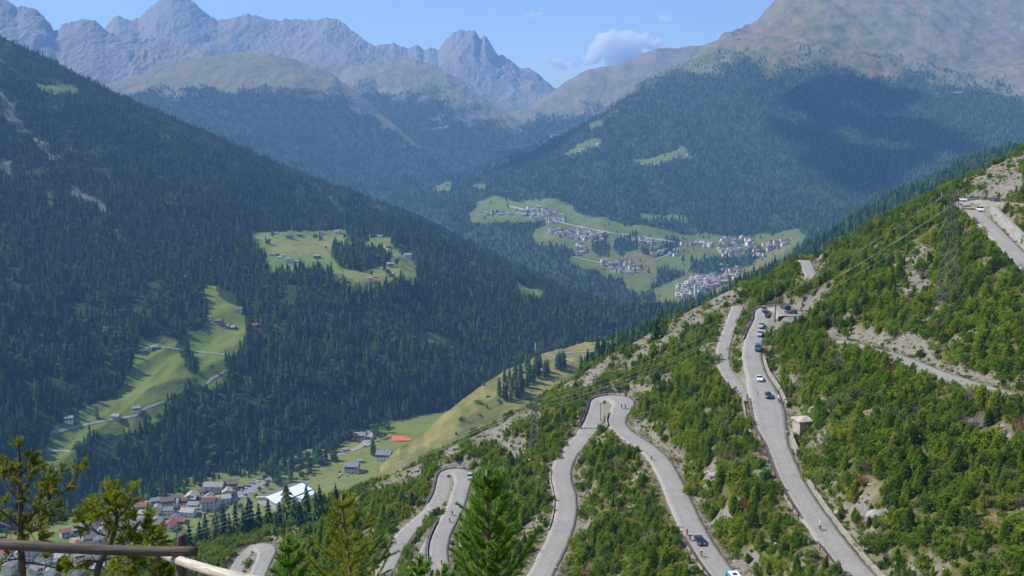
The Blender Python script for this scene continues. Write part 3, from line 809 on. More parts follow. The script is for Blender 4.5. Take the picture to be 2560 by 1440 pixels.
def tube(V, Fc, path, rad, n=5):
    """tapered tube along a path, appended to vertex and face lists"""
    base = len(V)
    P = [Vector(p) for p in path]
    for i, p in enumerate(P):
        d = (P[min(i + 1, len(P) - 1)] - P[max(i - 1, 0)]).normalized()
        a = d.orthogonal().normalized()
        b = d.cross(a)
        r = rad[i] if isinstance(rad, (list, tuple)) else rad
        for k in range(n):
            an = 2 * math.pi * k / n
            V.append(tuple(p + a * (r * math.cos(an)) + b * (r * math.sin(an))))
    for i in range(len(P) - 1):
        for k in range(n):
            q, q2 = base + i * n + k, base + i * n + (k + 1) % n
            Fc.append((q, q2, q2 + n, q + n))
    Fc.append(tuple(base + k for k in reversed(range(n))))
    Fc.append(tuple(base + (len(P) - 1) * n + k for k in range(n)))

def pyd(name, V, Fc, mats, smooth=False, mi=None):
    me = bpy.data.meshes.new(name)
    me.from_pydata([tuple(v) for v in V], [], Fc)
    for m in (mats if isinstance(mats, (list, tuple)) else [mats]):
        me.materials.append(m)
    if mi:
        me.polygons.foreach_set('material_index', mi)
    if smooth:
        me.polygons.foreach_set('use_smooth', [True] * len(Fc))
    me.update()
    return me

def spruce_mesh(seed, layers=8, n=8, rad=0.19, mat=None):
    """unit-high spruce: drooping, uneven tiers of boughs round a stem"""
    r = random.Random(seed)
    V, Fc = [], []
    for L in range(layers):
        t0 = L / layers
        zt = 0.08 + 0.92 * (t0 + 1.55 / layers)
        zb = 0.08 + 0.92 * t0
        R0 = rad * (1 - t0) ** 0.8 * (0.8 + 0.4 * r.random()) + 0.012
        c = len(V)
        V.append((r.uniform(-.01, .01), r.uniform(-.01, .01), min(1.0, zt)))
        m = n if L < layers - 2 else 5
        off = r.random() * 6
        for k in range(m * 2):
            a = off + math.pi * k / m
            rr = R0 * ((0.75 + 0.5 * r.random()) if k % 2 == 0 else (0.38 + 0.2 * r.random()))
            V.append((rr * math.cos(a), rr * math.sin(a), zb + (r.uniform(-.03, .01) if k % 2 == 0 else r.uniform(.015, .05))))
        for k in range(m * 2):
            Fc.append((c, c + 1 + k, c + 1 + (k + 1) % (m * 2)))
    return V, Fc

def broad_mesh(seed, n=90):
    """unit-high broadleaf crown of leaf clumps over a short stem"""
    r = random.Random(seed)
    V, Fc = [], []
    lobes = [(r.uniform(-.16, .16), r.uniform(-.16, .16), r.uniform(.38, .78), r.uniform(.16, .27)) for _ in range(6)]
    for k in range(n):
        cx, cy_, cz, rr = lobes[k % 6]
        d = Vector((r.gauss(0, 1), r.gauss(0, 1), r.gauss(0, 1))).normalized()
        p = Vector((cx, cy_, cz)) + d * rr * (0.7 + 0.4 * r.random())
        u = d.orthogonal().normalized()
        u = Matrix.Rotation(r.random() * 6.28, 3, d) @ u
        w = d.cross(u)
        s = 0.075 * (0.7 + 0.7 * r.random())
        q = d * s * 0.6 * r.uniform(-1, 1)
        i = len(V)
        V += [tuple(p - u * s), tuple(p + w * s + q), tuple(p + u * s), tuple(p - w * s - q)]
        Fc += [(i, i + 1, i + 2), (i, i + 2, i + 3)]
    return V, Fc

def pine_bush(seed, n=330, kind='bush', tuft=0.105):
    """unit-high mountain pine: several leaders, each thick with upturned tufts of needles"""
    r = random.Random(seed)
    V, Fc = [], []
    if kind == 'bush':
        lead = [(r.uniform(-.32, .32), r.uniform(-.32, .32), r.uniform(.4, .95), r.uniform(.11, .23)) for _ in range(11)]
        lead.append((r.uniform(-.1, .1), r.uniform(-.1, .1), 1.0, 0.2))
    elif kind == 'mound':
        lead = [(r.uniform(-.55, .55), r.uniform(-.55, .55), r.uniform(.4, 1.0), r.uniform(.15, .28)) for _ in range(17)]
    else:
        lead = [(0, 0, 1.0, 0.17), (r.uniform(-.12, .12), r.uniform(-.12, .12), 0.85, 0.2), (r.uniform(-.15, .15), r.uniform(-.15, .15), 0.7, .22), (r.uniform(-.2, .2), r.uniform(-.2, .2), 0.5, .2)]
    for k in range(n):
        lx, ly, h, w = lead[k % len(lead)]
        t0 = r.random() ** 0.8
        z = h * (0.06 + 0.94 * t0)
        prof = w * (1.0 - t0 ** 1.7) ** 0.7 * (0.55 + 0.5 * min(1, t0 * 4))
        a = r.random() * 2 * math.pi
        rr = prof * (0.65 + 0.5 * r.random())
        out = Vector((math.cos(a), math.sin(a), 0))
        p = Vector((lx, ly, z)) + out * rr
        d = (out * r.uniform(.3, .9) + Vector((0, 0, r.uniform(.45, 1.1)))).normalized()
        L = tuft * r.uniform(.8, 1.5)
        s1 = d.orthogonal().normalized()
        s1 = Matrix.Rotation(r.random() * 6.28, 3, d) @ s1
        for q in range(3):
            sd = Matrix.Rotation(q * 2.1, 3, d) @ s1
            dd = (d + sd * 0.45).normalized()
            sw = dd.cross(sd).normalized() * L * 0.30
            i = len(V)
            V += [tuple(p - sw - dd * L * .25), tuple(p + sw - dd * L * .25), tuple(p + dd * L)]
            Fc.append((i, i + 1, i + 2))
    return V, Fc

def dead_mesh(seed):
    r = random.Random(seed)
    V, Fc = [], []
    for k in range(46):
        a = r.random() * 6.28
        z0 = r.uniform(0, .35)
        d = Vector((math.cos(a) * r.uniform(.3, 1), math.sin(a) * r.uniform(.3, 1), r.uniform(.5, 1.3))).normalized() * r.uniform(.35, .75)
        p = Vector((r.uniform(-.1, .1), r.uniform(-.1, .1), z0))
        w = d.cross(Vector((r.gauss(0, 1), r.gauss(0, 1), r.gauss(0, 1)))).normalized() * 0.018
        i = len(V)
        V += [tuple(p - w), tuple(p + w), tuple(p + d)]
        Fc.append((i, i + 1, i + 2))
        for _ in range(3):
            q = p + d * r.uniform(.3, .95)
            e = (d + Vector((r.gauss(0, .5), r.gauss(0, .5), r.gauss(0, .3)))) * r.uniform(.25, .5)
            w = e.cross(Vector((r.gauss(0, 1), r.gauss(0, 1), 1))).normalized() * 0.012
            i = len(V)
            V += [tuple(q - w), tuple(q + w), tuple(q + e)]
            Fc.append((i, i + 1, i + 2))
    return V, Fc

def trunk_geo(h=0.6, r0=0.02):
    V, Fc = [], []
    tube(V, Fc, [(0, 0, -0.06), (0.004, 0, h * .5), (0, .004, h)], [r0, r0 * .7, r0 * .2], 5)
    return V, Fc

def merged(name, crown, trunk, mc):
    V, Fc = list(crown[0]), list(crown[1])
    n, m = len(V), len(Fc)
    V += trunk[0]
    Fc += [tuple(i + n for i in f) for f in trunk[1]]
    return pyd(name, V, Fc, [mc, M_BARK], False, [0] * m + [1] * (len(Fc) - m))

SPR = [spruce_mesh(i, 8, 7, r_) for i, r_ in ((1, .20), (2, .17), (3, .22), (4, .15))]
LOW = [spruce_mesh(20 + i, 4, 4, r_) for i, r_ in ((1, .21), (2, .17), (3, .24))]
BRO = [broad_mesh(i, 110) for i in (5, 6, 7)]
BUS = [pine_bush(i, 460 if k != 'mound' else 560, k, .088) for i, k in ((11, 'bush'), (12, 'bush'), (13, 'bush'), (14, 'mound'), (15, 'mound'), (16, 'tree'), (17, 'tree'))]
TRK = trunk_geo()

def proto_collection(name, meshes):
    c = bpy.data.collections.new(name)
    for i, me in enumerate(meshes):
        o = bpy.data.objects.new('%s_%02d' % (name, i), me)
        c.objects.link(o)
    return c
PC_SPRUCE = proto_collection('spruce_kinds', [merged('spruce', s, TRK, M_SPRUCE) for s in SPR] + [merged('broadleaf', s, TRK, M_BROAD) for s in BRO])
PC_LOW = proto_collection('far_spruce_kinds', [pyd('far_spruce', *s, M_SPRUCE) for s in LOW])
PC_BUSH = proto_collection('mountain_pine_kinds', [merged('mountain_pine', s, TRK, M_DWARF) for s in BUS] + [pyd('dead_pine', *dead_mesh(31), M_DEAD), pyd('dead_pine', *dead_mesh(32), M_DEAD)])

def scatter_group(coll):
    g = bpy.data.node_groups.new('plant_' + coll.name, 'GeometryNodeTree')
    g.interface.new_socket('Geometry', in_out='INPUT', socket_type='NodeSocketGeometry')
    g.interface.new_socket('Geometry', in_out='OUTPUT', socket_type='NodeSocketGeometry')
    N = g.nodes.new
    gi, go = N('NodeGroupInput'), N('NodeGroupOutput')
    ip, ci_ = N('GeometryNodeInstanceOnPoints'), N('GeometryNodeCollectionInfo')
    ci_.inputs[0].default_value = coll
    ci_.inputs[1].default_value = True
    ci_.inputs[2].default_value = True
    def na(nm, typ):
        a = N('GeometryNodeInputNamedAttribute')
        a.data_type = typ
        a.inputs[0].default_value = nm
        return a.outputs[0]
    ln = g.links.new
    ln(gi.outputs[0], ip.inputs['Points'])
    ln(ci_.outputs[0], ip.inputs['Instance'])
    ip.inputs['Pick Instance'].default_value = True
    ln(na('knd', 'INT'), ip.inputs['Instance Index'])
    ln(na('rot', 'FLOAT_VECTOR'), ip.inputs['Rotation'])
    ln(na('scl', 'FLOAT_VECTOR'), ip.inputs['Scale'])
    ln(ip.outputs[0], go.inputs[0])
    return g
SG = {c.name: scatter_group(c) for c in (PC_SPRUCE, PC_LOW, PC_BUSH)}

def plant_mass(name, P, H, Wd, knd, coll, label, tilt=0.05, seed=1):
    """one mass of plants nobody could count: points carrying size, turn and kind"""
    n = len(P)
    r = np.random.default_rng(seed)
    me = bpy.data.meshes.new(name)
    me.vertices.add(n)
    me.vertices.foreach_set('co', np.asarray(P, np.float32).ravel())
    set_attr(me, 'knd', 'INT', knd)
    set_attr(me, 'rot', 'FLOAT_VECTOR', np.column_stack([r.normal(0, tilt, n), r.normal(0, tilt, n), r.random(n) * 6.28]))
    set_attr(me, 'scl', 'FLOAT_VECTOR', np.column_stack([Wd, Wd, H]))
    o = link(name, me)
    md = o.modifiers.new('plants', 'NODES')
    md.node_group = SG[coll.name]
    tag(o, label, None, None, 'stuff')
    return o

def plant_thing(name, crown_me, trunk_me, loc, h, w, rz, label, cat, group):
    e = link(name, None, None, None, loc, rz)
    e.scale = (w, w, h)
    link('crown', crown_me, None, e)
    link('trunk', trunk_me, None, e)
    return tag(e, label, cat, group)
ME_TRUNK = pyd('trunk', *TRK, M_BARK)
ME_SPR = [pyd('spruce_crown', *s, M_SPRUCE) for s in SPR]
ME_BRO = [pyd('broadleaf_crown', *s, M_BROAD) for s in BRO]
ME_BUS = [pyd('pine_crown', *s, M_DWARF) for s in BUS]

# ------------------------------------------------------------------ forests on the mountains
def woods(form, spacing, hmin, hmax, coll, nk, name, label, seed, broad=0.0, drop=None, lo=0):
    P, tt = form.scatter(spacing, seed, lo)
    r = np.random.default_rng(seed + 100)
    px, py = project(P[:, 0], P[:, 1], P[:, 2])
    # clearings and thin places
    gap = fbm(P[:, 0] / 55, P[:, 1] / 90, seed + 7, 4)
    keep = gap < 0.62
    if drop is not None:
        keep &= ~drop(px, py, P)
    P, tt, px, py = P[keep], tt[keep], px[keep], py[keep]
    n = len(P)
    H = (hmin + (hmax - hmin) * r.random(n) ** 1.2) * (1 + 0.25 * fbm(P[:, 0] / 80, P[:, 1] / 80, seed + 3, 3))
    H *= 1 - 0.35 * sstep(0.6, 1.0, tt)
    H *= 0.72 + 0.5 * r.random(n)
    kn = r.integers(0, nk, n)
    bro = np.zeros(n, bool)
    if broad:
        pb = broad * np.clip(1 + 2.2 * fbm(P[:, 0] / 110, P[:, 1] / 110, seed + 5, 4), 0, 3)
        bro = r.random(n) < pb
        kn = np.where(bro, 4 + r.integers(0, 3, n), kn)
        H = np.where(bro, H * 0.62, H)
    Wd = H * np.where(bro, 1.15, r.uniform(0.75, 1.15, n))
    P[:, 2] -= 0.4
    return P, H, Wd, kn, px, py

SINGLES = []                      # the trees that show largest become things of their own
P, H, Wd, kn, px, py = woods(A_, 5.2, 7.5, 19, PC_SPRUCE, 4, '', '', 201, 0.11)
A_TREES = (P, H, Wd, kn, px, py)
size = H / P[:, 1] * ((px > 0) & (px < 2560) & (py < 1440) & (py > 0)) * (rng.random(len(H)) < 0.5)
# only trees the near slope and the fence do not hide
vis = np.interp(px, [400, 780, 1000, 1250, 1500, 1640], [1340, 1245, 1165, 1000, 850, 800]) > py + 4
size = size * np.where(px > 400, vis, True) * (kn < 4)
pick = np.argsort(-size)[:190]
sel = np.zeros(len(P), bool)
sel[pick] = True
for i in pick:
    SINGLES.append((Vector(P[i]), H[i], Wd[i], int(kn[i])))
plant_mass('spruce_forest', P[~sel], H[~sel], Wd[~sel], kn[~sel], PC_SPRUCE, 'dark spruce forest covering the left mountainside', 0.03, 1)
nA = len(P)
P, H, Wd, kn, px, py = woods(B_, 8.6, 8, 15, PC_LOW, 3, '', '', 211)
Wd *= 1.35
plant_mass('hillside_forest', P, H, Wd, kn, PC_LOW, 'forest on the broad mountain on the right', 0.03, 2)
nB = len(P)
P, H, Wd, kn, px, py = woods(E_, 14, 10, 18, PC_LOW, 3, '', '', 221)
plant_mass('hazy_forest', P, H, Wd * 1.9, kn, PC_LOW, 'hazy forest below the grassy dome', 0.03, 3)
P, H, Wd, kn, px, py = woods(F_, 15, 10, 18, PC_LOW, 3, '', '', 231)
plant_mass('spur_forest', P, H, Wd * 1.9, kn, PC_LOW, 'hazy forest on the spur below the pointed peak', 0.03, 4)
P, H, Wd, kn, px, py = woods(D_, 19, 12, 20, PC_LOW, 3, '', '', 241)
plant_mass('ridge_forest', P, H, Wd * 1.9, kn, PC_LOW, 'thin forest at the foot of the far pale ridge', 0.03, 5)
P, H, Wd, kn, px, py = woods(H_, 5.6, 9, 19, PC_SPRUCE, 4, '', '', 251, 0.06)
plant_mass('ridge_spruces', P, H, Wd, kn, PC_SPRUCE, 'spruce forest on the ridge beyond the near slope', 0.03, 6)
V_.dens *= 0
V_.paint(None, [[(-140, 1322), (0, 1300), (150, 1268), (300, 1226), (480, 1188), (560, 1172), (640, 1150), (645, 1190), (590, 1197), (545, 1206), (480, 1222), (400, 1250), (300, 1272), (150, 1304), (0, 1338), (-140, 1362)]], 1, 8, 4, 1.0)
P, H, Wd, kn, px, py = woods(V_, 5.2, 8, 18, PC_SPRUCE, 4, '', '', 261, 0.12)
plant_mass('valley_edge_forest', P, H, Wd, kn, PC_SPRUCE, 'foot of the dark forest along the valley meadows', 0.03, 8)
print('forest', nA, nB, len(P), time.time() - T0)

# ------------------------------------------------------------------ mountain pines on the near slope
r = np.random.default_rng(301)
sp = 1.95
cx, cy_ = np.meshgrid(np.arange(-300, 330, sp), np.arange(60, 470, sp))
cx = (cx + r.uniform(-.5, .5, cx.shape) * sp).ravel()
cy_ = (cy_ + r.uniform(-.5, .5, cy_.shape) * sp).ravel()
cz = hz(cx, cy_)
px, py = project(cx, cy_, cz)
rd, up = hsample(HRD, cx, cy_), hsample(HUP, cx, cy_)
sc_m, ba_m, dr_m = hsample(m_scree, cx, cy_), hsample(m_bare, cx, cy_), hsample(m_dry, cx, cy_)
rib = np.interp(cx, RIBX, RIBY) - cy_
pt = fbm(cx / 16, cy_ / 12, 153, 5)
prob = np.clip(1.05 - 1.0 * sstep(0.36, 0.7, pt), 0.05, 1)
prob = np.where(sc_m > 0.5, 0.05, prob)
prob = np.where(ba_m > 0.5, 0.07, prob)
prob = np.where(dr_m > 0.5, 0.12, prob)
cutw = 1.6 + 2.4 * np.clip(fbm(cx / 12, cy_ / 12, 171, 3) + 0.2, 0, 1.2)
prob = np.where(rd < np.where(up, cutw, 1.8), 0, prob)
strip = inpoly(px, py, [(1848, 795), (1884, 770), (1872, 850), (1862, 930), (1836, 935), (1830, 860)]) & (rd > 0.9)
prob = np.where(strip, 0.95, prob)
prob = np.where(rib < -8, 0, prob)
prob = np.where((px < -120) | (px > 2680) | (py > 1570), 0, prob)
rr_ = np.hypot(cx * 0.75, cy_)
prob = np.where((rr_ < 110), 0, prob)
k = r.random(len(cx)) < prob
cx, cy_, cz, px, py, rd, rib, sc_m = (a[k] for a in (cx, cy_, cz, px, py, rd, rib, sc_m))
n = len(cx)
H = 1.2 + 3.4 * r.random(n) ** 1.6 + 1.3 * fbm(cx / 22, cy_ / 22, 173, 3)
kn = r.choice(7, n, p=[.17, .17, .16, .13, .1, .15, .12])
H = np.where(kn >= 5, H * 1.35, H)
H = np.where(np.isin(kn, (3, 4)), H * 0.72, H)
H = np.where(rd < 5, np.minimum(H, 2.6), H)
H = np.where(sc_m > .5, np.minimum(H, 1.3), H)
H = np.where(rib < 30, np.minimum(H, 2.4), H)
H = np.clip(H, 0.9, 5.6)
Wd = np.where(np.isin(kn, (3, 4)), H * r.uniform(1.3, 1.7, n), H * r.uniform(.95, 1.35, n))
Wd = np.where(kn >= 5, H * r.uniform(.75, 1.0, n), Wd)
dead = r.random(n) < 0.07
kn = np.where(dead, 7 + r.integers(0, 2, n), kn)
H, Wd = np.where(dead, H * .85, H), np.where(dead, H * 0.9, Wd)
P = np.column_stack([cx, cy_, cz - 0.1])
score = H * Wd / cy_ ** 2 * ((px > 20) & (px < 2540) & (py < 1425)) * (kn < 7) * (cx > -20)
pick = np.argsort(-score)[:300]
sel = np.zeros(n, bool)
sel[pick] = True
plant_mass('mountain_pine_scrub', P[~sel], H[~sel], Wd[~sel], kn[~sel], PC_BUSH, 'dense scrub of mountain pines on the near slope', 0.09, 7)
def pine_place(x, y):
    road = np.interp(y, [760, 870, 940, 1025, 1130, 1262, 1440], [1915, 1881, 1893, 1920, 1950, 2015, 2150])
    if x > road:
        if y > 1300: return 'near the bottom right corner' if x > 2330 else 'above the low kerb wall'
        if y > 1090: return 'on the slope right of the lower queue road' if x < 2250 else 'at the right edge below the rocky cut'
        if y > 930: return 'beside the concrete bunker' if x < 2150 else 'just below the rocky cut road'
        return 'above the rocky cut road'
    mid = np.interp(y, [990, 1100, 1182, 1310, 1440], [1560, 1590, 1668, 1725, 1810])
    if x > mid:
        return 'between the bus road and the lower queue road' if y > 1200 else 'between the middle hairpin and the queue'
    return 'inside the middle hairpin' if x > 1400 else 'left of the middle hairpin'
SHAPE = ('bushy', 'bushy', 'bushy', 'broad low', 'broad low', 'slender upright', 'slender upright')
for i in pick:
    pl = pine_place(px[i], py[i])
    sh = SHAPE[kn[i]]
    if kn[i] < 3 and H[i] > 4.3:
        sh = 'tall bushy'
    plant_thing('mountain_pine', ME_BUS[kn[i]], ME_TRUNK, P[i], H[i], Wd[i], r.random() * 6.28, sh + ' mountain pine ' + pl, 'pine', sh + ' pines ' + pl)
# low growth on the open ground between them
ux, uy = np.meshgrid(np.arange(-300, 330, 1.5), np.arange(70, 450, 1.5))
ux = (ux + r.uniform(-.6, .6, ux.shape)).ravel()
uy = (uy + r.uniform(-.6, .6, uy.shape)).ravel()
uz = hz(ux, uy)
qx, qy = project(ux, uy, uz)
rd2 = hsample(HRD, ux, uy)
opn = np.maximum.reduce([hsample(m_bare, ux, uy) * 0.5, hsample(m_scree, ux, uy) * 0.5])
pr = np.where(opn > 0, 0.65 * opn, 0.6) * (0.6 + 0.8 * np.clip(fbm(ux / 9, uy / 9, 177, 3) + 0.3, 0, 1))
pr = np.where((rd2 < 0.9) | (qx < -80) | (qx > 2640) | (qy > 1520) | (np.interp(ux, RIBX, RIBY) - uy < -6) | (np.hypot(ux * .75, uy) < 110), 0, pr)
k = r.random(len(ux)) < pr
ux, uy, uz = ux[k], uy[k], uz[k]
h2 = r.uniform(0.35, 0.95, len(ux))
plant_mass('low_scrub', np.column_stack([ux, uy, uz - 0.06]), h2, h2 * r.uniform(1.2, 2.0, len(ux)), r.choice([0, 3, 4, 3, 7], len(ux)), PC_BUSH, 'low growth on the open ground of the near slope', 0.12, 9)
print('bushes', n, len(ux), time.time() - T0)
# spruces along the foot of the slope and single trees in the meadows
for (p_, h_, w_, k_) in SINGLES:
    x_ = project(*p_)[0]
    pl = ('below the long meadow track', 'left of the village roofs', 'behind the village roofs', 'above the valley car park', 'beyond the pale road')[int(np.searchsorted([230, 380, 560, 760], x_))]
    sz = 'tall' if h_ > 17 else 'middling'
    plant_thing('spruce_tree', ME_SPR[k_], ME_TRUNK, p_, h_, w_, random.random() * 6.28, sz + ' dark spruce of the forest edge ' + pl, 'spruce', sz + ' spruces of the forest edge ' + pl)
# stones and boulders
def rock_geo(seed):
    bm_ = bmesh.new()
    bmesh.ops.create_icosphere(bm_, subdivisions=2, radius=.5)
    rr = random.Random(seed)
    ax = [Vector((rr.gauss(0, 1), rr.gauss(0, 1), rr.gauss(0, 1))).normalized() for _ in range(9)]
    lim = [rr.uniform(.24, .46) for _ in ax]
    for v in bm_.verts:
        for a_, l_ in zip(ax, lim):
            d_ = v.co.dot(a_)
            if d_ > l_:
                v.co -= a_ * (d_ - l_)
    V = [tuple(v.co) for v in bm_.verts]
    Fc = [tuple(w.index for w in f.verts) for f in bm_.faces]
    bm_.free()
    return V, Fc
t = NT('limestone')
oi = t.n('ObjectInfo')
c = t.mix(.5, t.ramp(oi.outputs['Random'], [(0, (.19, .175, .155)), (1, (.36, .345, .32))]), t.ramp(t.noise(t.ocoord(), 3, 6, .7), [(.3, (.14, .13, .115)), (.7, (.40, .385, .36))]))
M_LIME = t.base(c, .95, .1)
RK = [pyd('rock', *rock_geo(k), M_LIME) for k in range(5)]
PC_ROCK = proto_collection('stone_kinds', RK)
SG[PC_ROCK.name] = scatter_group(PC_ROCK)
ux, uy = np.meshgrid(np.arange(-300, 330, 1.25), np.arange(70, 450, 1.25))
ux = (ux + r.uniform(-.6, .6, ux.shape)).ravel()
uy = (uy + r.uniform(-.6, .6, uy.shape)).ravel()
uz = hz(ux, uy)
qx, qy = project(ux, uy, uz)
rd2 = hsample(HRD, ux, uy)
rk = hsample(HCOV[..., 1], ux, uy)
pr = np.where(rk > .45, .32 * rk, 0.012)
pr = np.where((rd2 < 0.5) | (qx < -80) | (qx > 2640) | (qy > 1520) | (np.interp(ux, RIBX, RIBY) - uy < -6) | (np.hypot(ux * .75, uy) < 110), 0, pr)
k = r.random(len(ux)) < pr
ux, uy, uz = ux[k], uy[k], uz[k]
sz = .25 + .9 * r.random(len(ux)) ** 3.0
plant_mass('scree_stones', np.column_stack([ux, uy, uz]), sz * r.uniform(.5, .9, len(ux)), sz * r.uniform(.9, 1.5, len(ux)), r.integers(0, 5, len(ux)), PC_ROCK, 'loose grey stones on the banks and scree', 0.3, 10)
for px_, py_, s_, lb in ((2540, 892, 2.6, 'pale boulder at the right edge above the rocky cut road'), (2105, 930, 2.2, 'leaning grey boulder left of the rocky cut road'), (2125, 1000, 3.0, 'flat pale boulder in the scrub above the bunker'), (2190, 1290, 3.2, 'white outcrop right of the lower queue road'), (2100, 1285, 2.4, 'small white outcrop beside the lower queue road'),
                         (2430, 1062, 3.0, 'broad pale outcrop below the rocky cut road'), (2520, 1095, 3.0, 'pale outcrop at the right edge below the rocky cut'), (1785, 1190, 2.6, 'grey boulder between the middle road and the queue road'), (2385, 650, 2.4, 'pale rock beside the foot of the tall pylon'), (1325, 1152, 2.0, 'rounded boulder below the smaller pylon'), (1700, 1320, 1.6, 'small stone at the edge of the bus road')):
    g = hill_hit(px_, py_)
    o = link('boulder', RK[int(px_) % 5], None, None, g, px_ * .7)
    o.scale = (s_ * 1.3, s_, s_ * .8)
    tag(o, lb, 'boulder')
# dry grass along the verges
def grass_geo(seed):
    rr = random.Random(seed)
    V, Fc = [], []
    for k in range(34):
        a_ = rr.random() * 6.28
        b_ = Vector((rr.gauss(0, .22), rr.gauss(0, .22), 0))
        d_ = Vector((math.cos(a_) * .35, math.sin(a_) * .35, rr.uniform(.6, 1)))
        w_ = Vector((-math.sin(a_), math.cos(a_), 0)) * .035
        i = len(V)
        V += [tuple(b_ - w_), tuple(b_ + w_), tuple(b_ + d_)]
        Fc.append((i, i + 1, i + 2))
    return V, Fc
M_GRASS = leaf_material('dry_grass', [(0, (.13, .17, .03)), (.5, (.24, .22, .05)), (1, (.36, .29, .10))], .4)
PC_GRASS = proto_collection('grass_kinds', [pyd('grass', *grass_geo(k), M_GRASS) for k in range(3)])
SG[PC_GRASS.name] = scatter_group(PC_GRASS)
ux, uy = np.meshgrid(np.arange(-300, 330, .9), np.arange(70, 450, .9))
ux = (ux + r.uniform(-.5, .5, ux.shape)).ravel()
uy = (uy + r.uniform(-.5, .5, uy.shape)).ravel()
uz = hz(ux, uy)
qx, qy = project(ux, uy, uz)
rd2 = hsample(HRD, ux, uy)
pr = np.where((rd2 > .35) & (rd2 < 2.4), .55, .05) + .45 * hsample(m_dry, ux, uy) + .12 * hsample(m_bare, ux, uy)
pr *= .35 + 1.0 * np.clip(fbm(ux / 10, uy / 10, 179, 3) + .5, 0, 1)
pr = np.where((rd2 < 0.35) | (qx < -80) | (qx > 2640) | (qy > 1520) | (np.interp(ux, RIBX, RIBY) - uy < -6) | (np.hypot(ux * .75, uy) < 110), 0, pr)
k = r.random(len(ux)) < pr
ux, uy, uz = ux[k], uy[k], uz[k]
h2 = r.uniform(.35, .8, len(ux))
plant_mass('verge_grass', np.column_stack([ux, uy, uz - .04]), h2, h2 * r.uniform(1.0, 1.8, len(ux)), r.integers(0, 3, len(ux)), PC_GRASS, 'dry grass along the verges and banks', .1, 11)
print('stones, grass', len(ux), time.time() - T0)
# ------------------------------------------------------------------ walls and rails along the road
def stone_material(name, a, b, scale=2.5):
    t = NT(name)
    p = t.coord()
    vo = t.n('TexVoronoi', feature='F1')
    vo.inputs['Scale'].default_value = scale
    t.l(p, vo.inputs['Vector'])
    ve = t.n('TexVoronoi', feature='DISTANCE_TO_EDGE')
    ve.inputs['Scale'].default_value = scale
    t.l(p, ve.inputs['Vector'])
    hs = t.n('SeparateColor')
    t.l(vo.outputs['Color'], hs.inputs[0])
    c = t.ramp(hs.outputs[0], [(0.0, a), (1.0, b)])
    c = t.mix(0.5, c, t.ramp(t.noise(p, 0.6, 6, 0.7), [(0.3, tuple(x * 0.6 for x in a)), (0.7, b)]))
    j = t.ramp(ve.outputs['Distance'], [(0.0, (1, 1, 1)), (0.09, (0, 0, 0))])
    c = t.mix(t.math('MULTIPLY', j, 0.6), c, tuple(x * 0.45 for x in a))
    t.base(c, 0.95, 0.1)
    t.bump(ve.outputs['Distance'], 0.7, 0.15)
    return t.m
M_WALL = stone_material('parapet_stone', (0.27, 0.245, 0.205), (0.42, 0.39, 0.335))
M_WALLG = stone_material('retaining_stone', (0.23, 0.22, 0.20), (0.38, 0.365, 0.34), 1.6)
M_RUST = plain('rusty_rail', (0.10, 0.055, 0.04), 0.8, 0.2, 0.4, 1.5)
M_RAILW = plain('weathered_rail_timber', (0.20, 0.15, 0.115), 0.9, 0.1, 0.35, 2.0)

def wall(r, side, a, b, h, label, off=0.35, thick=0.45, down=1.2, mat=None, lean=0.0, cat='wall'):
    i, j = r.idx(*a), r.idx(*b)
    i, j = min(i, j), max(i, j)
    V, Fc = [], []
    rr = random.Random(i * 7 + j)
    for k in range(i, j + 1):
        o1 = side * (r.W[k] / 2 + off)
        o2 = side * (r.W[k] / 2 + off + thick + lean)
        up = h + rr.uniform(-.09, .09)
        top2 = side * (r.W[k] / 2 + off + thick)
        V += [r.pt(k, o1, -down), r.pt(k, o1 + side * lean, up), r.pt(k, top2 + side * lean, up + rr.uniform(-.05, .05)), r.pt(k, o2, -down)]
    n = j - i + 1
    for k in range(n - 1):
        q = k * 4
        for m in range(3):
            Fc.append((q + m, q + m + 1, q + m + 5, q + m + 4))
    Fc += [(0, 3, 2, 1), (n * 4 - 4, n * 4 - 3, n * 4 - 2, n * 4 - 1)]
    o = link('stone_wall', pyd('stone_wall', V, Fc, mat or M_WALL))
    return tag(o, label, cat)

_post = None
def rail(r, side, a, b, label, off=0.3, h=0.95, step=3, mat=None, beams=(0.95, 0.55)):
    global _post
    i, j = r.idx(*a), r.idx(*b)
    i, j = min(i, j), max(i, j)
    e = link('guard_rail', None, None, None, r.pt(i, side * (r.W[i] / 2 + off)))
    o0 = e.location.copy()
    if _post is None:
        V, Fc = [], []
        tube(V, Fc, [(0, 0, -.5), (0, 0, 1.0)], 0.11, 6)
        _post = pyd('post', V, Fc, M_RUST)
    for bz in beams:
        V, Fc = [], []
        tube(V, Fc, [r.pt(k, side * (r.W[k] / 2 + off), bz) - o0 for k in range(i, j + 1)], 0.10, 6)
        link('rail', pyd('rail', V, Fc, mat or M_RUST), None, e)
    for k in range(i, j + 1, step):
        link('post', _post, None, e, r.pt(k, side * (r.W[k] / 2 + off + 0.16)) - o0)
    return tag(e, label, 'guard rail', 'guard rails along the hairpins')

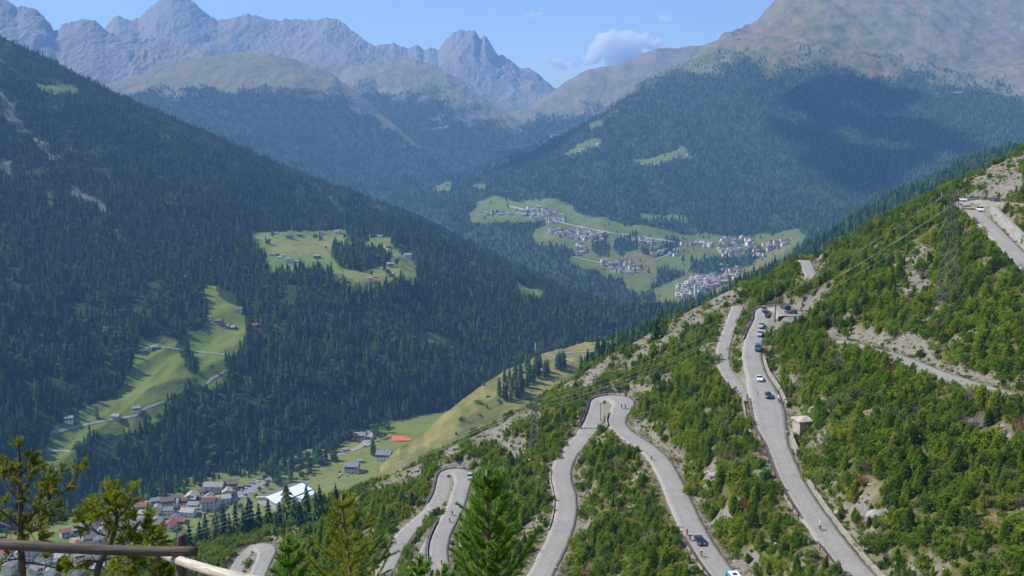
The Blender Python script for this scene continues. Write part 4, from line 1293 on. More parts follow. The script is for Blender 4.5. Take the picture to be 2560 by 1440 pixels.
wall(r1, 1, (2010, 1310), (1958, 1225), 0.15, 'pale stone footing under the rusty rail of the queue road', 0.05, 0.5, 2.2)
rail(r1, 1, (2012, 1312), (1872, 1008), 'long rusty guard rail on the valley side of the queue road')
rail(r1, 1, (2190, 1480), (2075, 1372), 'rusty guard rail at the lower right end of the queue road')
wall(r1, 1, (1902, 1090), (1868, 1005), 0.1, 'pale retaining wall below the queue road beside the side road', 1.4, 0.5, 3.0)
wall(r1, 1, (1880, 850), (1938, 766), 0.55, 'tan stone parapet round the bend at the head of the queue', 0.3, 0.5, 2.0)
rail(r1, 1, (1882, 845), (1940, 767), 'dark guard rail on the parapet at the head of the queue', 1.0, 1.15, 3, None, (1.15, 0.8))
wall(r1, -1, (1903, 890), (1962, 1008), 1.3, 'pale stone wall on the uphill side behind the two cyclists', 0.3, 0.5, 0.5)
wall(r1, -1, (1945, 1085), (1962, 1138), 2.0, 'short bright retaining wall below the concrete bunker', 0.5, 0.6, 0.5)
wall(r1, -1, (1985, 1195), (2290, 1560), 0.55, 'low stone kerb wall along the lower queue road', 0.25, 0.8, 0.4)
wall(r1, -1, (2100, 1380), (2240, 1520), 2.4, 'grey retaining wall set back at the lower right', 5.5, 0.8, 1.5, M_WALLG, 0.5)
wall(r1b, -1, (1836, 952), (1885, 1004), 1.1, 'stone wall between the side road and the queue road', 0.2, 0.5, 0.6)
wall(r2, 1, (1722, 1352), (1815, 1452), 0.1, 'pale footing wall below the rail near the bus', 0.05, 0.5, 2.4)
rail(r2, 1, (1722, 1352), (1815, 1452), 'rusty guard rail beside the bus and the dark car')
wall(r2, -1, (1535, 992), (1478, 1066), 0.6, 'stone parapet round the outside of the middle hairpin', 0.3, 0.5, 2.0)
rail(r2, -1, (1535, 992), (1478, 1066), 'dark guard rail on the parapet of the middle hairpin', 0.95, 1.1, 3, None, (1.15, 0.8))
wall(r2, 1, (1542, 1066), (1549, 1034), 0.7, 'short barrier wall on the inside of the middle hairpin', 0.2, 0.4, 0.8)
wall(r2, -1, (1390, 1180), (1400, 1330), 0.35, 'low wall on the valley side of the limb below the middle hairpin', 0.2, 0.4, 1.5)
wall(r4, 1, (1118, 1308), (1100, 1452), 0.6, 'pale parapet along the narrow track', 0.25, 0.5, 1.6)
rail(r4, 1, (1118, 1308), (1100, 1452), 'brown timber rail on the parapet along the narrow track', 0.85, 1.1, 3, M_RAILW, (0.95,))
wall(r4, -1, (1136, 1178), (1092, 1262), 0.6, 'pale stone parapet round the hairpin with the silver car', 0.3, 0.5, 1.8)
rail(r4, -1, (1136, 1178), (1092, 1262), 'timber rail on the parapet of the hairpin with the silver car', 0.9, 1.1, 3, M_RAILW, (0.95,))
rail(r5, 1, (574, 1462), (650, 1364), 'dark guard rail round the lowest hairpin near the fence')
wall(r7, 1, (2448, 544), (2416, 508), 0.5, 'tan parapet below the parked cars at the upper bend', 0.3, 0.5, 3.0)
rail(r7, 1, (2448, 544), (2416, 508), 'dark guard rail at the upper bend above the big pylon', 0.9)
wall(r7, -1, (2440, 534), (2580, 676), 3.2, 'high grey stone retaining wall beside the upper road', 0.4, 0.8, 0.5, M_WALLG, 1.2)
wall(r7, -1, (2478, 501), (2600, 514), 0.1, 'long pale wall under the white car at the upper bend', 0.2, 0.5, 2.2)
rail(r7, -1, (2486, 502), (2600, 514), 'thin dark rail above the long pale wall at the upper bend', 0.3)
wall(r6, -1, (2200, 880), (2480, 972), 0.9, 'rough rubble bank wall above the right hand road', 0.6, 0.9, 0.4, M_WALLG, 0.6)

# concrete bunker
def box(V, Fc, x0, x1, y0, y1, z0, z1):
    b = len(V)
    V += [(x0, y0, z0), (x1, y0, z0), (x1, y1, z0), (x0, y1, z0), (x0, y0, z1), (x1, y0, z1), (x1, y1, z1), (x0, y1, z1)]
    Fc += [(b, b + 3, b + 2, b + 1), (b + 4, b + 5, b + 6, b + 7), (b, b + 1, b + 5, b + 4), (b + 1, b + 2, b + 6, b + 5), (b + 2, b + 3, b + 7, b + 6), (b + 3, b, b + 4, b + 7)]
M_CONC = plain('stained_concrete', (0.36, 0.32, 0.26), 0.95, 0.1, 0.4, 0.8)
M_DARK = plain('dark_opening', (0.02, 0.02, 0.02), 0.9, 0.1)
g = hill_hit(2010, 1075)
bk = tag(link('bunker', None, None, None, g + Vector((0, 0, -0.6)), R(12)), 'square concrete bunker with a slab roof above the queue road', 'bunker')
V, Fc = [], []
box(V, Fc, -2.3, 0.9, -2.0, -1.7, 0, 3.3); box(V, Fc, 0.9, 2.3, -2.0, -1.7, 0, 1.0); box(V, Fc, 0.9, 2.3, -2.0, -1.7, 1.9, 3.3); box(V, Fc, 2.0, 2.3, -1.699, -1.2, 0, 3.299)
box(V, Fc, -2.3, -2.0, -1.699, 2.0, 0, 3.299); box(V, Fc, -1.999, 2.0, 1.7, 2.0, 0, 3.298); box(V, Fc, 2.001, 2.301, -1.2, 2.0, 0, 3.297)
link('wall', pyd('wall', V, Fc, M_CONC), None, bk)
V = [(-2.7, -2.4, 3.3), (2.7, -2.4, 3.3), (2.7, 2.4, 3.3), (-2.7, 2.4, 3.3), (-2.7, -2.4, 3.6), (2.7, -2.4, 3.6), (2.7, 2.4, 3.6), (-2.7, 2.4, 3.6), (0.2, 0, 4.5)]
Fc = [(0, 3, 2, 1), (0, 1, 5, 4), (1, 2, 6, 5), (2, 3, 7, 6), (3, 0, 4, 7), (4, 5, 8), (5, 6, 8), (6, 7, 8), (7, 4, 8)]
link('roof', pyd('roof', V, Fc, M_CONC), None, bk)

# ------------------------------------------------------------------ vehicles
def paint(name, c):
    t = NT(name)
    f = t.noise(t.ocoord(), 3, 3)
    t.base(t.ramp(f, [(0.3, tuple(x * .93 for x in c)), (0.7, c)]), 0.28, 0.5)
    t.b.inputs['Coat Weight'].default_value = 0.5
    return t.m
M_GLASS = plain('dark_car_glass', (0.02, 0.025, 0.03), 0.12, 0.6, 0.1)
M_TYRE = plain('tyre_rubber', (0.02, 0.02, 0.02), 0.85, 0.1)
M_RIM = plain('alloy_rim', (0.4, 0.4, 0.42), 0.35, 0.5, 0.1, 2, 0.8)
M_LAMP = plain('headlamp', (0.75, 0.76, 0.78), 0.15, 0.6, 0.05)
M_TAIL = plain('tail_lamp', (0.35, 0.02, 0.02), 0.25, 0.5, 0.1)
CARK = {
 'saloon': dict(L=4.5, W=1.8, st=[(-2.25, .62, .62), (-2.15, .90, .90), (-1.45, .98, 1.0), (-.75, .95, 1.40), (.35, .92, 1.43), (1.05, .92, .98), (1.95, .80, .82), (2.2, .62, .62)]),
 'hatch': dict(L=4.2, W=1.8, st=[(-2.1, .65, .65), (-2.05, .95, 1.0), (-1.75, .97, 1.35), (-1.0, .95, 1.50), (.35, .93, 1.50), (1.05, .93, 1.0), (1.85, .85, .87), (2.1, .65, .65)]),
 'suv': dict(L=4.5, W=1.88, st=[(-2.25, .7, .7), (-2.2, 1.05, 1.1), (-1.95, 1.08, 1.55), (-1.2, 1.06, 1.72), (.45, 1.04, 1.70), (1.1, 1.02, 1.1), (2.05, .95, .97), (2.25, .7, .7)]),
 'van': dict(L=4.9, W=1.95, st=[(-2.45, .7, .7), (-2.42, 1.05, 1.7), (-2.2, 1.08, 1.9), (-1.0, 1.06, 1.95), (.9, 1.04, 1.92), (1.6, 1.05, 1.15), (2.3, .92, .95), (2.45, .7, .7)])}
_cm = {}
def car_geo(kind):
    if kind in _cm:
        return _cm[kind]
    k = CARK[kind]
    w = k['W'] / 2
    rows = []
    for i, (x, zw, zt) in enumerate(k['st']):
        end = i in (0, len(k['st']) - 1)
        ww = w * (0.88 if end else 1.0)
        cab = zt > zw + 0.2
        wr = w * 0.74 if cab else ww * 0.86
        ring = [(ww * .86, .24), (ww * .98, .38), (ww, .60), (ww * .97, zw - .03 if cab else zw - .06), (wr, zt - (.04 if cab else .0)), (0, zt + .025)]
        rows.append([(x, y, z) for y, z in ring] + [(x, -y, z) for y, z in reversed(ring[:-1])])
    n = len(rows[0])
    V = [p for r_ in rows for p in r_]
    Bf, Gf = [], []
    ns = len(rows)
    for i in range(ns - 1):
        z0, z1 = k['st'][i], k['st'][i + 1]
        c0, c1 = z0[2] > z0[1] + .2, z1[2] > z1[1] + .2
        for m in range(n - 1):
            f = (i * n + m, i * n + m + 1, (i + 1) * n + m + 1, (i + 1) * n + m)
            side = m in (3, n - 5)
            top = m in (4, n - 6)
            glass = (side and (c0 or c1)) or (top and (c0 != c1) )
            (Gf if glass else Bf).append(f[::-1])
        Bf.append((i * n, i * n + n - 1, (i + 1) * n + n - 1, (i + 1) * n)[::-1])
    Bf.append(tuple(range(n)))
    Bf.append(tuple(reversed(range((ns - 1) * n, ns * n))))
    V2, F2 = [], []
    tube(V2, F2, [(0, -.11, 0), (0, .11, 0)], .33, 14)
    V3, F3 = [], []
    tube(V3, F3, [(0, -.125, 0), (0, .125, 0)], .21, 10)
    V4, F4 = [], []
    box(V4, F4, -.06, .06, -.17, .17, -.06, .06)
    _cm[kind] = (V, Bf, Gf, pyd('tyre', V2, F2, M_TYRE, True), pyd('rim', V3, F3, M_RIM), pyd('headlight', V4, F4, M_LAMP), pyd('tail_light', V4, F4, M_TAIL), pyd('windows', V, Gf, M_GLASS))
    return _cm[kind]
def car(kind, mat, loc, heading, label, group='cars on the hairpin road', cat='car'):
    V, Bf, Gf, tyre, rim, hl, tl_, gl = car_geo(kind)
    e = link('parked_car' if 'parked' in label else 'car', None, None, None, loc, heading)
    k = CARK[kind]
    link('body', pyd('body', V, Bf, mat), None, e)
    link('windows', gl, None, e)
    for sx in (-1, 1):
        for sy in (-1, 1):
            t_ = link('wheel', tyre, None, e, (sx * k['L'] * .31, sy * (k['W'] / 2 - .1), .33))
            link('rim', rim, None, t_)
    for sy in (-1, 1):
        link('headlight', hl, None, e, (k['L'] / 2 - .10, sy * k['W'] * .33, .66))
        link('tail_light', tl_, None, e, (-k['L'] / 2 + .08, sy * k['W'] * .34, .80))
    return tag(e, label, cat, group)
def on_road(r, px, py, flip=True):
    """the spot of the road under a pixel, and its direction"""
    i = r.idx(px, py)
    s, e = ray(px, py)
    for _ in range(4):
        d = (r.C[i, 2] + 0.05) / e
        i = int(np.argmin((r.C[:, 0] - s * d) ** 2 + (r.C[:, 1] - d) ** 2))
    off = (s * d - r.C[i, 0]) * r.N[i, 0] + (d - r.C[i, 1]) * r.N[i, 1]
    off = max(-r.W[i] / 2 + 1.0, min(r.W[i] / 2 - 1.0, off))
    p = r.pt(i, off, 0.07)
    hd = math.atan2(r.T[i, 1], r.T[i, 0])
    return p, hd + (math.pi if flip else 0)
PNT = {k: paint(k, c) for k, c in {'navy_paint': (0.015, 0.02, 0.045), 'black_paint': (0.012, 0.012, 0.014), 'silver_paint': (0.42, 0.43, 0.45), 'grey_paint': (0.16, 0.17, 0.18), 'white_paint': (0.78, 0.78, 0.77), 'blue_paint': (0.05, 0.10, 0.18), 'yellow_paint': (0.62, 0.52, 0.02), 'steel_paint': (0.12, 0.15, 0.20), 'red_paint': (0.35, 0.03, 0.03)}.items()}
for (r_, px, py, kd_, pn, lb, turn) in (
    (r1, 1910, 775, 'suv', 'steel_paint', 'steel grey car at the very head of the queue', 0.35), (r1, 1919, 793, 'suv', 'black_paint', 'black off-road car second in the queue', 0),
    (r1, 1904, 819, 'hatch', 'silver_paint', 'silver hatchback below the black car in the queue', 0), (r1, 1899, 843, 'hatch', 'silver_paint', 'silver hatchback just above the blue van', 0),
    (r1, 1894, 876, 'van', 'blue_paint', 'blue van in the middle of the queue', 0), (r1, 1898, 949, 'saloon', 'white_paint', 'white saloon in the queue', 0),
    (r1, 1921, 993, 'saloon', 'navy_paint', 'dark saloon at the foot of the queue beside two cyclists', 0),
    (r1, 1964, 774, 'suv', 'black_paint', 'black parked car in the gravel lot at the head of the queue', 0.2), (r1, 1976, 783, 'hatch', 'navy_paint', 'dark blue parked car nearer in the gravel lot', 0.9),
    (r4, 1175, 1196, 'suv', 'silver_paint', 'silver off-road car in the hairpin left of the big pine', 0), (r2, 1751, 1360, 'saloon', 'navy_paint', 'dark saloon coming down above the bus', 0),
    (r7, 2398, 513, 'hatch', 'white_paint', 'white parked car at the left edge of the upper bend', 1.2), (r7, 2421, 508, 'hatch', 'yellow_paint', 'yellow car in the upper bend', 1.3),
    (r7, 2421, 524, 'hatch', 'grey_paint', 'grey car just below the yellow one', 0), (r7, 2462, 505, 'suv', 'white_paint', 'white parked car above the long pale wall', 0), (r7, 2478, 506, 'hatch', 'steel_paint', 'dark parked car behind the white one above the pale wall', 0)):
    p_, h_ = on_road(r_, px, py)
    car(kd_, PNT[pn], p_, h_ + turn, lb)

# bus
M_BUSB, M_BUSW = paint('bus_blue', (0.03, 0.19, 0.46)), paint('bus_white', (0.8, 0.8, 0.8))
p_, h_ = on_road(r2, 1850, 1492)
bus = tag(link('bus', None, None, None, p_, h_), 'blue and white bus at the bottom edge of the picture', 'bus')
V, Fc = [], []
for x, w_, h0, h1 in ((-5.4, 1.2, .45, 2.95), (-5.3, 1.27, .4, 3.1), (5.0, 1.27, .4, 3.1), (5.35, 1.24, .4, 2.95), (5.5, 1.12, .5, 1.5)):
    V += [(x, -w_, h0), (x, -w_, h1 - .25), (x, -w_ + .25, h1), (x, w_ - .25, h1), (x, w_, h1 - .25), (x, w_, h0)]
for i in range(4):
    for m in range(6):
        a, b = i * 6 + m, i * 6 + (m + 1) % 6
        Fc.append((a, b, b + 6, a + 6))
Fc += [tuple(range(6))[::-1], tuple(range(24, 30))]
link('body', pyd('body', V, Fc, M_BUSB), None, bus)
V, Fc = [], []
box(V, Fc, -5.1, -1.6, -.98, .98, 3.1, 3.125)
link('roof_panel', pyd('roof_panel', V, Fc, M_BUSW), None, bus)
V, Fc = [], []
box(V, Fc, -3.9, -3.1, -.4, .4, 3.125, 3.24)
link('roof_hatch', pyd('roof_hatch', V, Fc, M_DARK), None, bus)
V, Fc = [], []
box(V, Fc, 1.0, 3.4, -.8, .8, 3.1, 3.32)
link('air_conditioner', pyd('air_conditioner', V, Fc, M_BUSB), None, bus)
V = [(5.36, -1.05, 1.55), (5.36, 1.05, 1.55), (5.40, 1.0, 2.8), (5.40, -1.0, 2.8), (5.545, -1.05, 1.5), (5.545, 1.05, 1.5), (5.40, 1.02, 2.78), (5.40, -1.02, 2.78)]
link('windscreen', pyd('windscreen', V, [(4, 5, 6, 7)], M_GLASS), None, bus)
V, Fc = [], []
box(V, Fc, -.72, .72, -.012, .012, -.48, .48)
wm = pyd('window', V, Fc, M_GLASS)
for k in range(6):
    for sy in (-1, 1):
        link('window', wm, None, bus, (-4.4 + k * 1.62, sy * 1.272, 2.1))
for x in (-3.2, 3.2):
    for sy in (-1, 1):
        t_ = link('wheel', _cm['saloon'][3], None, bus, (x, sy * 1.15, .48))
        t_.scale = (1.45, 1.3, 1.45)

# ------------------------------------------------------------------ cyclists
M_SKIN, M_SHOE, M_BLACK = plain('skin', (0.42, 0.26, 0.18), .6), plain('shoe', (.05, .05, .05)), plain('black_cloth', (.02, .02, .022), .85)
def rider_mesh():
    J = {'pel': (-.15, 0, .98), 'wst': (-.03, 0, 1.13), 'chs': (.17, 0, 1.32), 'nck': (.29, 0, 1.43), 'hd0': (.35, 0, 1.50), 'hd1': (.40, 0, 1.62)}
    E, rad = [('pel', 'wst'), ('wst', 'chs'), ('chs', 'nck'), ('nck', 'hd0'), ('hd0', 'hd1')], {'pel': .15, 'wst': .135, 'chs': .16, 'nck': .06, 'hd0': .09, 'hd1': .095}
    for s, n_, kn_, an in ((1, 'l', (.22, .13, .88), (.10, .12, .50)), (-1, 'r', (.12, -.13, .62), (-.02, -.12, .28))):
        J.update({'sh' + n_: (.2, s * .19, 1.34), 'el' + n_: (.33, s * .24, 1.12), 'wr' + n_: (.52, s * .21, 1.04), 'hn' + n_: (.6, s * .2, 1.04), 'hp' + n_: (-.12, s * .11, .93), 'kn' + n_: kn_, 'an' + n_: an, 'to' + n_: (an[0] + .17, an[1], an[2] - .06)})
        E += [('chs', 'sh' + n_), ('sh' + n_, 'el' + n_), ('el' + n_, 'wr' + n_), ('wr' + n_, 'hn' + n_), ('pel', 'hp' + n_), ('hp' + n_, 'kn' + n_), ('kn' + n_, 'an' + n_), ('an' + n_, 'to' + n_)]
        rad.update({'sh' + n_: .075, 'el' + n_: .05, 'wr' + n_: .035, 'hn' + n_: .045, 'hp' + n_: .105, 'kn' + n_: .068, 'an' + n_: .042, 'to' + n_: .045})
    ks = list(J)
    me = bpy.data.meshes.new('body')
    me.from_pydata([J[k] for k in ks], [(ks.index(a), ks.index(b)) for a, b in E], [])
    o = bpy.data.objects.new('body', me)
    COL.objects.link(o)
    o.modifiers.new('skin', 'SKIN')
    if not me.skin_vertices:
        bm_ = bmesh.new(); bm_.from_mesh(me); bm_.verts.layers.skin.verify(); bm_.to_mesh(me); bm_.free()
    for k, v in zip(ks, me.skin_vertices[0].data):
        v.radius = (rad[k], rad[k])
        v.use_root = k == 'pel'
    o.modifiers.new('s', 'SUBSURF').levels = 1
    dg = bpy.context.evaluated_depsgraph_get()
    out = bpy.data.meshes.new_from_object(o.evaluated_get(dg))
    bpy.data.objects.remove(o)
    mi = []
    for pl in out.polygons:
        c = pl.center
        if c.z > 1.42: m = 0
        elif c.x > .36 and c.z > .95 and abs(c.y) > .1: m = 0
        elif c.z > 1.02: m = 1
        elif c.z > .66 and not (c.x > .2 and c.z < .78): m = 2
        elif c.z < .33 or (c.x > .14 and c.z < .52): m = 3
        else: m = 0
        mi.append(m)
    out.materials.clear()
    for m in (M_SKIN, M_BLACK, M_BLACK, M_SHOE):
        out.materials.append(m)
    out.polygons.foreach_set('material_index', mi)
    out.polygons.foreach_set('use_smooth', [True] * len(mi))
    return out
RIDER = rider_mesh()
def bike_parts():
    V, Fc = [], []
    for a, b, r_ in (((-.15, 0, .9), (0, 0, .3), .02), ((0, 0, .3), (.42, 0, .75), .022), ((-.13, 0, .82), (.40, 0, .84), .02), ((.40, 0, .9), (.56, 0, .34), .02), ((0, 0, .3), (-.46, 0, .34), .015), ((-.13, 0, .82), (-.46, 0, .34), .014), ((0, -.1, .3), (0, .1, .3), .03)):
        tube(V, Fc, [a, b], r_, 6)
    fr = (V, Fc)
    V, Fc = [], []
    tube(V, Fc, [(.34 * math.cos(a), 0, .34 * math.sin(a)) for a in np.linspace(0, 2 * math.pi, 21)], .022, 5)
    for k in range(6):
        a = math.pi * k / 6
        tube(V, Fc, [(.33 * math.cos(a), 0, .33 * math.sin(a)), (-.33 * math.cos(a), 0, -.33 * math.sin(a))], .006, 3)
    wh = (V, Fc)
    V, Fc = [], []
    tube(V, Fc, [(.6, -.21, 1.0), (.46, -.2, 1.0), (.44, 0, .98), (.46, .2, 1.0), (.6, .21, 1.0)], .016, 5)
    hb = (V, Fc)
    V, Fc = [], []
    tube(V, Fc, [(-.3, 0, .93), (-.18, 0, .94), (-.02, 0, .93)], [.07, .05, .02], 7)
    return [pyd('frame', *fr, M_RUST), pyd('wheel', *wh, M_TYRE), pyd('handlebar', *hb, M_BLACK), pyd('saddle', V, Fc, M_BLACK)]
BIKE = bike_parts()
V, Fc = [], []
bm_ = bmesh.new()
bmesh.ops.create_uvsphere(bm_, u_segments=10, v_segments=6, radius=.14)
for v in list(bm_.verts):
    if v.co.z < -.04:
        v.co.z = -.04
    v.co.x *= 1.2
HELM = bpy.data.meshes.new('helmet')
bm_.to_mesh(HELM)
bm_.free()
CL = {k: plain(k + '_jersey', c, .8) for k, c in {'white': (.75, .75, .76), 'red': (.6, .04, .03), 'blue': (.04, .07, .2), 'black': (.02, .02, .025), 'pink': (.65, .3, .35), 'grey': (.3, .31, .33)}.items()}
for (r_, px, py, jc, hc, lb, lp) in (
    (r2, 1553, 1022, 'red', 'red', 'red jersey, riding side by side in the middle hairpin', 'left'), (r2, 1563, 1022, 'blue', 'blue', 'dark blue clothes, riding side by side in the middle hairpin', 'right'),
    (r2, 1627, 1148, 'white', 'white', 'white jersey, alone below the middle hairpin', ''), (r2, 1706, 1337, 'red', 'red', 'red jersey, ahead of the dark saloon above the bus', ''),
    (r2, 1717, 1348, 'black', 'white', 'black clothes and white helmet, left of the dark saloon above the bus', ''), (r2, 1752, 1390, 'black', 'white', 'black clothes and white helmet, between the dark saloon and the bus', ''),
    (r1, 2052, 1328, 'pink', 'white', 'white and pink clothes, alone on the lower queue road', ''), (r1, 1945, 1001, 'white', 'white', 'white jersey, beside the pale wall at the foot of the queue', ''),
    (r1, 1953, 1009, 'grey', 'grey', 'grey clothes, nearest of the pair at the foot of the queue', ''), (r4, 1131, 1288, 'black', 'black', 'black clothes, climbing below the hairpin with the silver car', ''),
    (r4, 1126, 1303, 'black', 'white', 'black clothes and white helmet, just above the parapet end', ''), (r4, 1103, 1408, 'pink', 'white', 'pale clothes, near the bottom edge left of the big pine', ''),
    (r4, 1071, 1284, 'white', 'white', 'white jersey, on the lower limb left of the hairpin shrubs', '')):
    p_, h_ = on_road(r_, px, py, r_ is not r1)
    b = tag(link('bicycle', None, None, None, p_, h_), 'dark bicycle under the cyclist ' + 'in ' + jc + ' ' + lb.split(',')[1].strip().replace('nearest of the pair ', 'in front ').replace('beside the pale wall ', 'behind '), 'bicycle', 'bicycles on the hairpin road')
    link('frame', BIKE[0], None, b)
    link('wheel', BIKE[1], None, b, (-.46, 0, .36))
    link('wheel', BIKE[1], None, b, (.56, 0, .36))
    link('handlebar', BIKE[2], None, b)
    link('saddle', BIKE[3], None, b)
    me = RIDER.copy()
    me.materials[1] = CL[jc]
    q = tag(link('person', None, None, None, p_, h_), 'cyclist in ' + lb.replace(' and white helmet', ''), 'person', 'cyclists on the hairpin road')
    link('body', me, None, q)
    he = HELM.copy()
    he.materials.append(CL[hc])
    link('helmet', he, None, q, (.40, 0, 1.63))
print('road things', time.time() - T0)
# ------------------------------------------------------------------ roads and paths in the valley
M_PATH = plain('pale_gravel', (0.27, 0.255, 0.22), 0.95, 0.1, 0.2, 0.2)
M_VROAD = plain('valley_asphalt', (0.21, 0.205, 0.198), 0.9, 0.15, 0.15, 0.2)
def surf(forms, x, y):
    return max(f.height(x, y) for f in forms)
def ribbon(name, pts, w, forms, mat, label, lift=0.35):
    C = []
    for a, b in zip(pts[:-1], pts[1:]):
        n = max(2, int(math.hypot(b[0] - a[0], b[1] - a[1]) / 4))
        for k in range(n):
            C.append(ground(a[0] + (b[0] - a[0]) * k / n, a[1] + (b[1] - a[1]) * k / n, forms))
    C.append(ground(*pts[-1], forms))
    C = np.array([c for c in C if c])
    for _ in range(3):
        C[1:-1] = (C[:-2] + 2 * C[1:-1] + C[2:]) / 4
    T = np.gradient(C[:, :2], axis=0)
    T /= np.linalg.norm(T, axis=1)[:, None] + 1e-9
    V = []
    for c, t_ in zip(C, T):
        for u in (-1, 0, 1):
            x, y = c[0] - t_[1] * w / 2 * u, c[1] + t_[0] * w / 2 * u
            V.append((x, y, surf(forms, x, y) + lift))
    return tag(link(name, mesh_np(name, V, grid_faces(len(C), 3), True), mat), label, None, None, 'structure')
VR = [(200, 1372), (250, 1340), (300, 1312), (345, 1296), (400, 1284), (470, 1279), (520, 1277), (555, 1262), (590, 1243), (630, 1222), (670, 1200), (700, 1182)]
ribbon('village_road', VR, 9, (V_,), M_VROAD, 'valley road through the village with parked cars')
ribbon('village_road', [(590, 1243), (620, 1226), (655, 1208)], 20, (V_,), M_VROAD, 'car park strip beside the valley road', 0.30)
ribbon('village_road', [(820, 1143), (860, 1133), (895, 1120), (915, 1105), (930, 1088), (925, 1075)], 7, (V_,), M_PATH, 'pale road bending to the tennis court')
ribbon('village_road', [(330, 1330), (370, 1320), (420, 1322)], 6, (V_,), M_VROAD, 'side street between the lower houses')
ribbon('village_road', [(0, 1440), (100, 1400), (200, 1372)], 7, (V_,), M_VROAD, 'street through the lowest houses', 0.33)
for pts, w, lb in (([(130, 1083), (200, 1066), (262, 1052), (292, 1048), (340, 1040), (362, 1022), (415, 1003)], 4, 'long track across the lower meadow'), ([(405, 868), (460, 876), (505, 881), (560, 887)], 4, 'track crossing the upper meadow'),
                   ([(515, 962), (530, 947), (560, 931)], 4, 'short track to the yellow hut'), ([(116, 1129), (150, 1127), (176, 1129)], 3.5, 'track at the foot of the lower meadow'), ([(960, 612), (968, 625), (985, 640), (1010, 643)], 5, 'track to the terrace farms')):
    ribbon('track', pts, w * .7, (A_,), M_PATH, lb, 0.5)
for pts, w, lb in (([(1620, 842), (1600, 850), (1570, 868), (1500, 878), (1420, 882), (1388, 889), (1372, 890)], 6, 'road from the stone hamlet'), ([(1380, 893), (1420, 900), (1456, 913)], 5, 'road below the spruce grove')):
    ribbon('spur_road', pts, w * .7, (I_,), M_PATH, lb, 0.4)
for pts, w, lb in (([(1385, 552), (1420, 562), (1470, 572), (1520, 582), (1600, 593), (1690, 606)], 12, 'road along the far village street'), ([(1180, 540), (1240, 534), (1290, 533), (1330, 538)], 8, 'track to the far western farms'),
                   ([(1430, 642), (1480, 654), (1530, 664), (1600, 682)], 8, 'road through the lower far hamlet'), ([(1270, 516), (1300, 522), (1330, 527)], 12, 'road into the upper far village'), ([(1640, 650), (1680, 632), (1700, 622)], 7, 'road between the far woods'), ([(2320, 236), (2400, 231), (2480, 229), (2560, 227)], 8, 'thin road across the broad mountain')):
    ribbon('far_road', pts, w * .7, (B_,), M_PATH, lb, 1.2)

# ------------------------------------------------------------------ houses
WALLS = {k: plain(k, c, .85, .15, .12, .4) for k, c in {'white_plaster': (.72, .70, .66), 'cream_plaster': (.66, .56, .38), 'orange_plaster': (.58, .31, .16), 'yellow_plaster': (.70, .42, .08), 'stone_plaster': (.38, .34, .29), 'red_plaster': (.42, .12, .08), 'grey_plaster': (.45, .44, .42)}.items()}
TIMBER = plain('dark_timber', (.12, .065, .035), .85, .15, .35, 1.2)
TIMBERL = plain('brown_timber', (.20, .11, .06), .85, .15, .35, 1.2)
ROOFS = {k: plain(k, c, .85, .15, .25, .6) for k, c in {'brown_roof': (.16, .105, .08), 'grey_roof': (.24, .235, .23), 'slate_roof': (.17, .19, .22), 'red_roof': (.27, .10, .06), 'orange_roof': (.36, .15, .085), 'dark_roof': (.09, .075, .07), 'stone_roof': (.33, .31, .28)}.items()}
M_PANE = plain('window_glass', (.03, .035, .045), .15, .5, .1)
M_FRAME = plain('window_frame', (.55, .5, .42), .8)
M_DOOR = plain('door_wood', (.13, .07, .04), .8)
M_CHIM = plain('chimney_plaster', (.5, .47, .43), .9)
def _pane():
    V, Fc = [], []
    box(V, Fc, -.55, .55, -.02, .05, -.7, .7)
    n = len(Fc)
    box(V, Fc, -.42, .42, -.045, -.0201, -.56, .56)
    return pyd('window', V, Fc, [M_FRAME, M_PANE], False, [0] * n + [1] * (len(Fc) - n))
ME_WIN = _pane()
V, Fc = [], []
box(V, Fc, -.5, .5, -.03, .05, 0, 2.1)
ME_DOOR = pyd('door', V, Fc, M_DOOR)
V, Fc = [], []
box(V, Fc, -.35, .35, -.35, .35, -1.2, 0.75)
box(V, Fc, -.45, .45, -.45, .45, .7501, .9)
ME_CHIM = pyd('chimney', V, Fc, M_CHIM)
def gable(w, d, h, rise, over=.9, th=.28):
    """walls with gables, ridge along x; roof of two slabs"""
    V = [(-w, -d, -2.5), (w, -d, -2.5), (w, d, -2.5), (-w, d, -2.5), (-w, -d, h), (w, -d, h), (w, d, h), (-w, d, h), (-w, 0, h + rise), (w, 0, h + rise)]
    Fc = [(0, 1, 5, 4), (2, 3, 7, 6), (1, 2, 6, 9, 5), (3, 0, 4, 8, 7)]
    k = rise / d
    RV, RF = [], []
    for s in (-1, 1):
        b = len(RV)
        y1 = s * (d + over)
        z1 = h - k * over
        RV += [(-w - over, 0, h + rise + .05), (w + over, 0, h + rise + .05), (w + over, y1, z1 + .05), (-w - over, y1, z1 + .05), (-w - over, 0, h + rise + th), (w + over, 0, h + rise + th), (w + over, y1, z1 + th), (-w - over, y1, z1 + th)]
        f = [(b, b + 1, b + 2, b + 3), (b + 4, b + 7, b + 6, b + 5), (b + 2, b + 6, b + 7, b + 3), (b + 1, b + 5, b + 6, b + 2), (b, b + 3, b + 7, b + 4)]
        RF += [x if s > 0 else x[::-1] for x in f]
    return V, Fc, RV, RF
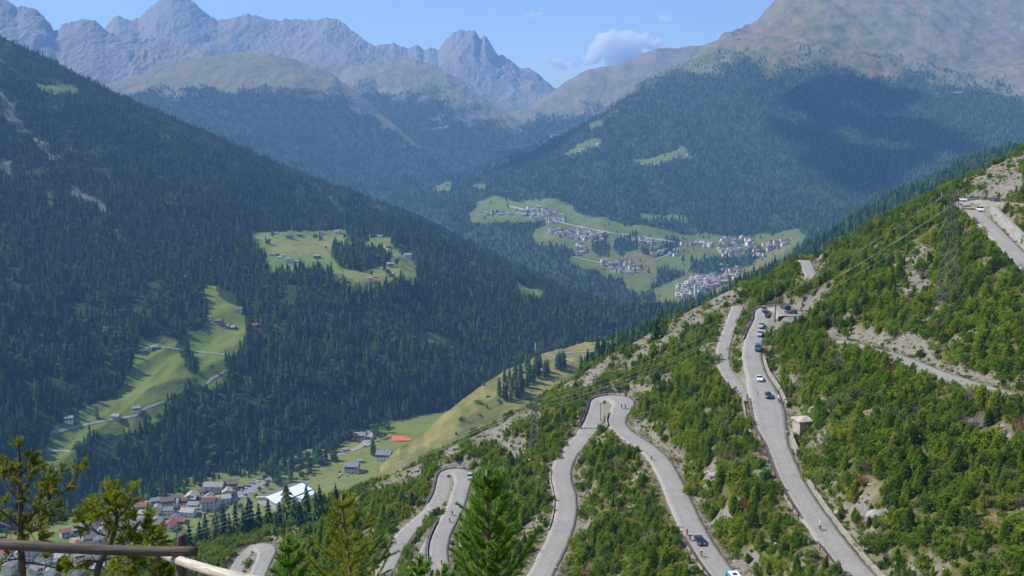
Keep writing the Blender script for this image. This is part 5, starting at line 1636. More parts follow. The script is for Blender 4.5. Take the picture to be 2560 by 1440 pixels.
def house(px, py, wpx, rz, wallm, roofm, label, floors=2, upper=None, asp=0.8, balcony=True, forms=None, base=None, group='houses of the village in the valley'):
    g = base or ground(px, py, forms or (V_,))
    if g is None:
        return
    m = wpx * g.y / FPX
    w, d = m / 2 * 0.92, m / 2 * asp * 0.92
    h = 2.6 * floors
    rise = d * 0.52
    e = link('house', None, None, None, g + Vector((0, d * .5, 0)), rz)
    V, Fc, RV, RF = gable(w, d, h, rise)
    link('wall', pyd('wall', V, Fc, WALLS[wallm]), None, e)
    if upper:
        V, Fc, _, _ = gable(w + .03, d + .03, h, rise)
        for i in range(4):
            V[i] = (V[i][0], V[i][1], h - 2.4)
        link('timber_storey', pyd('timber_storey', V, Fc, upper), None, e)
    rf = link('roof', pyd('roof', RV, RF, ROOFS[roofm]), None, e)
    link('chimney', ME_CHIM, None, rf, (w * .4, d * .35, h + rise * .75))
    for fl in range(floors):
        z = 1.5 + fl * 2.6
        n = max(2, int(w / 1.6))
        for k in range(n):
            x = (k + .5) / n * 2 * w - w
            if fl == 0 and k == n // 2:
                link('door', ME_DOOR, None, e, (x, -d - .05, 0))
            else:
                link('window', ME_WIN, None, e, (x, -d - .05, z))
        for k in range(2):
            o = link('window', ME_WIN, None, e, (-w - .05, (k - .5) * d * .95, z))
            o.rotation_euler = (0, 0, -math.pi / 2)
    if balcony:
        V, Fc = [], []
        box(V, Fc, -w * .85, w * .85, -d - 1.2, -d - .06, h - 2.35, h - 2.2)
        box(V, Fc, -w * .85, w * .85, -d - 1.2, -d - 1.12, h - 2.1999, h - 1.35)
        link('balcony', pyd('balcony', V, Fc, TIMBER), None, e)
    return tag(e, label, 'house', group)
T_, TL = TIMBER, TIMBERL
for a in (
    (576, 1226, 36, .35, 'yellow_plaster', 'brown_roof', 'big ochre timber house at the upper end of the village', 3, TL), (508, 1240, 26, .5, 'white_plaster', 'brown_roof', 'white chalet with dark timber top behind the orange-roofed block', 2, T_),
    (536, 1244, 24, .4, 'white_plaster', 'dark_roof', 'dark roofed chalet between the ochre house and the orange-roofed block', 2, T_), (556, 1237, 20, .3, 'cream_plaster', 'brown_roof', 'small cream house just below the ochre house', 2, None),
    (502, 1254, 20, .2, 'grey_plaster', 'brown_roof', 'small brown roofed house left of the orange-roofed block', 2, T_), (480, 1258, 26, -.2, 'white_plaster', 'grey_roof', 'white house with pale grey roof above the long low building', 2, T_),
    (530, 1270, 36, -.15, 'cream_plaster', 'orange_roof', 'cream three-storey block with bright orange roof', 3, None), (490, 1274, 50, .0, 'cream_plaster', 'grey_roof', 'long low cream building beside the main road', 1, None, .4, False),
    (462, 1274, 20, .0, 'stone_plaster', 'brown_roof', 'low brown shed at the end of the long building', 1, None, .7, False), (457, 1263, 22, .4, 'white_plaster', 'brown_roof', 'brown roofed chalet above the low brown shed', 2, T_),
    (443, 1254, 20, .3, 'cream_plaster', 'brown_roof', 'topmost brown chalet left of the pale grey roof', 2, T_), (418, 1270, 32, .3, 'cream_plaster', 'brown_roof', 'large cream chalet with brown roof and balconies in mid village', 3, T_),
    (390, 1270, 27, .25, 'white_plaster', 'slate_roof', 'red and white chalet with blue-grey roof', 3, TL), (358, 1283, 30, .2, 'white_plaster', 'red_roof', 'tall white house with red-brown roof at the bend', 3, None),
    (344, 1288, 20, .2, 'cream_plaster', 'red_roof', 'low red roofed annex beside the tall white house', 1, None, .7, False), (326, 1290, 24, .4, 'stone_plaster', 'grey_roof', 'grey stone house left of the red roofed annex', 2, None),
    (392, 1305, 29, .1, 'orange_plaster', 'slate_roof', 'bright orange house with flat slate roof below the road', 2, None, .8, False), (358, 1310, 26, -.2, 'cream_plaster', 'grey_roof', 'cream house with grey roof left of the orange house', 2, T_),
    (398, 1320, 32, .1, 'white_plaster', 'slate_roof', 'blue-grey roofed house below the orange house', 1, None), (424, 1314, 28, .1, 'grey_plaster', 'slate_roof', 'slate roofed garage right of the orange house', 1, None, .8, False),
    (446, 1308, 30, .2, 'cream_plaster', 'red_roof', 'long cream house with red roof at the edge of the field', 1, None), (340, 1326, 26, .3, 'white_plaster', 'grey_roof', 'grey roofed house at the side street', 2, None),
    (318, 1316, 24, .4, 'white_plaster', 'slate_roof', 'white house with slate roof behind the leaning pine', 2, None), (252, 1318, 26, .5, 'white_plaster', 'brown_roof', 'white chalet at the near edge of the green field', 2, T_),
    (310, 1302, 20, .1, 'stone_plaster', 'brown_roof', 'small stone house just behind the leaning pine', 2, None), (196, 1335, 34, .5, 'white_plaster', 'grey_roof', 'white chalet with wide grey roof above the fence rail', 2, T_),
    (162, 1342, 26, .6, 'white_plaster', 'red_roof', 'red-brown roofed house left of the wide grey roof', 2, None), (224, 1358, 28, .4, 'red_plaster', 'brown_roof', 'dark red house above the fence rail', 2, None),
    (190, 1358, 30, .3, 'stone_plaster', 'stone_roof', 'low stone house with pale roof just above the fence rail', 1, None, .8, False), (246, 1362, 24, .3, 'white_plaster', 'slate_roof', 'slate roofed house right of the dark red house', 2, None),
    (92, 1432, 34, .4, 'cream_plaster', 'grey_roof', 'cream house with grey roof at the bottom left corner', 2, None), (150, 1416, 30, .2, 'white_plaster', 'slate_roof', 'white house below the rail right of the corner house', 2, None),
    (200, 1400, 32, .5, 'white_plaster', 'grey_roof', 'white house with grey roof below the rail', 2, T_), (44, 1405, 30, .3, 'grey_plaster', 'grey_roof', 'grey house behind the left pine trunk below the rail', 2, None),
    (120, 1388, 28, .1, 'white_plaster', 'brown_roof', 'brown roofed house just under the rail', 2, T_), (20, 1432, 30, .2, 'stone_plaster', 'slate_roof', 'slate roofed house at the left bottom edge', 2, None),
    (170, 1436, 30, -.1, 'cream_plaster', 'brown_roof', 'cream house with brown roof at the bottom edge', 2, None), (246, 1428, 26, .3, 'white_plaster', 'stone_roof', 'pale roofed house at the bottom edge behind the leaning trunk', 2, None),
    (960, 1152, 40, -.1, 'white_plaster', 'slate_roof', 'large dark chalet with blue-grey roof right of the valley wood', 3, T_), (880, 1182, 38, -.1, 'grey_plaster', 'slate_roof', 'dark timber chalet with slate roof beside parked cars', 3, T_),
    (899, 1098, 28, .1, 'white_plaster', 'grey_roof', 'white inn with terrace near the tennis court', 2, None), (862, 1128, 13, .2, 'white_plaster', 'grey_roof', 'tiny white hut in the meadow beside the pale road', 1, None, .8, False),
    (900, 1156, 10, 0, 'white_plaster', 'grey_roof', 'tiny white kiosk between the two dark chalets', 1, None, .8, False)):
    house(*a)
# farms and huts on the left mountain's meadows
k = 0
for (px, py, w_, wm, rm, lb) in ((597, 781, 18, 'cream_plaster', 'brown_roof', 'hut at the right edge of the upper strip meadow'), (547, 811, 18, 'stone_plaster', 'brown_roof', 'brown hut in the middle of the upper strip meadow'), (566, 819, 13, 'stone_plaster', 'grey_roof', 'small grey hut right of the brown hut'),
    (580, 822, 16, 'white_plaster', 'grey_roof', 'pale roofed farm right of the small grey hut'), (637, 816, 12, 'stone_plaster', 'red_roof', 'red roofed hut at the wood edge right of the strip meadow'), (357, 882, 15, 'cream_plaster', 'brown_roof', 'leftmost hut of the row above the lower meadow'),
    (372, 875, 14, 'white_plaster', 'grey_roof', 'middle hut of the row above the lower meadow'), (387, 872, 16, 'white_plaster', 'slate_roof', 'rightmost hut of the row above the lower meadow'), (565, 932, 12, 'yellow_plaster', 'brown_roof', 'small yellow hut at the end of the short track'),
    (340, 1031, 18, 'white_plaster', 'grey_roof', 'white hut beside the long track'), (290, 1051, 20, 'stone_plaster', 'grey_roof', 'stone barn on the long track'), (172, 1056, 20, 'white_plaster', 'grey_roof', 'lone white barn at the left of the lower meadow')):
    house(px, py, w_, random.uniform(-.3, .5), wm, rm, lb, 1 if w_ < 17 else 2, T_ if k % 2 else None, .75, False, (A_,), None, 'huts on the left meadows')
    k += 1
for (px, py, w_, lb) in ((689, 586, 12, 'small hut at the top left of the terrace meadow'), (723, 596, 20, 'dark chalet at the upper left of the terrace meadow'), (747, 590, 13, 'white hut right of the dark chalet on the terrace'), (800, 584, 13, 'white roofed barn behind the terrace thicket'),
    (843, 585, 16, 'white house at the top edge of the terrace meadow'), (928, 592, 11, 'left barn of the row above the green terrace corner'), (941, 592, 14, 'long middle barn of the row above the green terrace corner'), (950, 593, 11, 'right barn of the row above the green terrace corner'),
    (978, 601, 10, 'tiny hut at the right wood edge of the terrace'), (970, 619, 12, 'dark hut beside the terrace track'), (1019, 644, 19, 'white farmhouse at the right end of the terrace'), (680, 639, 13, 'leftmost hut of the lower terrace hamlet'), (695, 638, 13, 'dark roofed hut in the lower terrace hamlet'),
    (706, 642, 13, 'pale roofed hut in the lower terrace hamlet'), (699, 647, 12, 'lower cream hut in the terrace hamlet'), (720, 649, 13, 'white hut at the right of the terrace hamlet'), (721, 656, 15, 'grey roofed hut hidden among trees below the terrace hamlet'), (741, 657, 12, 'hut in the trees right of the terrace hamlet'),
    (793, 647, 17, 'red timber hut alone on the lower terrace meadow'), (975, 667, 17, 'dark farmhouse between two dark spruces on the terrace'), (979, 692, 15, 'red hut at the lower right edge of the terrace'), (926, 699, 11, 'small dark hut behind the cream hut at the terrace tip'), (931, 706, 14, 'cream hut at the lower tip of the terrace'), (855, 704, 16, 'dark hut in the clearing below the terrace wood')):
    house(px, py, w_, random.uniform(-.3, .4), 'red_plaster' if 'red' in lb else 'stone_plaster' if 'dark' in lb else 'white_plaster', random.choice(['grey_roof', 'brown_roof', 'slate_roof']), lb, 1 if w_ < 15 else 2, TL if 'timber' in lb or 'dark' in lb else None, .75, False, (A_,), None, 'huts on the terrace meadow')

# far houses: one small mesh each
def far_house_mesh(wm, rm, fl, w=5.5, d=4.5):
    h = 2.8 * fl
    V, Fc, RV, RF = gable(w, d, h, d * .5, .7, .3)
    n, m = len(V), len(Fc)
    V = V + RV
    Fc = Fc + [tuple(i + n for i in f) for f in RF]
    mi = [0] * m + [1] * len(RF)
    for f_ in range(fl):
        for k in range(3):
            c = len(Fc)
            x = (k - 1) * w * .62
            box(V, Fc, x - .6, x + .6, -d - .08, -d - .01, 1 + f_ * 2.8, 2.3 + f_ * 2.8)
            mi += [2] * (len(Fc) - c)
    return pyd('far_house', V, Fc, [WALLS[wm], ROOFS[rm], M_PANE], False, mi)
FH = [far_house_mesh(*a) for a in (('white_plaster', 'grey_roof', 2), ('white_plaster', 'brown_roof', 3), ('cream_plaster', 'red_roof', 2), ('white_plaster', 'slate_roof', 2), ('stone_plaster', 'stone_roof', 2), ('grey_plaster', 'dark_roof', 3), ('cream_plaster', 'grey_roof', 3, 8, 5), ('white_plaster', 'stone_roof', 2, 7, 5))]
FHO = [far_house_mesh(*a) for a in (('orange_plaster', 'orange_roof', 2), ('cream_plaster', 'orange_roof', 2, 6, 5), ('stone_plaster', 'red_roof', 2), ('cream_plaster', 'red_roof', 3))]
MORE_HOUSES = []
def village(poly, n, label, group, forms, meshes, seed, mind=9, scl=1.0, quota=999):
    rr = random.Random(seed)
    xs, ys = [p[0] for p in poly], [p[1] for p in poly]
    got, tries = [], 0
    while len(got) < n and tries < 5000:
        tries += 1
        px, py = rr.uniform(min(xs), max(xs)), rr.uniform(min(ys), max(ys))
        if not inpoly(np.array([px]), np.array([py]), poly)[0]:
            continue
        g = ground(px, py, forms)
        if g is None or any((g - q).length < mind for q in got):
            continue
        got.append(g)
        s = scl * rr.uniform(.75, 1.2)
        if len(got) > quota:
            MORE_HOUSES.append((g, s, rr.randrange(len(FH)), rr.choice([0, 1.57]) + rr.uniform(-.3, .3)))
            continue
        o = link('far_house', rr.choice(meshes), None, None, g, rr.choice([0, 1.57]) + rr.uniform(-.3, .3))
        o.scale = (s, s, s)
        tag(o, label, 'house', group)
for k, (poly, n, lb, gp) in enumerate((
    ([(1290, 527), (1340, 515), (1400, 530), (1425, 552), (1380, 562), (1320, 550)], 34, 'tiny pale house of the upper far village', 'upper far village'),
    ([(1375, 572), (1440, 573), (1520, 590), (1500, 607), (1440, 602), (1375, 584)], 32, 'tiny pale house along the far village street', 'far village street'),
    ([(1490, 655), (1560, 645), (1605, 668), (1590, 692), (1500, 676)], 18, 'tiny house of the lower far hamlet', 'lower far hamlet'),
    ([(1440, 612), (1465, 618), (1460, 642), (1440, 640)], 7, 'tiny house at the steep wood edge on the far slope', 'far slope wood edge houses'),
    ([(1560, 592), (1650, 602), (1650, 616), (1565, 604)], 10, 'tiny house east along the far street', 'houses east along the far street'),
    ([(1605, 632), (1690, 626), (1690, 640), (1610, 645)], 9, 'tiny house above the far mid woods', 'houses above the far mid woods'),
    ([(1700, 605), (1790, 606), (1790, 618), (1700, 616)], 10, 'tiny house between the far street and the block houses', 'houses west of the far blocks'),
    ([(1800, 600), (1885, 598), (1885, 614), (1800, 614)], 15, 'tiny tall house of the far blocks at the forest foot', 'far blocks at the forest foot'),
    ([(1795, 625), (1850, 622), (1852, 640), (1800, 640)], 10, 'tiny tall house of the far blocks in the wood', 'far blocks in the wood'),
    ([(1690, 720), (1740, 692), (1835, 687), (1840, 700), (1760, 728), (1695, 748)], 62, 'tiny house of the far church village', 'far church village'),
    ([(1800, 660), (1830, 672), (1860, 668), (1850, 690), (1810, 690)], 8, 'tiny house above the far church village', 'houses above the far church village'),
    ([(1180, 537), (1210, 533), (1290, 530), (1290, 540), (1190, 545)], 5, 'tiny farm on the far western meadow', 'farms on the far western meadow'),
    ([(1240, 364), (1290, 346), (1290, 352), (1250, 370)], 7, 'tiny house in the highest far hamlet', 'highest far hamlet'),
    ([(1370, 342), (1435, 318), (1440, 322), (1380, 348)], 8, 'tiny house in the second highest far hamlet', 'second highest far hamlet'),
    ([(1590, 412), (1720, 384), (1725, 390), (1640, 417)], 5, 'tiny hut in the lone clearing of the broad mountain', 'huts in the lone clearing'),
    ([(1440, 382), (1495, 360), (1500, 364), (1450, 386)], 4, 'tiny hut in the narrow far clearing', 'huts in the narrow far clearing'))):
    village(poly, int(n * 1.6), lb, gp, (B_,), FH, 400 + k, 8, .85 if k not in (7, 8) else 1.0, int(n * .8))
village([(306, 1282), (400, 1262), (480, 1248), (560, 1228), (582, 1242), (540, 1274), (470, 1290), (452, 1318), (380, 1336), (300, 1352), (240, 1352), (236, 1330)], 30, 'small house packed between the larger village houses', 'small houses of the village', (V_,), FH, 434, 13, .95)
village([(0, 1385), (120, 1370), (240, 1372), (250, 1440), (0, 1440)], 22, 'small grey house below the fence rail', 'small houses below the fence rail', (V_,), FH, 435, 13, 1.0)
village([(1910, 612), (1975, 596), (1975, 610), (1920, 626)], 20, 'tiny orange house of the far eastern hamlet', 'far eastern hamlet', (B_,), [FHO[1], FHO[3], FH[1], FH[2], FH[0]], 431, 10)
village([(1880, 632), (1930, 625), (1925, 645), (1885, 650)], 7, 'tiny pale house below the far eastern hamlet', 'houses below the far eastern hamlet', (B_,), FH, 432, 10)
village([(1540, 848), (1620, 838), (1622, 852), (1600, 860), (1548, 858)], 13, 'red roofed stone house in the hamlet on the grassy spur', 'hamlet on the grassy spur', (I_,), FHO, 433, 7, .95)
# the remaining roofs of the far villages, too small to pick apart
PC_HOUSE = proto_collection('far_house_kinds', FH)
SG[PC_HOUSE.name] = scatter_group(PC_HOUSE)
hs = np.array([m[1] for m in MORE_HOUSES])
mo = plant_mass('distant_roofs', np.array([m[0] for m in MORE_HOUSES]), hs, hs, [m[2] for m in MORE_HOUSES], PC_HOUSE, 'remaining tiny roofs of the far villages', 0.0, 12)
mo.data.attributes['rot'].data.foreach_set('vector', np.array([(0, 0, m[3]) for m in MORE_HOUSES], np.float32).ravel())
# church tower
g = ground(1739, 738, (B_,))
ch = tag(link('church_tower', None, None, None, g), 'slender white church tower in the far village', 'church')
V, Fc = [], []
box(V, Fc, -2.6, 2.6, -2.6, 2.6, -3, 22)
link('shaft', pyd('shaft', V, Fc, WALLS['white_plaster']), None, ch)
V = [(-3, -3, 22), (3, -3, 22), (3, 3, 22), (-3, 3, 22), (0, 0, 31)]
link('spire', pyd('spire', V, [(0, 1, 4), (1, 2, 4), (2, 3, 4), (3, 0, 4), (3, 2, 1, 0)], ROOFS['stone_roof']), None, ch)
V, Fc = [], []
for s in (-1, 1):
    box(V, Fc, -.9, .9, s * 2.62 - .03, s * 2.62 + .03, 17, 20)
link('belfry_opening', pyd('belfry_opening', V, Fc, M_DARK), None, ch)

# sports hall with a white and grey roof
M_WROOF = plain('white_sheet_roof', (.78, .80, .83), .5, .3, .06, .1)
M_BROOF = plain('pale_blue_sheet_roof', (.55, .66, .78), .5, .3, .06, .1)
M_GROOF = plain('grey_sheet_roof', (.12, .125, .13), .7, .3, .1, .1)
a, b_, c = ground(700, 1258, (V_,)), ground(672, 1240, (V_,)), ground(752, 1222, (V_,))
hall = tag(link('sports_hall', None, None, None, ground(712, 1246, (V_,)), R(54)), 'large low hall with white gabled roof below the village', 'hall')
V, Fc, RV, RF = gable(22, 13, 5.5, 3.2, 1.0, .3)
link('wall', pyd('wall', V, Fc, WALLS['grey_plaster']), None, hall)
n4 = 8
link('roof', pyd('roof', RV[8:], [tuple(i - 8 for i in f) for f in RF[5:]], M_GROOF), None, hall)
link('roof', pyd('roof', RV[:8], RF[:5], M_WROOF), None, hall)
V, Fc = [], []
box(V, Fc, 2, 22, -22, -13.1, -2.5, 4.0)
link('annex', pyd('annex', V, Fc, WALLS['white_plaster']), None, hall)
V, Fc = [], []
box(V, Fc, 1.4, 22.6, -22.6, -13.9, 4.01, 4.4)
link('annex_roof', pyd('annex_roof', V, Fc, M_BROOF), None, hall)
V, Fc = [], []
for s in (-1, 1):
    tube(V, Fc, [(-23.2, s * 14, 5.4), (-23.2, 0, 8.9)], .35, 5)
link('gable_trim', pyd('gable_trim', V, Fc, M_WROOF), None, hall)
g = ground(768, 1222, (V_,))
pb = tag(link('panel_board', None, None, None, g, R(-15)), 'pale blue upright board at the end of the white hall', 'board')
V, Fc = [], []
box(V, Fc, -2.8, 2.8, -.15, .15, 1.5, 7.5)
link('panel', pyd('panel', V, Fc, M_BROOF), None, pb)
for x in (-2.2, 2.2):
    V, Fc = [], []
    tube(V, Fc, [(x, .25, -1), (x, .25, 6)], .14, 5)
    link('leg', pyd('leg', V, Fc, M_RUST), None, pb)
# clay courts
g = ground(1004, 1096, (V_,))
tc = tag(link('tennis_court', None, None, None, g, R(4)), 'orange clay tennis court at the edge of the wood', 'court')
M_CLAY = plain('orange_clay', (.48, .13, .055), .95, .1, .12, .15)
V, Fc = [], []
box(V, Fc, -11, 11, -9, 9, -1.5, .35)
link('clay_surface', pyd('clay_surface', V, Fc, M_CLAY), None, tc)
V, Fc = [], []
for x0, x1, y0, y1 in ((-10, 10, -7, -6.9), (-10, 10, 6.9, 7), (-10, -9.9, -6.9, 6.9), (9.9, 10, -6.9, 6.9), (-.05, .05, -6.9, 6.9)):
    box(V, Fc, x0, x1, y0, y1, .34, .37)
link('court_line', pyd('court_line', V, Fc, M_LAMP), None, tc)
V, Fc = [], []
for x in np.linspace(-11, 11, 8):
    tube(V, Fc, [(x, 9.3, -1), (x, 9.3, 3.2)], .09, 4)
for z in (1.2, 2.2, 3.2):
    tube(V, Fc, [(-11, 9.3, z), (11, 9.3, z)], .07, 4)
link('fence', pyd('fence', V, Fc, M_RUST), None, tc)

# parked cars in the valley: one small mesh each
def small_car(mat):
    V, Bf, Gf = car_geo('hatch')[:3]
    n, m = len(V), len(Bf)
    Fc = Bf + Gf
    mi = [0] * m + [1] * len(Gf)
    V = list(V)
    for sx in (-1, 1):
        for sy in (-1, 1):
            c = len(Fc)
            tube(V, Fc, [(sx * 1.3, sy * .72, .33), (sx * 1.3, sy * .92, .33)], .33, 8)
            mi += [2] * (len(Fc) - c)
    return pyd('parked_car', V, Fc, [mat, M_GLASS, M_TYRE], False, mi)
SCM = [small_car(PNT[k]) for k in ('white_paint', 'silver_paint', 'grey_paint', 'white_paint', 'red_paint', 'silver_paint', 'navy_paint')]
rr = random.Random(5)
for side, off in ((-1, 6.0), (1, 6.0), (1, 10.5)):
    for k in range(15):
        f = k / 15 + rr.uniform(-.01, .01)
        if rr.random() < .15 or (off > 8 and not .15 < f < .75):
            continue
        seg = [(562, 1259), (590, 1243), (630, 1222), (670, 1200), (692, 1188)]
        q = f * (len(seg) - 1)
        i = int(q)
        a, b_ = ground(*seg[i], (V_,)), ground(*seg[min(i + 1, 4)], (V_,))
        p_ = a.lerp(b_, q - i)
        t_ = (b_ - a).normalized()
        x, y = p_.x - t_.y * off * side, p_.y + t_.x * off * side
        o = link('parked_car', rr.choice(SCM), None, None, (x, y, V_.height(x, y) + .42), math.atan2(t_.y, t_.x) + 1.57 + rr.uniform(-.1, .1))
        tag(o, 'tiny parked car in the rows along the valley road', 'car', 'cars parked along the valley road')
for (px, py, k, lb) in ((849, 1180, 4, 'tiny red parked car beside the dark timber chalet'), (852, 1188, 0, 'tiny white parked car beside the dark timber chalet'), (847, 1194, 2, 'tiny grey parked car below the dark timber chalet'), (868, 1190, 1, 'tiny silver parked car in front of the dark timber chalet'),
                        (914, 1117, 0, 'tiny white parked camper left of the group by the pale road'), (921, 1114, 3, 'tiny white parked camper right of the group by the pale road'), (932, 1086, 0, 'tiny white parked car near the inn')):
    g = ground(px, py, (V_,))
    o = link('parked_car', SCM[k], None, None, g + Vector((0, 0, .05)), rr.uniform(0, 3))
    if 'camper' in lb:
        o.scale = (1.3, 1.25, 1.7)
    tag(o, lb, 'camper' if 'camper' in lb else 'car')

# ------------------------------------------------------------------ trees of the valley, spur and meadows
def single(px, py, h, kind, label, group, forms, cat):
    g = ground(px, py, forms)
    if g is None:
        return
    if kind == 's':
        plant_thing('spruce_tree', random.choice(ME_SPR), ME_TRUNK, g, h, h * random.uniform(.95, 1.25), random.random() * 6, label, cat, group)
    else:
        plant_thing('broadleaf_tree', random.choice(ME_BRO), ME_TRUNK, g, h, h * random.uniform(.95, 1.25), random.random() * 6, label, cat, group)
rr = random.Random(11)
GROVE = [(1240, 985), (1250, 960), (1275, 945), (1300, 925), (1330, 905), (1355, 905), (1372, 915), (1372, 935), (1350, 955), (1320, 975), (1290, 1000), (1260, 1005)]
n = 0
while n < 46:
    px, py = rr.uniform(1235, 1378), rr.uniform(900, 1010)
    if inpoly(np.array([px]), np.array([py]), GROVE)[0]:
        single(px, py, rr.uniform(13, 21), 's', 'dark spruce in the grove on the grassy spur', 'grove on the grassy spur', (I_,), 'spruce')
        n += 1
for px, py in ((1392, 922), (1400, 926), (1408, 922), (1397, 915), (1412, 915), (1404, 910)):
    single(px, py, rr.uniform(15, 20), 's', 'dark spruce in the small clump right of the grove', 'small clump right of the grove', (I_,), 'spruce')
for px, py in ((1482, 862), (1508, 858), (1515, 861), (1500, 860)):
    single(px, py, rr.uniform(9, 12), 'b', 'round dark tree beside the stone hamlet', 'trees beside the stone hamlet', (I_,), 'tree')
for k in range(26):
    px, py = rr.uniform(1070, 1300), rr.uniform(960, 1120)
    g = I_.hit(px, py)
    if g and hill_hit(px, py) is None:
        plant_thing('shrub', ME_BUS[rr.randrange(5)], ME_TRUNK, g, rr.uniform(1.5, 4), rr.uniform(2, 5), rr.random() * 6, 'small green shrub dotting the grassy spur', 'shrub', 'shrubs on the grassy spur')
WOODV = [[(640, 1178), (850, 1105), (845, 1150), (760, 1196), (690, 1216), (660, 1205)], [(860, 1085), (900, 1080), (890, 1110), (850, 1120)], [(935, 1110), (965, 1100), (975, 1070), (930, 1070)], [(930, 1125), (950, 1120), (945, 1145), (925, 1150)]]
n = 0
for poly, cnt, kd_ in ((WOODV[0], 46, 's'), (WOODV[0], 34, 'b'), (WOODV[1], 10, 'b'), (WOODV[2], 12, 'b'), (WOODV[3], 8, 's')):
    xs, ys = [p[0] for p in poly], [p[1] for p in poly]
    k = 0
    while k < cnt:
        px, py = rr.uniform(min(xs), max(xs)), rr.uniform(min(ys), max(ys))
        if inpoly(np.array([px]), np.array([py]), poly)[0]:
            k += 1
            single(px, py, rr.uniform(9, 20) if kd_ == 's' else rr.uniform(7, 12), kd_, ('dark spruce' if kd_ == 's' else 'light green broadleaf tree') + ' in the valley wood above the white hall', ('spruces' if kd_ == 's' else 'broadleaf trees') + ' of the valley wood', (V_,), 'spruce' if kd_ == 's' else 'tree')
for px, py in ((462, 1243), (470, 1232), (330, 1275), (408, 1296), (440, 1286), (520, 1290), (560, 1285), (300, 1296), (280, 1306), (590, 1265), (620, 1255), (640, 1248), (215, 1330), (230, 1320), (375, 1328), (430, 1330), (600, 1280), (650, 1232), (668, 1222), (688, 1206), (550, 1302), (500, 1300), (470, 1318), (450, 1325)):
    single(px, py, rr.uniform(5, 10), 'b', 'small round garden tree among the village houses', 'garden trees of the village', (V_,), 'tree')
for px, py, h in ((682, 594, 12), (665, 609, 13), (672, 611, 11), (815, 624, 7), (790, 600, 13), (800, 600, 12), (805, 600, 11), (862, 597, 12), (935, 671, 11), (961, 678, 17), (993, 665, 16), (928, 692, 10), (970, 690, 12), (242, 1045, 14), (192, 1140, 16), (198, 1138, 15), (205, 1142, 13), (530, 923, 6), (487, 960, 9)):
    single(px, py, h, rr.choice('sb') if h > 9 else 'b', 'single tree standing in the left mountain meadows', 'single trees in the left meadows', (A_,), 'tree')
# tall spruces where the near slope meets the valley
for px, py, h in ((718, 1300, 16), (768, 1300, 15), (735, 1306, 11), (700, 1310, 10), (790, 1298, 12), (812, 1290, 10), (590, 1330, 14), (560, 1338, 13), (625, 1328, 15), (648, 1325, 12), (672, 1320, 13), (540, 1345, 12), (515, 1352, 13), (500, 1360, 11), (575, 1345, 11), (610, 1340, 12), (690, 1335, 10), (750, 1318, 11), (840, 1262, 9), (800, 1275, 11), (475, 1372, 12), (450, 1380, 12), (1640, 850, 9), (1655, 842, 9)):
    g = hill_hit(px, py)
    if g:
        plant_thing('spruce_tree', ME_SPR[rr.randrange(4)], ME_TRUNK, g, h, h * rr.uniform(1.1, 1.45), rr.random() * 6, 'tall dark spruce at the lower left edge of the near slope', 'spruce', 'spruces at the lower edge of the near slope')
print('buildings', time.time() - T0)
# ------------------------------------------------------------------ pylons, poles and wires
M_STEEL = plain('dark_galvanised_steel', (.10, .10, .10), .7, .3, .3, .5)
M_POLE = plain('weathered_pole', (.24, .20, .16), .9, .1, .3, .6)
M_WIRE = plain('bright_wire', (.50, .49, .46), .5, .4, .1, .1)
M_INS = plain('insulator_glass', (.35, .38, .40), .3, .5)
def pylon(px, py, hgt, wb, wt, arms, label, th=.11, rz=0.35):
    g = hill_hit(px, py)
    e = tag(link('pylon', None, None, None, g, rz), label, 'pylon', 'lattice pylons on the near slope')
    def cnr(t_, k):
        w = wb + (wt - wb) * min(1, t_ * 1.25)
        return Vector((w * (1 if k in (0, 3) else -1), w * (1 if k < 2 else -1), hgt * t_))
    for k in range(4):
        V, Fc = [], []
        tube(V, Fc, [cnr(t_, k) for t_ in np.linspace(-.06, 1, 6)], th, 4)
        link('leg', pyd('leg', V, Fc, M_STEEL), None, e)
    V, Fc = [], []
    n = 11
    for i in range(n):
        a, b = i / n, (i + 1) / n
        for k in range(4):
            q = (k + 1) % 4
            tube(V, Fc, [cnr(a, k), cnr(b, q)], th * .6, 3)
            tube(V, Fc, [cnr(a, q), cnr(b, k)], th * .6, 3)
            tube(V, Fc, [cnr(b, k), cnr(b, q)], th * .6, 3)
    link('bracing', pyd('bracing', V, Fc, M_STEEL), None, e)
    tips = []
    for t_, half in arms:
        V, Fc = [], []
        z = hgt * t_
        for s in (-1, 1):
            tip = Vector((s * half, 0, z))
            for y in (-wt, wt):
                tube(V, Fc, [(s * wt, y, z + .9), tip], th * .8, 3)
                tube(V, Fc, [(s * wt, y, z - .1), tip], th * .8, 3)
            for q in (.35, .7):
                tube(V, Fc, [(s * (wt + (half - wt) * q), 0, z + .9 * (1 - q)), (s * (wt + (half - wt) * q), 0, z)], th * .5, 3)
        link('crossarm', pyd('crossarm', V, Fc, M_STEEL), None, e)
        for s in (-1, 1):
            V, Fc = [], []
            tube(V, Fc, [(s * half, 0, z), (s * half, 0, z - 1.3)], .12, 5)
            link('insulator', pyd('insulator', V, Fc, M_INS), None, e)
            c_, s_ = math.cos(rz), math.sin(rz)
            tips.append(g + Vector((c_ * s * half, s_ * s * half, z - 1.3)))
    return tips
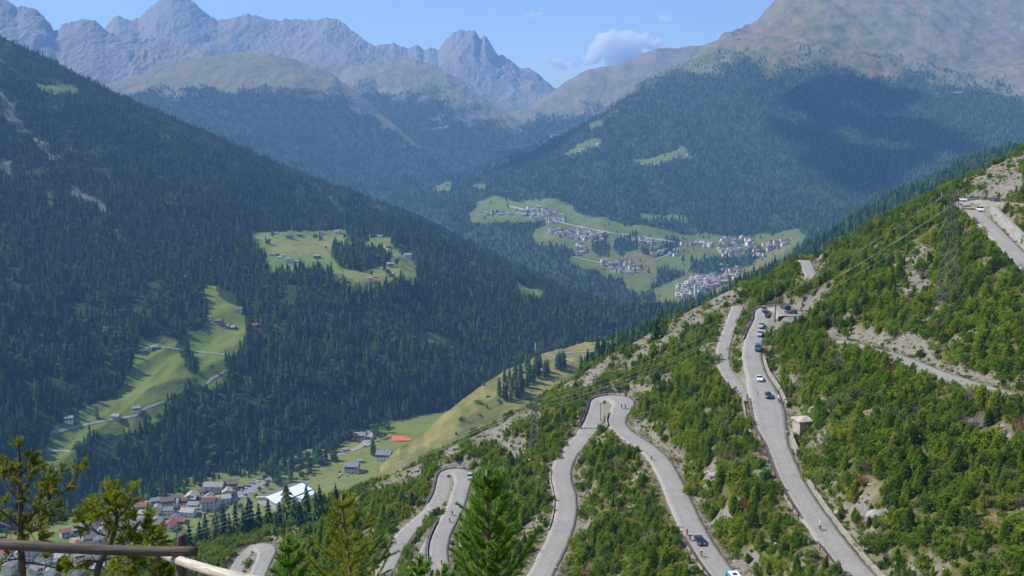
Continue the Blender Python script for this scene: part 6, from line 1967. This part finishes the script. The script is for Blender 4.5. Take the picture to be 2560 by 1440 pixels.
def pole(px, py, toppx, label, r_=.14, mat=None, arm=True):
    g = hill_hit(px, py)
    h = (py - toppx) * g.y / FPX
    e = tag(link('utility_pole', None, None, None, g), label, 'pole', 'poles on the near slope')
    V, Fc = [], []
    tube(V, Fc, [(0, 0, -1), (0, 0, h)], [r_ * 1.2, r_ * .8], 7)
    link('shaft', pyd('shaft', V, Fc, mat or M_POLE), None, e)
    if arm:
        V, Fc = [], []
        tube(V, Fc, [(-.8, 0, h - .4), (.8, 0, h - .4)], .07, 4)
        link('crossarm', pyd('crossarm', V, Fc, mat or M_POLE), None, e)
    return g + Vector((0, 0, h))
t1 = pylon(2365, 760, 33.5, 2.4, .9, ((.97, 4.4), (.86, 3.2)), 'tall dark lattice pylon below the upper bend', .085)
t2 = pylon(1335, 1140, 20.5, 1.7, .7, ((.97, 3.6), (.84, 2.6)), 'smaller lattice pylon left of the middle hairpin', .075)
pole(1452, 1074, 956, 'tall dark mast beside the middle hairpin', .26, M_STEEL, False)
pole(1937, 806, 737, 'dark mast at the head of the queue', .24, M_STEEL, False)
for px, py, tp, lb in ((1501, 1052, 1004, 'T-shaped pole inside the middle hairpin'), (1402, 1052, 1008, 'pale pole left of the middle hairpin'), (1563, 928, 903, 'thin pole on the scree above the middle hairpin'), (930, 1284, 1212, 'thin pole left of the hairpin with the silver car'),
                       (815, 1290, 1243, 'thin pole above the yellow-green pine'), (708, 1320, 1265, 'thin pole between the dark spruces'), (1095, 1168, 1115, 'dark pole behind the hairpin with the silver car'), (1186, 1128, 1096, 'thin pole on the scree above the big pine'), (2018, 706, 690, 'short pole below the road on the skyline')):
    pole(px, py, tp, lb)
def wire(a, b, sag, label, r_=.032):
    P = []
    for t_ in np.linspace(0, 1, 26):
        p = a.lerp(b, t_)
        p.z -= sag * 4 * t_ * (1 - t_)
        P.append(p)
    V, Fc = [], []
    tube(V, Fc, P, r_, 4)
    tag(link('power_line', pyd('power_line', V, Fc, M_WIRE)), label, 'wire', 'power lines')
for i in range(4):
    w_ = ('upper right', 'upper left', 'lower right', 'lower left')[3 - i]
    wire(t1[i], t2[i], 7, 'thin wire between the two pylons from the ' + w_ + ' arm')
    wire(t1[i], at(2900, 215 + 28 * (i % 2) + 22 * (i // 2), 330), 3, 'thin wire rising right from the ' + w_ + ' arm of the tall pylon')
    wire(t2[i], at(-250, 1470 + 10 * i, 520 - 10 * i), 10, 'thin wire running down left from the ' + w_ + ' arm of the smaller pylon', .045)
# telecom mast on the spur
g = ground(1338, 905, (I_,))
e = tag(link('telecom_mast', None, None, None, g), 'white lattice mast at the top of the spur grove', 'mast')
for k in range(3):
    V, Fc = [], []
    a = 2.1 * k
    tube(V, Fc, [(1.1 * math.cos(a), 1.1 * math.sin(a), -1), (.5 * math.cos(a), .5 * math.sin(a), 21)], .16, 4)
    link('leg', pyd('leg', V, Fc, M_BUSW), None, e)
V, Fc = [], []
for i in range(9):
    for k in range(3):
        w0, w1 = 1.1 - .6 * i / 9, 1.1 - .6 * (i + 1) / 9
        a, b = 2.1 * k, 2.1 * (k + 1)
        tube(V, Fc, [(w0 * math.cos(a), w0 * math.sin(a), 21 * i / 9), (w1 * math.cos(b), w1 * math.sin(b), 21 * (i + 1) / 9)], .1, 3)
link('bracing', pyd('bracing', V, Fc, M_BUSW), None, e)
V, Fc = [], []
for k in range(3):
    a = 2.1 * k
    box(V, Fc, math.cos(a) * .9 - .2, math.cos(a) * .9 + .2, math.sin(a) * .9 - .2, math.sin(a) * .9 + .2, 17.5, 20)
link('antenna', pyd('antenna', V, Fc, M_BUSW), None, e)
# small road signs
M_SIGN = plain('white_sign', (.8, .8, .78), .5)
for r_, px, py, lb in ((r1b, 1893, 1000, 'round pale sign at the tip between the two roads'), (r1, 1868, 1004, 'white marker post at the mouth of the side road'), (r5, 698, 1376, 'small white marker at the lowest hairpin')):
    g = hill_hit(px, py) + Vector((0, 0, -.1))
    e = tag(link('road_sign', None, None, None, g), lb, 'sign')
    V, Fc = [], []
    tube(V, Fc, [(0, 0, -.3), (0, 0, 2.4)], .05, 5)
    link('post', pyd('post', V, Fc, M_STEEL), None, e)
    V, Fc = [], []
    tube(V, Fc, [(0, -.07, 2.2), (0, -.11, 2.2)], .34, 10)
    link('plate', pyd('plate', V, Fc, M_SIGN), None, e)

# ------------------------------------------------------------------ wooden fence at the viewpoint
t = NT('weathered_log_shaded')
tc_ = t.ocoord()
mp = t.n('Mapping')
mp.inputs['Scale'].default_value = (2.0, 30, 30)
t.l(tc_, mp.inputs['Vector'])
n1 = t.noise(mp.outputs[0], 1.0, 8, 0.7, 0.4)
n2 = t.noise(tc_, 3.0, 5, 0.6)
c = t.ramp(n1, [(0.28, (.025, .018, .014)), (0.42, (.085, .066, .05)), (0.55, (.15, .12, .095)), (0.75, (.27, .235, .19))])  # weathered grain, with the top rail's shade darkened into the colour
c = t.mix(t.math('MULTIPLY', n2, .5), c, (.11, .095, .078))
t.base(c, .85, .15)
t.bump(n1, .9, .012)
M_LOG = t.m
def sunlit_log():
    t = NT('weathered_log_sunlit')
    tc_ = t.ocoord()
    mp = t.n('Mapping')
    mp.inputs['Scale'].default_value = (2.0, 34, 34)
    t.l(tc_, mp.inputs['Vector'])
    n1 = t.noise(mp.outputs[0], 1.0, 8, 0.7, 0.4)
    t.base(t.ramp(n1, [(0.3, (.12, .10, .08)), (0.42, (.34, .30, .25)), (0.7, (.58, .53, .46))]), .85, .15)  # same wood made paler: sunlight on the second rail is in the colour
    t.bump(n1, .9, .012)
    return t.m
M_LOGP = sunlit_log()
def log(name, a, b, r0, r1_, parent, seed, label=None, mat=None):
    """a log from a to b, built along its own x axis"""
    d = b - a
    L = d.length
    nr, nc = 40, 16
    rr_ = np.random.default_rng(seed)
    V = []
    ph = rr_.random(4) * 6
    for i in range(nr):
        t_ = i / (nr - 1)
        bend = Vector((0, .012 * math.sin(3 * t_ + ph[0]) * L, .010 * math.sin(4 * t_ + ph[1]) * L))
        for k in range(nc):
            an = 2 * math.pi * k / nc
            r_ = (r0 + (r1_ - r0) * t_) * (1 + .05 * math.sin(2 * an + ph[2]) + .035 * math.sin(5 * an + 7 * t_) + .025 * rr_.normal())
            V.append((t_ * L, bend.y + r_ * math.cos(an), bend.z + r_ * math.sin(an)))
    Fc = [(i * nc + k, i * nc + (k + 1) % nc, (i + 1) * nc + (k + 1) % nc, (i + 1) * nc + k) for i in range(nr - 1) for k in range(nc)]
    Fc = [f[::-1] for f in Fc]
    V += [(-.006, 0, 0), (L + .006, V[-1][1] * 0, 0)]
    c0, c1 = len(V) - 2, len(V) - 1
    V[c0] = (-.006, .012 * math.sin(ph[0]) * L, .010 * math.sin(ph[1]) * L)
    V[c1] = (L + .006, .012 * math.sin(3 + ph[0]) * L, .010 * math.sin(4 + ph[1]) * L)
    Fc += [(c0, k, (k + 1) % nc) for k in range(nc)] + [(c1, (nr - 1) * nc + (k + 1) % nc, (nr - 1) * nc + k) for k in range(nc)]
    o = link(name, pyd(name, V, Fc, mat or M_LOG, True), None, parent, a - (parent.location if parent else Vector()))
    o.rotation_euler = d.to_track_quat('X', 'Z').to_euler()
    if label:
        o['label'] = label
    return o
fb = at(458, 1440, 10.0)
fence = tag(link('wooden_fence', None, None, None, fb), 'weathered log fence at the viewpoint in the lower left', 'fence')
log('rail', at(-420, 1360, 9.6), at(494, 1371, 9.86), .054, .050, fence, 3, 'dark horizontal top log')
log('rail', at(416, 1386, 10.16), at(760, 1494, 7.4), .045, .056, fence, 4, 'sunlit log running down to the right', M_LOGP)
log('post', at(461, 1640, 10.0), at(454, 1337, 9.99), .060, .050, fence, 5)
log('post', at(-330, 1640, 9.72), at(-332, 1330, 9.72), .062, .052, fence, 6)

# ------------------------------------------------------------------ pines at the viewpoint
def needle_material(name, lo, mid, hi):
    t = NT(name)
    p = t.ocoord()
    n1 = t.noise(p, 3.0, 3, .6)
    n2 = t.noise(p, 40.0, 2, .6)
    c = t.ramp(n1, [(.3, lo), (.5, mid), (.72, hi)])
    c = t.mix(.5, c, t.ramp(n2, [(.3, tuple(x * .6 for x in mid)), (.7, tuple(x * 1.3 for x in hi))]))
    t.base(c, .5, .35)
    tr = t.n('BsdfTranslucent')
    t.l(c, tr.inputs[0])
    ms = t.n('MixShader')
    ms.inputs[0].default_value = .4
    t.l(t.b.outputs[0], ms.inputs[1])
    t.l(tr.outputs[0], ms.inputs[2])
    t.l(ms.outputs[0], t.out.inputs['Surface'])
    return t.m
M_NG = needle_material('fresh_pine_needles', (.10, .23, .025), (.15, .32, .035), (.22, .38, .045))
M_NY = needle_material('yellow_pine_needles', (.11, .18, .015), (.22, .29, .02), (.36, .37, .025))
M_NO = needle_material('old_pine_needles', (.08, .15, .018), (.19, .25, .022), (.36, .32, .03))
M_TWIG = plain('pine_twig', (.22, .15, .085), .9, .1, .35, 8)
M_CONE = plain('pine_cone', (.20, .10, .05), .9, .1, .3, 20)
def needles(shoots, nl, per_m, seed, wid=.0034):
    """shoots: (base, tip); needles fan forward all round each shoot"""
    r_ = np.random.default_rng(seed)
    VV = []
    for a, b in shoots:
        a, b = np.array(a), np.array(b)
        d = b - a
        L = np.linalg.norm(d)
        n = max(14, int(L * per_m))
        d = d / (L + 1e-9)
        u = np.cross(d, [0.3, .5, .8]); u /= np.linalg.norm(u)
        v = np.cross(d, u)
        t_ = r_.random(n) ** .8
        an = r_.random(n) * 2 * math.pi
        sp = r_.uniform(.45, .95, n) * (1 - .45 * t_)
        rad = np.cos(an)[:, None] * u + np.sin(an)[:, None] * v
        dr = d[None] * np.cos(sp)[:, None] + rad * np.sin(sp)[:, None]
        dr += r_.normal(0, .08, dr.shape)
        p = a + d[None] * (t_ * L)[:, None]
        ln = nl * r_.uniform(.75, 1.2, n)
        w = np.cross(dr, r_.normal(0, 1, dr.shape))
        w /= np.linalg.norm(w, axis=1)[:, None] + 1e-9
        w *= wid
        VV.append(np.stack([p - w, p + w, p + dr * ln[:, None]], 1).reshape(-1, 3))
    V = np.concatenate(VV)
    return V, np.arange(len(V)).reshape(-1, 3)
def fg_pine(name, label, top, base, whorls, gap, spread, mat, seed, nl=.05, upturn=.9, dens=620, cones=0, lean=None):
    rr_ = random.Random(seed)
    e = tag(link(name, None, None, None, base), label, 'pine')
    ax = top - base
    V, Fc = [], []
    H_ = ax.length
    tube(V, Fc, [ax * t_ + Vector((.02 * math.sin(5 * t_), .02 * math.cos(4 * t_), 0)) for t_ in np.linspace(0, 1, 14)], [.014 + .055 * (1 - t_) * min(1, H_ / 4) for t_ in np.linspace(0, 1, 14)], 7)
    link('trunk', pyd('trunk', V, Fc, M_TWIG, True), None, e)
    shoots = [(ax * (1 - .10 / H_), ax * (1 + .03 / H_))]
    for _ in range(4):
        a = rr_.random() * 6.28
        q = ax * (1 - .06 / H_)
        shoots.append((q, q + Vector((math.cos(a) * .035, math.sin(a) * .035, .06))))
    z = .17
    for w in range(whorls):
        nb = rr_.randint(5, 7)
        a0 = rr_.random() * 6
        for k in range(nb):
            a = a0 + 6.283 * k / nb + rr_.uniform(-.3, .3)
            L = min(spread * (z / .95) ** 1.0, spread * 1.9) * rr_.uniform(.7, 1.25) + .035
            root = ax * (1 - (z + rr_.uniform(-.03, .03)) / H_)
            out = Vector((math.cos(a), math.sin(a), 0))
            p = [root]
            m = 5
            for i in range(1, m + 1):
                t_ = i / m
                p.append(root + out * (L * t_ * (1 - .18 * t_)) + Vector((rr_.uniform(-.01, .01), rr_.uniform(-.01, .01), L * upturn * t_ ** 1.5)))
            V, Fc = [], []
            tube(V, Fc, p, [.010, .009, .008, .006, .005, .003], 5)
            link('branch', pyd('branch', V, Fc, M_TWIG, True), None, e)
            shoots += [(p[i], p[i + 1]) for i in range(1 if z < .5 else 2, m)]
            for i in range(2, m + 1):
                for s in (-1, 1):
                    if rr_.random() < .8:
                        sd = Vector((-out.y, out.x, 0)) * s
                        q = p[i - 1].lerp(p[i], rr_.random())
                        l2 = L * .30 * rr_.uniform(.6, 1.2) + .05
                        shoots.append((q, q + (sd * .75 + out * .5 + Vector((0, 0, upturn * .75))).normalized() * l2))
        z += gap * rr_.uniform(.85, 1.15)
    Vn, Fn = needles(shoots, nl, dens, seed)
    link('crown', mesh_np('crown', Vn, Fn), mat, e)
    for k in range(cones):
        a, b = shoots[rr_.randrange(len(shoots) // 5, len(shoots))]
        V, Fc = [], []
        tube(V, Fc, [a, a + Vector((0, 0, .02)), a + Vector((0, 0, .045))], [.012, .02, .005], 7)
        link('cone', pyd('cone', V, Fc, M_CONE), None, e)
    return e
def gbase(px, d):
    s = ray(px, 1400)[0]
    return Vector((s * d, d, float(hz(np.array(s * d), np.array(d))) - .1))
fg_pine('pine_tree', 'large bright green pine top at the bottom centre', at(1222, 1172, 9.0), gbase(1224, 9.0), 7, .175, .31, M_NG, 51, .052, 1.0, 820, 7)
fg_pine('pine_tree', 'yellow-green pine with an open top left of the bright pine', at(858, 1236, 12.5), gbase(880, 12.4), 6, .25, .42, M_NY, 52, .055, .75, 640, 2)
fg_pine('pine_tree', 'dark green pine left of the yellow-green pine', at(722, 1345, 11.0), gbase(728, 11.0), 5, .17, .30, M_NG, 53, .05, .8, 760)
fg_pine('pine_tree', 'small pine tip at the bottom edge left of the bright pine', at(1050, 1395, 9.5), gbase(1052, 9.5), 3, .16, .26, M_NG, 54, .05, .9, 760)
fg_pine('pine_tree', 'tiny pine tip at the bottom edge beside the bright pine', at(1110, 1420, 9.0), gbase(1112, 9.0), 2, .15, .2, M_NG, 55, .05, .9, 760)
fg_pine('pine_tree', 'low pine tip just right of the fence post', at(400, 1385, 10.8), gbase(402, 10.8), 4, .16, .24, M_NY, 56, .05, .8, 700)
fg_pine('pine_tree', 'pine tip between the fence and the dark pine', at(560, 1462, 10.6), gbase(562, 10.6), 2, .15, .2, M_NG, 57, .05, .8, 700)

def gnarled(label, trunk, branches, d, seed, mat, base_px):
    """an old pine drawn limb by limb, with needles in brushes at the twig ends"""
    rr_ = random.Random(seed)
    base = gbase(base_px, d)
    e = tag(link('old_pine', None, None, None, base), label, 'pine')
    def path(pts, dep):
        return [at(px, py, d + dd) - base for (px, py), dd in zip(pts, dep)]
    tp = [Vector((0, 0, 0))] + path(trunk, [0] * len(trunk))
    V, Fc = [], []
    n = len(tp)
    tube(V, Fc, tp, [.042 * (1 - i / n) ** .8 + .007 for i in range(n)], 8)
    link('trunk', pyd('trunk', V, Fc, M_BARK, True), None, e)
    shoots = []
    def brush(p, dr, k):
        for _ in range(k):
            v = (dr + Vector((rr_.gauss(0, .55), rr_.gauss(0, .55), rr_.gauss(.25, .45)))).normalized() * rr_.uniform(.05, .14)
            shoots.append((p, p + v))
    for pts, tufts in branches:
        dep = np.linspace(0, rr_.uniform(-.45, .45), len(pts))
        P = path(pts, dep)
        V, Fc = [], []
        tube(V, Fc, P, [.013 * (1 - .8 * i / (len(P) - 1)) + .002 for i in range(len(P))], 6)
        link('branch', pyd('branch', V, Fc, M_BARK, True), None, e)
        for i in range(1, len(P)):
            dr = (P[i] - P[i - 1]).normalized()
            for _ in range(5):
                # bare side twigs
                q = P[i - 1].lerp(P[i], rr_.random())
                v = (dr * .6 + Vector((rr_.gauss(0, .6), rr_.gauss(0, .6), rr_.gauss(.2, .5)))).normalized() * rr_.uniform(.06, .2)
                V, Fc = [], []
                tube(V, Fc, [q, q + v * .6 + Vector((0, 0, .01)), q + v], [.005, .0035, .002], 4)
                link('twig', pyd('twig', V, Fc, M_BARK), None, e)
                if rr_.random() < tufts * i / (len(P) - 1):
                    brush(q + v, v.normalized(), 6)
        brush(P[-1], (P[-1] - P[-2]).normalized(), int(12 * tufts) + 2)
    brush(tp[-1], Vector((0, 0, 1)), 16)
    brush(tp[-2], Vector((0, 0, 1)), 10)
    Vn, Fn = needles(shoots, .05, 620, seed, .0034)
    link('crown', mesh_np('crown', Vn, Fn), mat, e)
gnarled('crooked old pine with bare twigs at the left edge', [(56, 1440), (53, 1385), (50, 1320), (52, 1270), (48, 1215), (50, 1170), (46, 1118)],
        [([(52, 1330), (85, 1285), (125, 1250), (155, 1235), (185, 1205), (203, 1172)], .35), ([(50, 1290), (38, 1245), (12, 1215), (-4, 1165)], .15), ([(52, 1345), (90, 1325), (130, 1312), (138, 1290)], .3), ([(55, 1405), (105, 1412), (165, 1425), (200, 1418)], .3),
         ([(51, 1335), (20, 1315), (-25, 1295), (-50, 1300)], .95), ([(48, 1195), (66, 1172), (78, 1160)], .5), ([(48, 1215), (28, 1190), (15, 1182)], .9), ([(52, 1320), (20, 1290), (-10, 1270)], 1.0), ([(52, 1300), (75, 1325), (100, 1320)], .9), ([(85, 1285), (95, 1255), (112, 1232)], .9), ([(53, 1365), (30, 1350), (-10, 1345)], .9), ([(55, 1395), (25, 1400), (-20, 1420)], .6), ([(125, 1250), (120, 1225), (132, 1205)], .7), ([(53, 1380), (85, 1362), (120, 1372)], .5), ([(50, 1240), (70, 1215), (72, 1200)], .4)], 11.0, 61, M_NO, 58)
gnarled('leaning old pine with yellowish needle brushes behind the fence rail', [(236, 1450), (250, 1405), (278, 1355), (290, 1310), (292, 1275), (288, 1248)],
        [([(285, 1345), (250, 1335), (222, 1318), (205, 1300)], 1.0), ([(290, 1315), (318, 1322), (345, 1332), (362, 1308)], .9), ([(252, 1402), (300, 1392), (350, 1372), (385, 1352)], .4), ([(290, 1300), (312, 1278), (325, 1255), (330, 1235)], .1), ([(289, 1320), (262, 1300), (250, 1285)], 1.0),
         ([(245, 1415), (290, 1425), (330, 1420)], .7), ([(280, 1350), (305, 1345), (328, 1350)], 1.0), ([(291, 1290), (276, 1270), (270, 1258)], 1.0), ([(291, 1280), (305, 1262), (312, 1258)], 1.0), ([(250, 1405), (215, 1400), (180, 1410)], .5), ([(345, 1332), (352, 1345), (372, 1350)], .9), ([(300, 1392), (320, 1410), (350, 1412)], .8)], 10.6, 62, M_NY, 232)
print('foreground', time.time() - T0)

# ------------------------------------------------------------------ clouds
def cloud_material(name, dens):
    t = NT(name)
    t.t.nodes.remove(t.b)
    v_ = t.n('VolumePrincipled')
    v_.inputs['Color'].default_value = (1, 1, 1, 1)
    v_.inputs['Density'].default_value = dens
    v_.inputs['Anisotropy'].default_value = 0.0
    t.l(v_.outputs[0], t.out.inputs['Volume'])
    return t.m
M_CLOUD, M_CLOUDT = cloud_material('cloud_white', .0085), cloud_material('thick_cloud', .03)
def cloud(label, blobs, seed, n_each=44, voxel=13, group=None):
    """billows heaped in each blob (centre, radius, opacity), fused into one closed skin"""
    rr_ = np.random.default_rng(seed)
    bm0 = bmesh.new()
    bmesh.ops.create_icosphere(bm0, subdivisions=3, radius=1)
    sv = np.array([v.co for v in bm0.verts])
    sf = np.array([[v.index for v in f.verts] for f in bm0.faces])
    bm0.free()
    c0 = blobs[0][0].copy()
    VV, FF = [], []
    k = 0
    for c_, r_, op in blobs:
        for i in range(n_each):
            d = rr_.normal(0, 1, 3)
            d /= np.linalg.norm(d)
            q = r_ * rr_.random() ** .5 * .85
            s_ = r_ * rr_.uniform(.10, .34)
            pos = np.array(c_ - c0) + d * q * np.array([1, 1, .6])
            lump = 1 + .3 * fbm(sv[:, 0] * 1.7 + k * 7.1, sv[:, 1] * 1.7 + sv[:, 2] * 1.3, seed + k, 4)
            VV.append(pos + sv * lump[:, None] * s_ * np.array([1, 1, .8]))
            FF.append(sf + len(sv) * k)
            k += 1
    me = mesh_np('cloud', np.concatenate(VV), np.concatenate(FF), True)
    o = link('cloud', me)
    md = o.modifiers.new('fuse', 'REMESH')
    md.mode = 'VOXEL'
    md.voxel_size = voxel
    out = bpy.data.meshes.new_from_object(o.evaluated_get(bpy.context.evaluated_depsgraph_get()))
    o.modifiers.clear()
    o.data = out
    out.materials.append(M_CLOUDT if voxel > 40 else M_CLOUD)
    out.polygons.foreach_set('use_smooth', [True] * len(out.polygons))
    o.location = c0
    return tag(o, label, 'cloud', group)
def sky_blobs(lst, d, op):
    return [(at(px, py, d), r_ * d / FPX, o_ if o_ is not None else op) for px, py, r_, o_ in lst]
cloud('white cumulus cloud above the notch in the skyline', sky_blobs([(1560, 118, 46, None), (1520, 100, 40, None), (1600, 105, 42, None), (1638, 112, 28, None), (1498, 122, 34, None), (1570, 90, 28, None), (1545, 145, 38, .35), (1590, 140, 34, .35), (1480, 148, 28, .15), (1440, 160, 20, .1), (1388, 155, 20, .3), (1365, 148, 14, .35), (1412, 164, 18, .1)], 17000, .78), 501)
cloud('small white puff of cloud right of the cumulus', sky_blobs([(1665, 52, 20, None), (1655, 46, 14, None), (1676, 50, 13, None)], 17000, .45), 502, 26, 12)
cloud('faint wisp of cloud above the pointed peak', sky_blobs([(1330, 38, 15, None), (1350, 36, 13, None), (1315, 40, 10, None)], 17000, .10), 503, 26, 10)
def shade_blobs(lst, zc):
    out = []
    for px, py, r_ in lst:
        g = B_.hit(px, py) or at(px, py, 4800)
        k = (zc - g.z) / SUNV.z
        out.append((g + SUNV * k, 1.6 * r_ * g.y / FPX, 1.5))
    return out
cloud('cloud overhead whose shadow lies on the broad mountain', shade_blobs([(2150, 215, 60), (2070, 225, 60), (2230, 245, 70), (2010, 245, 50), (2090, 290, 60), (2200, 310, 80), (2300, 335, 70), (2370, 365, 50), (1960, 315, 35), (2030, 345, 55), (2110, 385, 75), (2200, 395, 80), (2140, 440, 60), (2190, 475, 50), (2050, 400, 45)], 2450), 504, 34, 45)
cloud('cloud overhead whose shadow lies on the wooded valley shoulder', shade_blobs([(1330, 392, 46), (1285, 408, 44), (1390, 355, 40), (1450, 315, 36), (1235, 428, 36), (1520, 268, 34)], 2450), 505, 26, 45)
# ------------------------------------------------------------------ haze
def haze():
    bm = bmesh.new()
    bmesh.ops.create_cube(bm, size=1)
    me = bpy.data.meshes.new('haze')
    bm.to_mesh(me)
    bm.free()
    o = link('haze', me)
    o.scale = (24000, 15000, 2200)
    o.location = (0, 5000, HAZE_TOP - 1100)
    t = NT('haze')
    t.t.nodes.remove(t.b)
    v = t.n('VolumePrincipled')
    v.inputs['Color'].default_value = (0.28, 0.53, 1.0, 1)
    v.inputs['Density'].default_value = HAZE_D
    v.inputs['Anisotropy'].default_value = 0.0
    t.l(v.outputs[0], t.out.inputs['Volume'])
    me.materials.append(t.m)
    tag(o, 'blue summer haze filling the valley', None, None, 'stuff')
HAZE_TOP, HAZE_D = 1450, 9e-5
haze()
print('script done', time.time() - T0)
